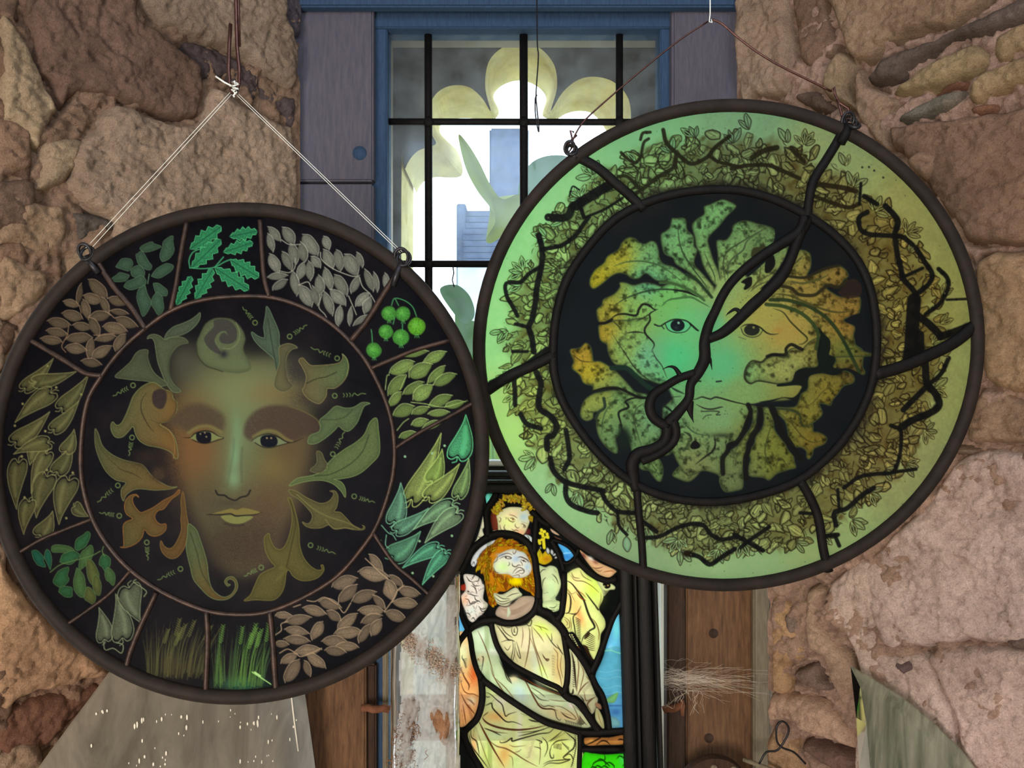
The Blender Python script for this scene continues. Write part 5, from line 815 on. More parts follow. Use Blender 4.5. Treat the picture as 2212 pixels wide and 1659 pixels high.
# masonry around the window opening
OX0, OX1, OZ0, OZ1 = P(834, 0, 1.30).x, P(1436, 0, 1.30).x, P(0, 1760, 1.30).z, P(0, 52, 1.30).z
back = empty('wall_window', (0, 1.32, 0)); back['kind'] = 'structure'
for a in ((-1.6, OX0 - .004, ZB, ZT), (OX1 + .004, 1.6, ZB, ZT), (OX0 - .004, OX1 + .004, OZ1 + .004, ZT), (OX0 - .004, OX1 + .004, ZB, OZ0)): box('masonry', a[0], a[1], 1.315, 1.40, a[2], a[3], M['plaster'], back)
adopt(back)

# splayed rubble walls either side of the window
Dn, Df = .92, 1.24
WL = Plane(((640 - 1106) / FP * Df, Df, 0), (0, 0, 1)); 
def wall_plane(px_near, px_far):
    a = Vector(((px_near - 1106) / FP * Dn, Dn, 0)); b = Vector(((px_far - 1106) / FP * Df, Df, 0)); d = (b - a).normalized(); n = Vector((d.y, -d.x, 0)); n = n if n.y < 0 else -n
    return Plane(b, n)
WL, WR = wall_plane(0, 640), wall_plane(2212, 1600)
def fb(x, y, s, seed, o=4): return fbm(np.asarray(x) * 1000, np.asarray(y) * 1000, s, seed, o)
def patch(name, pl, poly, H, cell, mat, parent, seed, rough=.006, rnd=.008, sink=.014, color=None, smoothp=True, tilt=0, cracks=None):
    uv = np.array([pl.uv(pl.at(*p)) for p in poly]); uv = cat(uv, True, 4) if smoothp else uv
    if smoothp:                               # broken, irregular stone edge
        k = len(uv); uv = uv + np.stack([fb(uv[:, 0], uv[:, 1], 12, seed + 3) - .5, fb(uv[:, 0] + .5, uv[:, 1], 12, seed + 7) - .5], 1) * min(.011, .25 * abs(np.dot(uv[:, 0], np.roll(uv[:, 1], 1)) - np.dot(uv[:, 1], np.roll(uv[:, 0], 1))) / np.hypot(*(uv - np.roll(uv, 1, 0)).T).sum())
    x0, y0 = uv.min(0) - cell; x1, y1 = uv.max(0) + cell; nx, ny = int((x1 - x0) / cell) + 2, int((y1 - y0) / cell) + 2
    U, W = np.meshgrid(x0 + cell * np.arange(nx), y0 + cell * np.arange(ny))
    A = Art.__new__(Art); A.X, A.Y, A.g = U, W, cell; D, ins = A.dist(uv, (slice(None), slice(None)), True)
    sd = np.where(ins, D, -D)
    n1, n2, n3 = fb(U, W, 70, seed), fb(U, W, 22, seed + 1), fb(U, W, 7, seed + 2, 3)
    ridge = 1 - np.abs(2 * fb(U, W, 40, seed + 9) - 1)
    h = -sink + (H + sink) * (1 - np.exp(-np.maximum(sd, 0) / rnd)) + np.clip(sd / .01, 0, 1) * ((n1 - .5) * rough * 3 + (n2 - .5) * rough * 2.2 + (n3 - .5) * rough * 1.5 - ridge ** 8 * rough * 1.2)
    if cracks:                                # open joints beside the stones
        B = Art.__new__(Art); B.X, B.Y, B.g, B.x0, B.y0, B.nx, B.ny = U, W, cell, U[0, 0], W[0, 0], nx, ny; g = np.full(U.shape, 9.)
        for c in cracks:
            b = B.box(c, .03)
            if b is None: continue
            d_, _ = B.dist(c, b, True); g[b] = np.minimum(g[b], d_)
        h -= .016 * np.exp(-(g / .0045) ** 2) * np.clip((fb(U, W, 60, seed + 5) - .42) * 5, 0, 1)
    keep = sd > -cell; idx = -np.ones(U.shape, int)
    q = keep[:-1, :-1] & keep[1:, :-1] & keep[:-1, 1:] & keep[1:, 1:]; used = np.zeros(U.shape, bool)
    used[:-1, :-1] |= q; used[1:, :-1] |= q; used[:-1, 1:] |= q; used[1:, 1:] |= q
    idx[used] = np.arange(used.sum())
    o3 = np.array(pl.o); Vv = o3 + U[used][:, None] * np.array(pl.u) + W[used][:, None] * np.array(pl.v) + h[used][:, None] * np.array(pl.n)
    a, b, c, d = idx[:-1, :-1][q], idx[:-1, 1:][q], idx[1:, 1:][q], idx[1:, :-1][q]
    o = grid_obj(name, Vv, np.stack([a, b, c, d], 1), mat, parent)
    if color is not None: g_ = sum(color) / 3; o.color = (*L3(*[min(235, (g_ + (v - g_) * .92) * 1.08) for v in color]), 1)
    return o
def rubble(side, pl, base_poly, base_col, stones, seed, side_x):
    root = empty('wall_' + side, pl.o); root['kind'] = 'structure'
    ck = [cat(np.array([pl.uv(pl.at(*p)) for p in s[2]]), True, 3) for s in stones]
    patch('mortar', pl, base_poly, 0.0, .0036, M['mortar'], root, seed, .0085, .001, .0, base_col, False, cracks=ck)
    for k, (c, H, poly) in enumerate(stones):
        patch('stone', pl, poly, H * .8, .0030, M['stone'], root, seed + 11 * k, .0048, .0040, .020, c)
    adopt(root); return root
LS = [((118, 94, 82), .016, [(15,-40),(60,60),(80,150),(110,180),(135,235),(160,208),(230,210),(330,245),(430,255),(437,150),(390,100),(335,60),(300,30),(285,-40)]),
 ((150, 130, 114), .024, [(290,-40),(330,40),(420,92),(470,105),(520,125),(560,155),(610,192),(638,188),(645,110),(620,40),(590,-40)]),
 ((88, 76, 78), .008, [(395,92),(440,92),(500,115),(560,160),(562,198),(545,225),(500,175),(442,170)]),
 ((92, 80, 82), .010, [(560,180),(620,205),(640,210),(637,288),(600,250),(566,222)]), ((84, 78, 88), .012, [(585,-30),(650,-30),(655,60),(640,85),(612,40)]),
 ((160, 138, 120), .022, [(445,195),(472,190),(500,205),(540,235),(600,265),(634,292),(638,470),(560,470),(480,480),(400,495),(280,520),(245,520),(228,480),(160,430),(142,390),(152,330),(182,290),(250,222),(330,254),(430,262)]),
 ((176, 154, 126), .020, [(-10,20),(55,85),(98,170),(128,240),(98,288),(83,325),(30,280),(-10,255)]), ((112, 88, 76), .010, [(-10,272),(40,300),(80,352),(62,408),(30,380),(-10,390)]),
 ((166, 144, 120), .018, [(92,305),(178,300),(172,358),(140,396),(72,416),(82,360)]), ((156, 130, 106), .014, [(-10,402),(50,398),(70,430),(138,442),(148,500),(128,556),(60,556),(20,530),(-10,530)]),
 ((98, 90, 84), .012, [(152,458),(200,458),(238,474),(252,504),(200,515),(170,520)]), ((164, 138, 112), .016, [(-10,545),(70,572),(108,592),(98,640),(60,678),(-10,688)]),
 ((104, 82, 68), .010, [(-10,702),(48,702),(20,770),(-10,815)]), ((184, 148, 116), .024, [(-20,1150),(20,1230),(80,1310),(140,1370),(232,1440),(235,1462),(150,1480),(60,1500),(-20,1530)]),
 ((104, 66, 54), .012, [(-20,1540),(80,1506),(190,1478),(225,1492),(130,1590),(60,1640),(-20,1659)]), ((110, 90, 60), .014, [(-20,1665),(60,1648),(130,1600),(160,1640),(120,1740),(-20,1760)]),
 ((150, 124, 100), .016, [(-20,830),(60,800),(120,860),(60,980),(-20,1000)]), ((140, 112, 90), .016, [(-20,1010),(50,1000),(90,1080),(60,1160),(-20,1140)]), ((150,128,104), .016, [(150,540),(300,520),(420,520),(420,640),(300,700),(170,640)]), ((140,118,100), .016, [(440,500),(630,485),(632,700),(480,690)]),
 ((136,112,92), .016, [(240,1490),(420,1440),(620,1430),(640,1600),(620,1760),(300,1760),(180,1620)]), ((150,124,100), .02, [(260,1200),(420,1180),(620,1200),(630,1400),(420,1420),(270,1400)]), ((128,104,88), .016, [(120,720),(300,720),(400,900),(300,1100),(120,1100),(100,900)]), ((150,126,106), .016, [(420,720),(620,720),(630,1150),(430,1150)])]
RS = [((160, 136, 118), .022, [(1598,-40),(1698,-40),(1706,50),(1716,110),(1696,198),(1640,212),(1600,215)]), ((128, 102, 86), .012, [(1708,-40),(1772,-40),(1796,60),(1812,98),(1790,128),(1742,148),(1722,108)]),
 ((150, 124, 102), .020, [(1785,-40),(2130,-40),(2060,58),(2000,62),(1920,100),(1880,130),(1842,135),(1818,80),(1800,30)]),
 ((100, 86, 80), .026, [(1880,162),(1912,125),(2000,90),(2090,50),(2212,-8),(2260,-30),(2260,30),(2130,78),(2060,92),(1972,142),(1940,176),(1880,178)]),
 ((158, 136, 104), .018, [(1940,184),(2000,140),(2090,96),(2132,102),(2136,140),(2060,178),(2000,196),(1932,206)]), ((152, 128, 98), .018, [(2146,82),(2212,44),(2260,30),(2260,110),(2212,118),(2152,138)]),
 ((158, 134, 102), .022, [(2090,212),(2104,172),(2152,140),(2212,120),(2260,110),(2260,180),(2212,188),(2150,212),(2112,234)]), ((112, 106, 96), .016, [(1930,260),(1960,236),(2010,208),(2060,192),(2084,196),(2060,233),(2000,250),(1962,262)]),
 ((138, 96, 76), .014, [(2090,232),(2148,218),(2155,236),(2112,254)]), ((134, 92, 74), .014, [(2010,200),(2060,172),(2090,172),(2080,190),(2050,192)]),
 ((134, 106, 90), .022, [(1925,274),(2010,258),(2080,248),(2160,243),(2212,228),(2260,220),(2260,530),(2212,528),(2100,524),(2050,470),(2000,400),(1960,345),(1925,320)]),
 ((158, 128, 108), .034, [(1962,350),(2000,325),(2032,334),(2036,368),(2012,396),(1990,388)]), ((156, 132, 108), .018, [(1792,134),(1815,108),(1844,140),(1832,195),(1858,238),(1802,220),(1772,190)]),
 ((162, 134, 114), .016, [(1852,142),(1880,182),(1938,212),(1918,258),(1922,328),(1882,300),(1842,232)]), ((110, 90, 80), .010, [(1702,208),(1758,192),(1798,230),(1768,242)]),
 ((164, 134, 106), .020, [(2110,562),(2212,540),(2260,540),(2260,828),(2130,822),(2118,700)]), ((154, 126, 106), .016, [(2115,842),(2180,848),(2212,862),(2260,870),(2260,960),(2212,962),(2100,958),(2085,940)]), ((128,106,92), .012, [(2050,965),(2110,968),(2095,985),(2060,982)]),
 ((196, 172, 166), .006, [(1985,1100),(2080,985),(2212,972),(2260,975),(2260,1390),(2212,1396),(2100,1390),(2000,1400),(1905,1398),(1856,1250),(1902,1180)]),
 ((198, 174, 166), .006, [(1790,1262),(1880,1212),(1900,1400),(1990,1410),(2040,1500),(2080,1659),(2080,1760),(1850,1760),(1852,1450),(1785,1330)]), ((196, 170, 162), .004, [(2000,1408),(2212,1402),(2260,1402),(2260,1760),(2095,1760),(2060,1560)]),
 ((124, 102, 94), .014, [(1712,1452),(1758,1434),(1770,1460),(1792,1478),(1788,1500),(1732,1482)]), ((118, 92, 84), .024, [(1732,1604),(1752,1592),(1848,1632),(1850,1662),(1820,1670),(1740,1622)]), ((116, 96, 98), .020, [(1925,1432),(1950,1412),(1984,1438),(1962,1462),(1940,1450)]), ((112, 94, 88), .012, [(2165,1386),(2212,1362),(2260,1362),(2260,1402),(2200,1410)]),
 ((186, 150, 116), .006, [(1660,1300),(1706,1310),(1718,1360),(1736,1420),(1700,1440),(1706,1490),(1668,1490)]), ((140, 122, 112), .012, [(1690,1330),(1716,1320),(1730,1362),(1702,1372)]), ((182, 150, 132), .014, [(1660,1500),(1700,1500),(1760,1510),(1830,1560),(1850,1620),(1750,1588),(1700,1560),(1662,1560)]), ((176,142,112), .014, [(1662,1570),(1720,1590),(1735,1630),(1740,1700),(1662,1720)]),
 ((172, 144, 126), .014, [(1740,1280),(1780,1275),(1770,1340),(1850,1440),(1840,1500),(1800,1490),(1770,1420),(1740,1400)]),
 ((150,124,104), .016, [(1610,230),(1760,250),(1900,350),(1900,500),(1620,500)]), ((150,124,104), .016, [(1620,520),(1900,520),(2090,560),(2100,800),(1800,820),(1620,760)]), ((156,130,114), .016, [(1620,800),(1900,840),(2080,860),(2060,950),(1980,1090),(1800,1180),(1640,1120)])]
r_ = random.Random(21)
for (px, py) in ((1960,1250),(2010,1290),(2120,1240),(2080,1320),(1945,1180),(2150,1140),(2040,1150),(2180,1300),(2010,1380),(2075,1420),(2120,1500),(2180,1480),(1905,1330),(1850,1300),(2150,1580),(2090,1060),(2190,1060),(1800,1320),(2030,1470),(1985,1500)):
    w_, h_ = r_.uniform(7, 20), r_.uniform(5, 14)
    RS.append((r_.choice([(150, 112, 92), (168, 136, 112), (128, 100, 92)]), .007, [(px - w_, py), (px - w_ * .3, py - h_), (px + w_ * .8, py - h_ * .6), (px + w_, py + h_ * .4), (px + w_ * .2, py + h_), (px - w_ * .7, py + h_ * .7)]))
def outer(cx0, cx1, col):
    r = random.Random(4); out = []
    y = -220
    while y < 1900:
        x = cx0; h = r.uniform(110, 190)
        while x < cx1:
            w = r.uniform(110, 200); c = r.choice(col)
            out.append((c, r.uniform(.012, .022), [(x + 8, y + 12), (x + w * .5, y + 4), (x + w - 8, y + 10), (x + w - 4, y + h * .6), (x + w - 14, y + h - 8), (x + w * .4, y + h - 4), (x + 6, y + h - 14)])); x += w
        y += h
    return out
cols = [(150, 124, 104), (160, 138, 116), (118, 96, 82), (140, 112, 92)]
rubble('left', WL, [(-420,-420),(648,-420),(648,1900),(-420,1900)], (140, 114, 96), LS + outer(-400, -40, cols), 100, -1)
rubble('right', WR, [(1592,-420),(2640,-420),(2640,1900),(1662,1900),(1660,1262),(1592,1250)], (168, 138, 124), RS + outer(2275, 2600, cols), 700, 1)

# ---------------------------------------------------------------- timber lining of the opening
lining = empty('trim_1', P(1106, 830, 1.28)); lining['kind'] = 'structure'
def board(name, x0, x1, y0, y1, d, mat, th=.03, bev=.003, par=None):
    a, b = P(x0, y0, d), P(x1, y1, d); return box(name, a.x, b.x, d, d + th, b.z, a.z, mat, par if par else lining, bev)
board('board', 600, 806, -260, 391, 1.262, M['board_veil_tint']); board('board', 600, 806, 397, 1430, 1.262, M['board_veil_tint'])
board('board', 1452, 1660, -260, 1255, 1.262, M['board_veil_tint'], bev=.004)
board('lintel_board', 600, 1660, -300, 14, 1.240, M['frame_glare_tint'], .02)
board('board', 655, 790, 1435, 1780, 1.258, M['board_brown']); board('board', 1482, 1625, 1260, 1780, 1.262, M['board_brown']); board('board_edge', 1628, 1662, 1260, 1780, 1.255, M['board_grey']); board('board', 1441, 1479, 1262, 1780, 1.250, M['board_dark'])
board('board', 791, 812, 1435, 1780, 1.27, M['board_dark'])
for px, py, d in ((777, 331, 1.262), (1531, 1594, 1.262), (1541, 1368, 1.262)):
    c = P(px, py, d); tube('knot', [c + Vector((0, -.0015, 0)), c + Vector((0, .003, 0))], .012 if px == 777 else .008, M['frame_glare_tint'] if px == 777 else M['board_dark'], lining, 14, nrm=(1, 0, 0))
adopt(lining)

# window: timber frame, lead bars, panes
win = empty('window_1', P(1130, 560, 1.30)); win['kind'] = 'structure'
def wbar(name, x0, x1, y0, y1, d, mat, th, bev=.002): return board(name, x0, x1, y0, y1, d, mat, th, bev, win)
wbar('window_frame', 800, 836, 14, 1780, 1.285, M['frame_glare_tint'], .045); wbar('window_frame', 1426, 1458, 14, 1262, 1.285, M['frame_glare_tint'], .045)
wbar('window_frame', 800, 1458, 14, 60, 1.280, M['frame_glare_tint'], .05)
wbar('window_rail_or_highlight', 836, 1426, 1008, 1062, 1.280, M['black_frame'], .045); wbar('window_rail_or_highlight', 836, 1426, 996, 1007, 1.284, M['white'], .03)  # white strip stands in for the highlight along the rail
XS = (836, 926, 1131, 1338, 1427); YS = (60, 263, 571, 1000)
for i in range(4):
    for j in range(3):
        a, b = P(XS[i] + 1, YS[j] + 1, 1.306), P(XS[i + 1] - 1, YS[j + 1] - 1, 1.306); pn = box('pane', a.x, b.x, 1.3045, 1.3075, b.z, a.z, M['window_glass'], win)
def bar(x0, y0, x1, y1, w): a, b = P(x0, y0, 1.306), P(x1, y1, 1.306); tube('lead_bar', [a.lerp(b, k / 6) for k in range(7)], w / 2 / FP * 1.306, M['lead'], win, 10, flat=.005, nrm=(0, 1, 0))
bar(925, 55, 927, 1000, 17); bar(1131, 55, 1133, 1000, 18); bar(1338, 55, 1338, 1000, 16)
bar(836, 263, 1427, 264, 15); bar(836, 570, 1427, 571, 15)
for x in (926, 1132, 1338):
    for y in (263, 571): c = P(x, y, 1.301); bm = bmesh.new(); bmesh.ops.create_icosphere(bm, subdivisions=2, radius=.0095, matrix=Matrix.Translation(c) @ Matrix.Diagonal((1, .5, 1, 1))); me = bpy.data.meshes.new('solder_joint'); bm.to_mesh(me); bm.free(); me.materials.append(M['lead']); o = bpy.data.objects.new('solder_joint', me); COL.objects.link(o); o.parent = win
for x0, x1, y0, y1 in ((836, 1426, 1064, 1780),): a, b = P(x0, y0, 1.306), P(x1, y1, 1.306); box('pane', a.x, b.x, 1.3045, 1.3075, b.z, a.z, M['window_glass'], win)
wbar('glazing_strip', 826, 838, 1340, 1780, 1.278, M['board_grey'], .01); wbar('glazing_strip', 843, 852, 1300, 1780, 1.276, M['board_grey'], .01)
adopt(win)

# sandstone tracery outside the glass, one cusped opening with splayed soffits
NR = [(1060,240),(1048,190),(1055,135),(1085,103),(1125,92),(1165,103),(1197,140),(1203,190),(1190,240),(1215,200),(1250,172),(1290,166),(1330,180),(1358,215),(1362,270),(1345,310),(1385,330),(1405,370),(1412,430),(1412,900),(1436,1000),(1412,1500),(867,1500),(867,420),(875,365),(900,328),(935,315),(942,308),(935,295),(926,275),(925,240),(940,205),(970,186),(1010,187),(1040,210)]
FR = [(1078,240),(1066,210),(1078,190),(1100,178),(1125,174),(1150,181),(1170,195),(1180,215),(1172,250),(1200,258),(1222,246),(1250,240),(1280,246),(1305,275),(1310,300),(1275,350),(1330,385),(1355,410),(1365,460),(1365,900),(1425,1000),(1430,1500),(893,1500),(893,450),(900,418),(915,393),(940,383),(997,380),(990,330),(965,303),(950,284),(958,262),(985,256),(1030,256),(1066,258)]
dn, df = 1.42, 1.55
NR, FR = [q for q in NR], [q for q in FR]
i0 = NR.index((1412,1500))
NR, FR = NR[i0 + 1:] + NR[:i0 + 1], FR[i0 + 1:] + FR[:i0 + 1]
Nn = [P(x, y, dn) for x, y in cat(NR, False, 4)]; Ff = [P(x, y, df) for x, y in cat(FR, False, 4)]
def fine(ps):
    out = []
    for i, p in enumerate(ps):
        q = ps[(i + 1) % len(ps)]; out += [p] if (p - q).length > .2 else [p]
    return out
n = len(Nn); bm = bmesh.new()
ro = [bm.verts.new(P(x, y, dn)) for x, y in ((700, -300), (1600, -300), (1600, 1600), (700, 1600))]
rn = [bm.verts.new(p) for p in Nn]; rf = [bm.verts.new(p) for p in Ff]
e = [bm.edges.new((ro[i], ro[(i + 1) % 4])) for i in range(4)] + [bm.edges.new((rn[i], rn[(i + 1) % n])) for i in range(n)]
bmesh.ops.triangle_fill(bm, edges=e, use_beauty=True)
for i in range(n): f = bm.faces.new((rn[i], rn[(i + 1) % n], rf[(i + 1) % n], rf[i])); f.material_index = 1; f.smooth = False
rb = [bm.verts.new(P(x, y, dn) + Vector((0, df - dn, 0))) for x, y in ((700, -300), (1600, -300), (1600, 1600), (700, 1600))]
e2 = [bm.edges.new((rb[i], rb[(i + 1) % 4])) for i in range(4)] + [bm.edges.get((rf[i], rf[(i + 1) % n])) for i in range(n)]
bmesh.ops.triangle_fill(bm, edges=e2, use_beauty=True)
for i in range(4): bm.faces.new((ro[i], ro[(i + 1) % 4], rb[(i + 1) % 4], rb[i]))
bmesh.ops.recalc_face_normals(bm, faces=bm.faces[:])
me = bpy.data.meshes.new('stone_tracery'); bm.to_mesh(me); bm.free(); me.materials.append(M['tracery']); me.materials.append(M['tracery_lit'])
o = bpy.data.objects.new('trim_2', me); COL.objects.link(o); o['kind'] = 'structure'; o['label'] = 'round-lobed sandstone tracery outside the glass with yellow edges coloured as if sunlit'

# outdoors: yard ground, shed roof, chimney, leaves against the glass
struct(box('ground', -8, 8, 1.7, 14, -1.6, -1.5, simple('yard_ground', (128, 140, 120), (160, 168, 150), 3)))
ob = empty('outbuilding', P(1020, 560, 4.0)); tag(ob, 'blue-grey outbuilding with lapped roof boards and tall square chimney seen through window', 'building')
a, b = P(1057, 276, 4.0), P(1142, 470, 4.0); box('chimney', a.x, b.x, 4.0, 4.3, b.z, a.z, M['slate'], ob, .01)
a, b = P(986, 440, 3.95), P(1046, 470, 3.95); box('roof_ridge', a.x, a.x + .05, 3.95, 4.4, P(0, 900, 4).z, a.z, M['slate'], ob, .005)
for k in range(9):
    y = 455 + k * 13; a, b = P(1000, y, 3.98 - k * .012), P(1150, y + 13, 3.98 - k * .012); box('roof_board', a.x, b.x + .2, a.y, a.y + .02, b.z, a.z, M['slate'], ob, .003)
a, b = P(988, 572, 3.9), P(1200, 1000, 3.9); box('wall', a.x, b.x, 3.9, 4.4, b.z - 1.0, a.z, simple('pale_render', (176, 186, 196), (200, 208, 214), 8), ob, .01)
adopt(ob)
def leafm(name, pts, d, col, th=.004, bend=.05, par=None):
    pp = cat(pts, True, 5); c = pp.mean(0); V = []; nn = len(pp)
    for s in (0, 1):
        for r in (1, .5):
            for (x, y) in pp: q = c + (np.array((x, y)) - c) * r; v = P(q[0], q[1], d); v.y += bend * (1 - r) * .3 + s * th * r; V.append(v)
        V.append(P(c[0], c[1], d) + Vector((0, bend * .3 + s * th, 0)))
    F = []; st = 2 * nn + 1
    for s in (0, 1):
        for i in range(nn): j = (i + 1) % nn; F.append((s * st + i, s * st + j, s * st + nn + j, s * st + nn + i)); F.append((s * st + nn + i, s * st + nn + j, s * st + 2 * nn))
    for i in range(nn): j = (i + 1) % nn; F.append((i, j, st + j, st + i))
    o = mesh_obj(name, V, F, M['leafy'], par); o.color = (*L3(*col), 1); return o
pl_ = empty('garden_plant', P(1080, 700, 1.95)); tag(pl_, 'yellow-green plant with broad lobed leaves pressed up outside the window glass', 'plant')
leafm('leaf', [(990,292),(1010,310),(1035,350),(1060,400),(1085,430),(1120,420),(1140,440),(1130,470),(1090,505),(1060,525),(1050,515),(1070,480),(1060,450),(1030,410),(1005,360)], 1.90, (150, 162, 44), par=pl_)
leafm('leaf', [(1120,400),(1150,350),(1200,335),(1240,350),(1230,420),(1180,470),(1130,470)], 2.0, (104, 140, 104), par=pl_)
leafm('leaf', [(950,625),(985,615),(1015,640),(1025,680),(1005,700),(975,670)], 1.85, (100, 140, 88), par=pl_)
leafm('leaf', [(985,655),(1010,690),(1040,700),(1030,760),(1000,790),(985,740)], 1.95, (108, 150, 78), par=pl_)
leafm('leaf', [(1000,720),(1060,700),(1100,800),(1080,900),(1010,860)], 2.05, (136, 170, 40), par=pl_); leafm('leaf', [(1030,880),(1090,860),(1120,960),(1050,1000)], 2.05, (146, 176, 36), par=pl_)
leafm('leaf', [(1290,1430),(1340,1400),(1350,1500),(1300,1560)], 1.95, (150, 200, 120), par=pl_)
tube('stem', [P(x, y, 1.99) for x, y in ((1060, 1700), (1050, 1300), (1065, 1000), (1060, 760), (1085, 540), (1100, 460))], .006, M['leafy'], pl_, 8).color = (*L3(130, 170, 80), 1)
adopt(pl_)
tube('rag_of_cobweb', [P(x, y, 1.297) for x, y in ((978, 572), (980, 590), (977, 605), (981, 620))], .0012, M['dark_wire'], None, 5); tag(bpy.data.objects['rag_of_cobweb'], 'short dark scrap of old web hanging under the middle window bar', 'cobweb')

# ---------------------------------------------------------------- leaded glass
def came(name, fr_pts, w, pl, mat, parent, off=0, th=.0042, taper=None, sm=True, n=5):
    pts = cat(fr_pts, False, n) if sm and len(fr_pts) > 2 else np.asarray(fr_pts, float)
    if len(pts) == 2: pts = np.linspace(pts[0], pts[1], 5)
    d = abs(pl.at(*pts[len(pts) // 2]).y)
    return tube(name, [pl.at(x, y, off) for x, y in pts], w / 2 / FP * d, mat, parent, 10, taper, flat=th, nrm=tuple(pl.n))
def ell(cx, cy, a, b, ang, n=120):
    t = np.linspace(0, 2 * np.pi, n, endpoint=False); c, s = math.cos(math.radians(ang)), math.sin(math.radians(ang))
    return np.stack([cx + a * np.cos(t) * c - b * np.sin(t) * s, cy + a * np.cos(t) * s + b * np.sin(t) * c], 1)
def panes(A, cames, outline, pl, mat, parent, nm='glass_pane', minc=150, labels=None):
    """Cut the painted sheet along the leads: one mesh per piece of glass."""
    H, W = A.ny - 1, A.nx - 1; X, Y = A.X[:-1, :-1] + A.g / 2, A.Y[:-1, :-1] + A.g / 2
    B = Art.__new__(Art); B.X, B.Y, B.g, B.x0, B.y0, B.nx, B.ny = X, Y, A.g, A.x0 + A.g / 2, A.y0 + A.g / 2, W, H
    _, inside = B.dist(np.asarray(outline, float), (slice(None), slice(None)), True)
    bar_ = ~inside
    for pts, w in cames:
        b = B.box(pts, 6)
        if b is None: continue
        D, _ = B.dist(pts, b, False); bar_[b] |= D < 1.6
    lab = np.zeros((H, W), np.int32); cur = 0
    flat = bar_.ravel().copy()
    for seed in range(0, H * W, 37):
        if flat[seed] or lab.ravel()[seed]: continue
        cur += 1; fy, fx = divmod(seed, W); m = np.zeros((H, W), bool)
        stack = [(fy, fx)]; L_ = lab
        while stack:                       # scanline flood fill
            y, x = stack.pop()
            if bar_[y, x] or L_[y, x]: continue
            row = bar_[y] | (L_[y] > 0); l = x
            while l > 0 and not row[l - 1]: l -= 1
            r = x
            while r < W - 1 and not row[r + 1]: r += 1
            L_[y, l:r + 1] = cur
            for yy in (y - 1, y + 1):
                if 0 <= yy < H:
                    s = ~bar_[yy, l:r + 1] & (L_[yy, l:r + 1] == 0)
                    st = np.flatnonzero(s & np.r_[True, ~s[:-1]])
                    stack += [(yy, l + int(k)) for k in st]
    cnt = np.bincount(lab.ravel(), minlength=cur + 1)
    for k in range(1, cur + 1):
        if cnt[k] < minc: lab[lab == k] = 0
    for it in range(5):                    # glass runs on under the leads
        for dy, dx in ((0, 1), (0, -1), (1, 0), (-1, 0)):
            s = np.roll(lab, (dy, dx), (0, 1)); lab = np.where((lab == 0) & inside & (s > 0), s, lab)
    V3 = pl.arr(A.X, A.Y); Cl = lin(np.clip(A.C, 0, 255)); out = []
    for k in range(1, cur + 1):
        q = lab == k
        if not q.any(): continue
        used = np.zeros(A.X.shape, bool); used[:-1, :-1] |= q; used[1:, :-1] |= q; used[:-1, 1:] |= q; used[1:, 1:] |= q
        idx = -np.ones(A.X.shape, int); idx[used] = np.arange(used.sum())
        Q = np.stack([idx[:-1, :-1][q], idx[1:, :-1][q], idx[1:, 1:][q], idx[:-1, 1:][q]], 1)
        o = grid_obj(nm, V3[used], Q, mat, parent, Cl[used]); o['c'] = (float(X[q].mean()), float(Y[q].mean())); out.append(o)
        if labels:
            best = min(labels, key=lambda s: (s[0] - o['c'][0]) ** 2 + (s[1] - o['c'][1]) ** 2)
            if (best[0] - o['c'][0]) ** 2 + (best[1] - o['c'][1]) ** 2 < 60 ** 2: o['label'] = best[2]
        del o['c']
    return out
def rim(name, ring, w, pl, mat, parent, th=.0068, seg=12):
    d = .74; return tube(name, [pl.at(x, y) for x, y in ring], w / 2 / FP * d, mat, parent, seg, closed=True, flat=th, nrm=tuple(pl.n))

# left roundel
PLL = Plane((0, .72, 0), (.04, -1, .02))
lr = empty('stained_glass_roundel', PLL.at(516, 979)); tag(lr, 'dark brown round stained-glass panel with bearded-leaf face, seeds and pods round it', 'stained glass')
ringL = ell(516, 979, 531, 521.5, -47); ringLo = ell(516, 979, 545.8, 536.3, -47)
innerL = cat([(176,960),(189,869),(223,808),(262,757),(314,710),(371,671),(439,648),(520,640),(588,643),(650,662),(706,693),(756,737),(800,795),(838,880),(852,960),(846,1040),(816,1130),(782,1184),(730,1243),(660,1288),(583,1320),(515,1327),(440,1317),(350,1278),(280,1229),(232,1175),(199,1117),(178,1040)], True, 5)
SPL = [([(208,560),(226,590),(250,625),(285,665),(316,712)], 13), ([(404,480),(392,545),(382,610),(369,672)], 11), ([(562,476),(566,540),(571,600),(582,642)], 11), ([(868,578),(835,625),(795,690),(757,737)], 13), ([(972,735),(900,755),(850,775),(801,796)], 10), ([(1026,868),(970,900),(905,935),(853,968)], 9), ([(938,1294),(890,1250),(850,1215),(806,1150)], 9), ([(597,1503),(592,1430),(588,1370),(583,1320)], 13), ([(444,1506),(447,1440),(449,1370),(446,1320)], 12), ([(270,1452),(285,1400),(310,1340),(338,1280)], 12), ([(143,1350),(190,1318),(240,1280),(284,1231)], 9), ([(32,1200),(90,1165),(150,1140),(201,1120)], 9), ([(55,728),(100,755),(150,785),(185,806),(222,812)], 12)]
rim('outer_rim', ringL, 30, PLL, M['zinc'], lr)
tube('inner_came', [PLL.at(x, y) for x, y in innerL], 5.2 / FP * .72, M['copper'], lr, 8, closed=True, flat=.0028, nrm=tuple(PLL.n))
cl = [(np.vstack([innerL, innerL[:1]]), 10)]
for p, w in SPL:
    P_ = cat(p, False, 5); d0 = P_[0] - P_[1]; came('came', P_, w, PLL, M['copper'], lr, th=.003, sm=False); cl.append((np.vstack([P_[0] + d0 * 2, P_, P_[-1] + (P_[-1] - P_[-2])]), w))
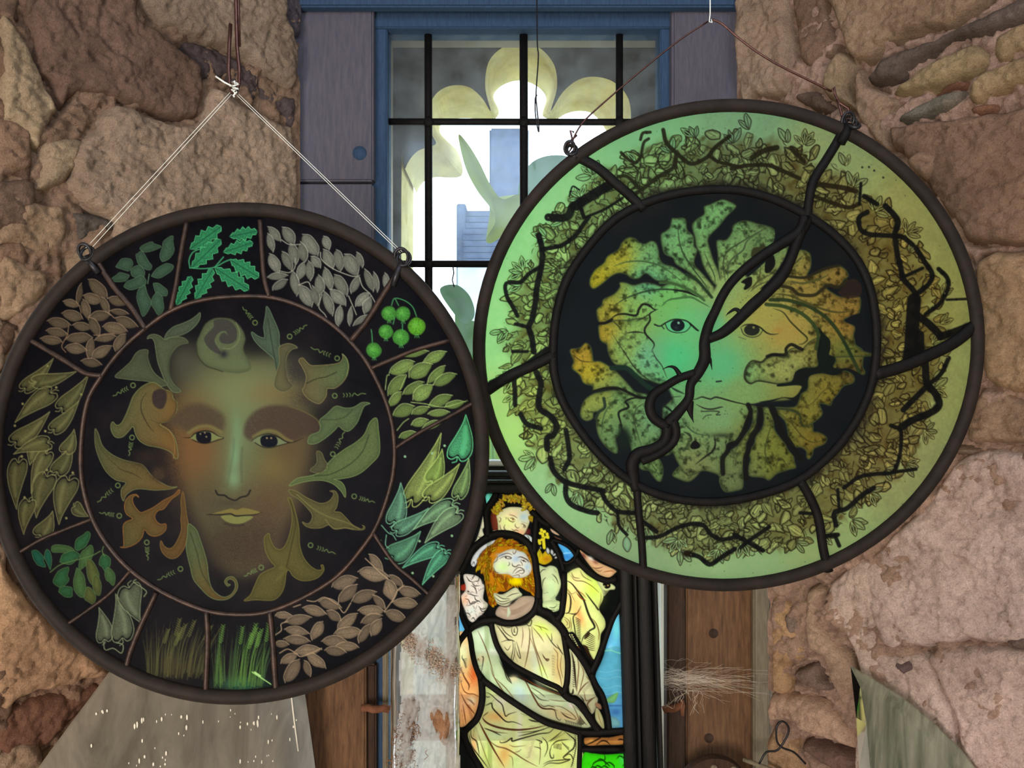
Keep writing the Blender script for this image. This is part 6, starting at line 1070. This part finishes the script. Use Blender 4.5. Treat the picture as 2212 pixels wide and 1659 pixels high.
PLAB = [(513, 981, 'centre glass with leaf-haired face in green and orange'), (714, 590, 'border glass of pale crowded seeds'), (870, 690, 'border glass of six green berries'), (925, 845, 'border glass of olive veined seeds'), (935, 1060, 'border glass of bright green bell-shaped pods'), (760, 1350, 'border glass of tan paired seeds'), (520, 1410, 'border glass of bright green grass'), (370, 1390, 'border glass of brown-green grass'), (240, 1330, 'border glass of three large pods'), (150, 1220, 'border glass of rounded leafy sprigs'), (110, 960, 'border glass of long curled chilli-like pods'), (180, 700, 'border glass of tan seeds'), (310, 600, 'border glass of lobed oak-like leaves'), (480, 560, 'border glass of green holly leaves')]
AL = paint_left(); panes(AL, cl, ringL, PLL, M['pane_left'], lr, labels=PLAB)
def rings(px, py, pl, parent, mat, k=1.0, sp=1):
    for q in range(sp + 1):
        c = pl.at(px + q * 5, py + q * 4, .004); r = .0065 * k
        tube('hanging_loop', [c + Vector((math.cos(a) * r, math.sin(a * 1) * .003 * (q * 2 - 1), math.sin(a) * r * 1.15)) for a in np.linspace(0, 2 * math.pi, 18)[:-1]], .0016, mat, parent, 7, closed=True)
rings(868, 556, PLL, lr, M['dark_wire']); rings(188, 545, PLL, lr, M['dark_wire'], .9)
tube('loop_tail', [PLL.at(868, 570, .005), PLL.at(858, 595, .005), PLL.at(850, 620, .004)], .0032, M['dark_wire'], lr, 8); tube('loop_tail', [PLL.at(192, 556, .005), PLL.at(205, 575, .005), PLL.at(218, 592, .004)], .0032, M['dark_wire'], lr, 8)
adopt(lr)

# right roundel
PLR = Plane((0, .775, 0), (-.02, -1, -.03))
rr_ = empty('stained_glass_roundel', PLR.at(1573, 746)); tag(rr_, 'luminous green round stained-glass panel with leaf-framed face behind a thorny lead branch', 'stained glass')
ringR = ell(1573, 745.7, 539, 517, -11.2)
innerR = cat([(1195,770),(1200,690),(1222,610),(1262,545),(1318,482),(1385,442),(1480,415),(1580,410),(1665,428),(1740,464),(1800,505),(1850,560),(1880,625),(1893,710),(1890,790),(1872,862),(1822,950),(1740,1028),(1650,1066),(1545,1084),(1440,1073),(1355,1034),(1280,965),(1222,880),(1200,820)], True, 5)
SPR = [([(1246,338),(1290,362),(1330,396),(1358,420),(1392,452)], 22, None), ([(1826,268),(1812,300),(1785,345),(1757,390),(1748,430),(1743,470)], 20, None), ([(2112,698),(2060,740),(2000,770),(1940,795),(1890,808)], 27, None), ([(1790,1234),(1778,1185),(1768,1120),(1750,1075),(1728,1038)], 20, None), ([(1390,1236),(1386,1170),(1380,1110),(1375,1050)], 17, None), ([(1043,850),(1100,812),(1150,790),(1200,765)], 24, None)]
VINE = [([(1743,468),(1728,500),(1690,525),(1650,550),(1610,580),(1580,610),(1560,640),(1545,672),(1530,705),(1522,740),(1522,775),(1508,805),(1492,830),(1488,860),(1470,885),(1442,917)], [30,26,24,22,20,20,20,20,22,24,26,24,20,20,22,28]),
 ([(1743,468),(1722,520),(1708,560),(1690,595),(1660,628),(1625,660),(1600,685),(1575,708),(1555,722),(1530,732)], [24,22,22,24,24,26,24,24,22,20]),
 ([(1500,806),(1465,818),(1435,836),(1412,852),(1403,876),(1410,900),(1428,914),(1444,922)], [18,18,18,20,22,22,22,24]),
 ([(1442,915),(1440,940),(1430,958),(1405,972),(1378,980),(1366,1000),(1368,1028),(1374,1060)], [26,22,22,24,26,28,26,20]),
 ([(1452,905),(1460,930),(1455,952),(1438,970),(1412,985),(1385,996)], [22,20,20,20,20,20])]
THORN = [([(1526,770),(1534,778),(1538,799)], 15), ([(1470,812),(1458,795),(1445,792),(1430,798)], 12), ([(1488,868),(1492,893),(1498,912)], 22), ([(1592,690),(1598,676),(1588,668),(1574,676),(1568,682)], 15)]
rim('outer_rim', ringR, 29, PLR, M['zinc'], rr_)
tube('inner_came', [PLR.at(x, y) for x, y in innerR], 9.5 / FP * .775, M['lead'], rr_, 10, closed=True, flat=.004, nrm=tuple(PLR.n))
cr = [(np.vstack([innerR, innerR[:1]]), 18)]
for p, w, _ in SPR:
    P_ = cat(p, False, 5); came('came', P_, w, PLR, M['lead'], rr_, th=.0045, sm=False); cr.append((np.vstack([P_[0] * 2 - P_[1], P_, P_[-1] * 2 - P_[-2]]), w))
for p, ws in VINE:
    P_ = cat(p, False, 5); wi = np.interp(np.linspace(0, 1, len(P_)), np.linspace(0, 1, len(ws)), ws)
    o = tube('thorny_branch', [PLR.at(x, y) for x, y in P_], wi / 2 / FP * .775, M['lead'], rr_, 10, flat=.005, nrm=tuple(PLR.n)); cr.append((P_, 20))
for p, w in THORN: came('thorn', p, w, PLR, M['lead'], rr_, th=.004, taper=lambda u: max(.06, 1 - u))
RLAB = [(1450, 760, 'roundel glass left of the branch, aqua cheek and eye'), (1700, 800, 'roundel glass right of the branch, olive cheek and leaves'), (1640, 600, 'sliver of roundel glass between two branches'), (1560, 330, 'top border glass with twigs and coppery flowers'), (1150, 560, 'upper left border glass, bright green'), (1220, 1040, 'lower left border glass with winding twigs'), (1580, 1170, 'bottom border glass with twigs'), (1900, 1020, 'lower right border glass with bare branches'), (1960, 520, 'upper right border glass, olive with petals')]
AR = paint_right(); panes(AR, cr, ringR, PLR, M['pane_right'], rr_, labels=RLAB)
rings(1230, 322, PLR, rr_, M['dark_wire'], .8); rings(1828, 262, PLR, rr_, M['dark_wire'], .95, 2)
tube('loop_tail', [PLR.at(1232, 332, .004), PLR.at(1246, 346, .004)], .003, M['dark_wire'], rr_, 8); tube('loop_tail', [PLR.at(1828, 272, .005), PLR.at(1822, 292, .005), PLR.at(1812, 312, .004)], .005, M['lead'], rr_, 8)
adopt(rr_)

# framed figure panel standing in the window
PLS = Plane((0, 1.17, 0), (0, -1, .03))
sp = empty('framed_stained_glass_panel', PLS.at(1180, 1659)); tag(sp, 'tall black-framed stained glass of a bearded robed man carrying a golden-haired child', 'stained glass')
outS = np.array([(986,1180),(1000,1060),(1330,1060),(1338,1150),(1346,1400),(1352,1760),(992,1760),(986,1400)], float)
cs = []
for fr, p, w in SAINT_LEADS:
    P_ = cat(fr(p), False, 4); came('came', P_, w, PLS, M['lead'], sp, th=.004, sm=False); cs.append((np.vstack([P_[0] * 2 - P_[1], P_, P_[-1] * 2 - P_[-2]]), w))
AS = paint_saint(); panes(AS, cs, outS, PLS, M['pane_saint'], sp, minc=80)
def fbar(p, w, th, off=0, nm='frame_rail', mat='black_frame'):
    a, b = PLS.at(*p[0], off), PLS.at(*p[1], off); return tube(nm, [a.lerp(b, k / 4) for k in range(5)], w / 2 / FP * 1.17, M[mat], sp, 8, flat=th, nrm=tuple(PLS.n))
fbar([(1346, 1040), (1366, 1780)], 30, .010); fbar([(1364, 1040), (1384, 1780)], 9, .016); fbar([(1384, 1040), (1406, 1780)], 34, .012); fbar([(1406, 1040), (1430, 1780)], 12, .015)
fbar([(960, 1052), (1400, 1052)], 28, .010); fbar([(960, 1040), (1410, 1040)], 7, .015); fbar([(960, 1024), (1420, 1024)], 16, .014); fbar([(976, 1040), (974, 1780)], 22, .010)
adopt(sp)

# ---------------------------------------------------------------- hangers
h1 = empty('wire_hook', P(510, 100, .72)); tag(h1, 'brown wire hook hanging from above with its end bent back up, holding nylon line', 'hook')
tube('shank', [P(x, y, .72) for x, y in ((506, -560), (508, -60), (510, 20), (512, 100), (517, 150), (517, 180), (510, 200), (502, 200), (496, 185), (494, 150), (495, 100), (498, 52))], .0019, M['wire'], h1, 8)
tube('second_strand', [P(x, y, .722) for x, y in ((512, -560), (513, -60), (515, 20), (517, 100))], .0016, M['wire'], h1, 8); adopt(h1)
h2 = empty('nylon_fishing_line', P(505, 195, .72)); tag(h2, 'clear nylon line knotted to the wire hook and forking to the left panel', 'cord')
kn = P(505, 188, .716); r = random.Random(2)
tube('knot', [kn + Vector((r.uniform(-.004, .004), r.uniform(-.003, .003), .006 - k * .0006 + r.uniform(-.002, .002))) for k in range(26)], .0008, M['nylon'], h2, 6)
for a, b, rr2 in (((497, 200), (190, 538), .0003), ((500, 204), (205, 535), .0003), ((512, 206), (866, 548), .0003), ((516, 204), (870, 546), .0003)):
    A0, B0 = P(*a, .718), PLL.at(*b, .004); tube('strand', [A0.lerp(B0, k / 8) for k in range(9)], rr2, M['nylon'], h2, 6)
tube('loose_end', [P(503, 187, .716), P(485, 178, .715), P(466, 165, .714)], .0009, M['nylon'], h2, 6); adopt(h2)
h3 = empty('copper_hanging_wire', P(1535, 45, .775)); tag(h3, 'thin bent copper wire twisted at both ends, carrying the green roundel', 'wire')
PR = lambda x, y: P(x, y, .77)
tube('right_arm', [PR(*q) for q in cat([(1538,42),(1560,52),(1590,78),(1625,105),(1660,128),(1700,150),(1745,172),(1795,197)], False, 4)], .0012, M['wire'], h3, 8)
tube('left_arm', [PR(*q) for q in cat([(1530,46),(1470,85),(1400,140),(1320,208),(1265,258),(1243,290),(1232,318)], False, 4)], .0009, M['wire'], h3, 8)
tube('twist', [PR(*q) for q in ((1795,197),(1802,188),(1804,205),(1812,222),(1832,234),(1836,248),(1830,262),(1822,262),(1816,240),(1808,215))], .0014, M['wire'], h3, 8)
tube('twist', [PR(*q) for q in ((1240,286),(1232,282),(1236,300),(1224,318),(1228,330),(1236,318),(1238,300),(1246,292))], .0011, M['wire'], h3, 8); adopt(h3)
h4 = tube('nylon_hanger', [P(1534, y, .77) for y in (-560, -200, 0, 30)] + [P(1532, 47, .77), P(1538, 49, .77), P(1537, 42, .77)], .0006, M['nylon']); tag(h4, 'fine nylon loop dropping from above the window to the copper wire', 'cord')
h5 = tube('looped_wire', [P(x, y, 1.20) for x, y in cat([(1160,-420),(1160,50),(1163,120),(1158,200),(1160,235),(1164,275),(1163,284),(1157,250),(1156,215),(1160,205)], False, 4)], .0011, M['dark_wire'], None, 6); tag(h5, 'thin dark wire ending in a long loop before the middle window bar', 'wire')
h6 = tube('wire_loop', [P(x, y, 1.13) for x, y in cat([(1640,1650),(1655,1625),(1680,1620),(1700,1590),(1703,1570),(1690,1558),(1678,1570),(1678,1600),(1690,1615),(1715,1625),(1740,1650)], False, 4)], .0016, M['dark_wire'], None, 7); tag(h6, 'thin dark wire bent into an upright loop against the right-hand stone wall', 'wire')

# ---------------------------------------------------------------- things in and under the window
def slab(name, pts, pl, off, th, mat, parent, bev=0):
    a = [pl.at(x, y, off + th) for x, y in pts]; b = [p - pl.n * th for p in a]; n = len(a); V, F = [], []
    if bev:
        c = sum(a, Vector()) / n; top = [p.lerp(c, bev) for p in a]; a = [p - pl.n * th * .6 for p in a]
        V = top + a + b; F = [tuple(range(n))] + [(i, (i + 1) % n, n + (i + 1) % n, n + i) for i in range(n)] + [(n + i, n + (i + 1) % n, 2 * n + (i + 1) % n, 2 * n + i) for i in range(n)] + [tuple(range(2 * n, 3 * n))[::-1]]
    else: V = a + b; F = [tuple(range(n))] + [(i, (i + 1) % n, n + (i + 1) % n, n + i) for i in range(n)] + [tuple(range(n, 2 * n))[::-1]]
    return mesh_obj(name, V, F, mat, parent, False)
gs = empty('dusty_glass_sheet', WL.at(400, 1650)); tag(gs, 'large dusty grey glass sheet leaning on the left wall under the dark roundel', 'glass')
PG = Plane(WL.o + WL.n * .05, WL.n)
slab('sheet', [(60,1690),(110,1620),(170,1540),(235,1452),(330,1390),(560,1370),(640,1420),(657,1510),(682,1690),(690,1780),(20,1780)], PG, 0, .005, M['dusty_glass'], gs)
r = random.Random(9); bm = bmesh.new()
for k in range(60):
    x, y = (r.choice((310, 345, 455, 540, 560, 620)) + r.gauss(0, 16), r.uniform(1540, 1655)) if k < 42 else (r.uniform(180, 640), r.uniform(1530, 1655))
    c = PG.at(x, y, .0055); s = r.uniform(.0008, .0024); bmesh.ops.create_icosphere(bm, subdivisions=1, radius=s, matrix=Matrix.Translation(c) @ Matrix.Diagonal((.7, .4, r.uniform(1, 2.4), 1)))
me = bpy.data.meshes.new('droppings'); bm.to_mesh(me); bm.free(); me.materials.append(M['speck']); o = bpy.data.objects.new('droppings', me); COL.objects.link(o); o.parent = gs; o['kind'] = 'stuff'; o['label'] = 'pale splashed specks'
tube('edge_highlight', [PG.at(x, y, .0055) for x, y in ((625, 1500), (632, 1560), (640, 1620))], .0012, M['speck'], gs, 6).name = 'edge_glint'; adopt(gs)  # highlight on the sheet modelled as a thin pale strip
bg = empty('mirror_glass_piece', WR.at(1950, 1640)); tag(bg, 'quarter-round piece of greenish mirror glass leaning against the right stone wall', 'mirror')
PB = Plane(P(1840, 1440, 1.06), Vector(WR.n) + Vector((-.1, -.2, .05)))
O_ = [(1838,1440),(1880,1464),(1950,1508),(2020,1566),(2075,1620),(2128,1690),(2160,1780),(1862,1780),(1856,1660),(1850,1550)]; I_ = [(1862,1482),(1888,1496),(1945,1536),(2002,1590),(2050,1645),(2095,1710),(2120,1780),(1890,1780),(1884,1660),(1875,1560)]
a, b = [PB.at(x, y, .001) for x, y in O_], [PB.at(x, y, .006) for x, y in I_]; c = [p - PB.n * .004 for p in a]; n = len(a)
mesh_obj('bevel', a + b + c, [(i, (i + 1) % n, n + (i + 1) % n, n + i) for i in range(n)] + [(i, (i + 1) % n, 2 * n + (i + 1) % n, 2 * n + i) for i in range(n)], M['bevel_glass'], bg, False)
mesh_obj('face', b + c, [tuple(range(n)), tuple(range(n, 2 * n))[::-1]], M['bevel_glass'], bg, False)
for i, pc in enumerate((((1905,1640),(1912,1570),(1935,1600),(1925,1700),(1905,1740)), ((2030,1640),(2085,1720),(2080,1780),(2000,1780),(2040,1700)))):
    slab('paper_backing', pc, PB, -.012, .002, M['speck'] if i else M['gauze'], bg)
adopt(bg)
sl = empty('clear_plastic_sleeve', P(920, 1659, 1.12)); tag(sl, 'clear plastic sleeve standing in the window, stuffed with white gauze', 'sleeve')
pts = []
for k in range(28):
    a = 2 * math.pi * k / 28; pts.append((P(920, 0, 1.10).x + .050 * abs(math.cos(a)) ** .5 * math.copysign(1, math.cos(a)), 1.10 + .028 * abs(math.sin(a)) ** .6 * math.copysign(1, math.sin(a))))
zt, zb = P(0, 1240, 1.1).z, P(0, 1790, 1.1).z; V, F = [], []
for j in range(13):
    z = zt + (zb - zt) * j / 12
    for k, (x, y) in enumerate(pts): w = 1 + .02 * math.sin(j * 1.9 + k * .7); V.append((P(920, 0, 1.1).x + (x - P(920, 0, 1.1).x) * w, 1.10 + (y - 1.10) * w, z))
for j in range(12):
    for k in range(28): F.append((j * 28 + k, j * 28 + (k + 1) % 28, (j + 1) * 28 + (k + 1) % 28, (j + 1) * 28 + k))
mesh_obj('film', V, F, M['sleeve'], sl); tube('seam', [P(990, y, 1.075) for y in (1240, 1400, 1600, 1790)], .0012, M['sleeve'], sl, 6); adopt(sl)
def crumple(name, pts, d, mat, seed, amp, cell=5, parent=None, th=.01):
    pp = cat(pts, True, 6); A = Art(pp[:, 0].min() - 4, pp[:, 1].min() - 4, pp[:, 0].max() + 4, pp[:, 1].max() + 4, cell, (0, 0, 0)); D, ins = A.dist(pp, (slice(None), slice(None)), True)
    keep = ins | (D < cell * .7); q = keep[:-1, :-1] & keep[1:, :-1] & keep[:-1, 1:] & keep[1:, 1:]; used = np.zeros(A.X.shape, bool)
    used[:-1, :-1] |= q; used[1:, :-1] |= q; used[:-1, 1:] |= q; used[1:, 1:] |= q; idx = -np.ones(A.X.shape, int); idx[used] = np.arange(used.sum()); nu = int(used.sum())
    sx = fbm(A.X * 1.6 + A.Y * .25, A.Y * .35, 34, seed); rg = 1 - np.abs(2 * sx - 1); dd = d - amp * rg ** 2 - amp * .8 * fbm(A.X, A.Y, 40, seed + 4) - th * np.clip(np.where(ins, D, 0) / 14, 0, 1) ** .5
    def w(dep): return np.stack([(A.X[used] - 1106) / FP * dep, dep, (829.5 - A.Y[used]) / FP * dep], 1)
    Q = np.stack([idx[:-1, :-1][q], idx[1:, :-1][q], idx[1:, 1:][q], idx[:-1, 1:][q]], 1)
    return grid_obj(name, np.vstack([w(dd[used]), w(np.full(nu, d + .001))]), np.vstack([Q, Q[:, ::-1] + nu]), mat, parent)
tag(crumple('white_gauze', [(862,1440),(875,1380),(915,1330),(940,1290),(985,1268),(988,1400),(988,1560),(986,1760),(850,1760),(854,1600),(866,1520)], 1.115, M['gauze'], 31, .034, 2.5), 'crumpled translucent white gauze filling the plastic sleeve', 'cloth')
def tuft(name, pts, n, d, mat, seed, parent=None):      # a mass of fine curly fibres
    R_ = np.random.RandomState(seed); pts = np.asarray(pts, float); V, F = [], []
    for k in range(n):
        a = R_.randint(len(pts)); b = min(len(pts) - 1, a + 1) if R_.rand() < .5 else max(0, a - 1); c = pts[a] + (pts[b] - pts[a]) * R_.rand(); c = c[:2] + R_.normal(0, 1, 2) * pts[a][2]
        an, L, q, ph, s0 = R_.uniform(0, 6.3), R_.uniform(9, 22), R_.uniform(2, 5), R_.uniform(0, 6), len(V); dx, dy = math.cos(an), math.sin(an); dd = d - abs(R_.normal(0, .005))
        for u in np.linspace(0, 1, 10):
            x = c[0] + dx * L * (u - .5) + q * math.cos(ph + u * 8) * -dy; y = c[1] + dy * L * (u - .5) + q * math.cos(ph + u * 8) * dx; p = P(x, y, dd + .002 * math.sin(ph + u * 8))
            for j in range(3): V.append(p + Vector((math.cos(2.1 * j), math.sin(2.1 * j) * .5, math.sin(2.1 * j))) * .00045)
        for i in range(9):
            for j in range(3): F.append((s0 + i * 3 + j, s0 + i * 3 + (j + 1) % 3, s0 + i * 3 + 3 + (j + 1) % 3, s0 + i * 3 + 3 + j))
    return mesh_obj(name, V, F, mat, parent)
tag(tuft('fleece_tuft', [(885,1385,9),(905,1395,13),(930,1420,14),(955,1440,12),(978,1452,8)], 420, 1.078, M['fleece'], 41), 'pinkish tan curly fleece across the top of the gauze', 'fleece')
tag(tuft('fleece_tuft', [(888,1520,6),(884,1560,10),(876,1610,12),(872,1660,12),(872,1720,12)], 460, 1.076, M['fleece_brown'], 51), 'brown fleece low on the left side of the plastic sleeve', 'fleece')
tag(crumple('dried_flower', [(928,1540),(948,1528),(970,1545),(972,1590),(960,1610),(940,1575)], 1.080, M['fleece_brown'], 61, .010, 2), 'small brown dried flower head inside the sleeve, right of the fleece', 'flower')
for nm, a, b, lab in (('iron_peg', (782, 1530), (842, 1532), 'rusty peg in the dark strip left of the plastic sleeve'), ('iron_peg', (1432, 1534), (1478, 1524), 'rusty peg beside the black frame under the cobweb')):
    p0, p1 = P(*a, 1.245), P(*b, 1.245); tag(tube(nm, [p0.lerp(p1, k / 5) + Vector((0, 0, .0015 * math.sin(k * 2))) for k in range(6)], .0062, M['rust'], None, 10), lab, 'peg')
p0 = P(1473, 1512, 1.24); tag(tube('rusty_bolt', [p0, p0 + Vector((.0005, 0, -.012)), p0 + Vector((.001, 0, -.026))], .0034, M['rust'], None, 8), 'short rusty bolt hanging upright at the end of the right peg', 'bolt')
wd = empty('rounded_wooden_block', P(1540, 1700, 1.2)); tag(wd, 'dark round-topped wooden block with two pale studs at the foot of the right board', 'block')
arc_ = [(1462 + 78 - 78 * math.cos(a), 1706 - 78 * math.sin(a)) for a in np.linspace(0, math.pi, 22)] + [(1618, 1790), (1462, 1790)]
PW = Plane((0, 1.215, 0), (0, -1, 0)); slab('block', arc_, PW, 0, .014, M['board_dark'], wd, .04)
for q in ((1537, 1650), (1579, 1653)): c = PW.at(*q, .0145); tube('stud', [c + Vector((0, .002, 0)), c - Vector((0, .002, 0)), c - Vector((0, .0032, 0))], [.0062, .0062, .004], M['board_grey'], wd, 14, nrm=(1, 0, 0))
adopt(wd)
p0, p1 = P(1606, 1640, 1.20), P(1690, 1672, 1.16); tag(tube('thin_batten', [p0.lerp(p1, k / 4) for k in range(5)], .004, M['board_grey'], None, 6), 'thin grey batten sloping down beside the round-topped wooden block', 'batten')
# cobweb
r = random.Random(12); V, F = [], []
def strand(pts, rad):
    s0 = len(V)
    for p in pts:
        for j in range(3): a = 2.1 * j; V.append(Vector(p) + Vector((0, math.cos(a) * rad, math.sin(a) * rad)))
    for i in range(len(pts) - 1):
        for j in range(3): F.append((s0 + i * 3 + j, s0 + i * 3 + (j + 1) % 3, s0 + i * 3 + 3 + (j + 1) % 3, s0 + i * 3 + 3 + j))
for k in range(120):
    x0, y0 = 1432 + r.uniform(0, 60) * (k % 3 > 0), 1464 + r.gauss(0, 12); L_ = r.choice((60, 110, 160, 228)) * r.uniform(.5, 1); x1, y1 = x0 + L_, 1472 + r.gauss(0, 26) * (1.2 - L_ / 300); d0, d1 = 1.19, 1.235 - L_ / 228 * .02
    strand([P(x0 + (x1 - x0) * u, y0 + (y1 - y0) * u - 8 * math.sin(u * 3.1) * r.uniform(-.5, 1), d0 + (d1 - d0) * u) for u in np.linspace(0, 1, 7)], .00009)
for k in range(26): x, y = r.uniform(1440, 1520), r.uniform(1485, 1520); strand([P(x, y, 1.22), P(x + r.uniform(-6, 6), y + 8, 1.22), P(x + r.uniform(-9, 9), y + r.uniform(14, 34), 1.222)], .0003)
o = mesh_obj('cobweb', V, F, M['web'], None, False); tag(o, 'pale dusty cobweb stretched from the black frame across the brown board', 'cobweb', kind='stuff')
o = tube('twig', [P(x, y, 1.222) for x, y in ((1436, 1530), (1460, 1508), (1490, 1492), (1530, 1484), (1600, 1484), (1652, 1492))], .0009, M['board_grey'], None, 6); tag(o, 'thin curved dry twig caught along the lower edge of the cobweb', 'twig')
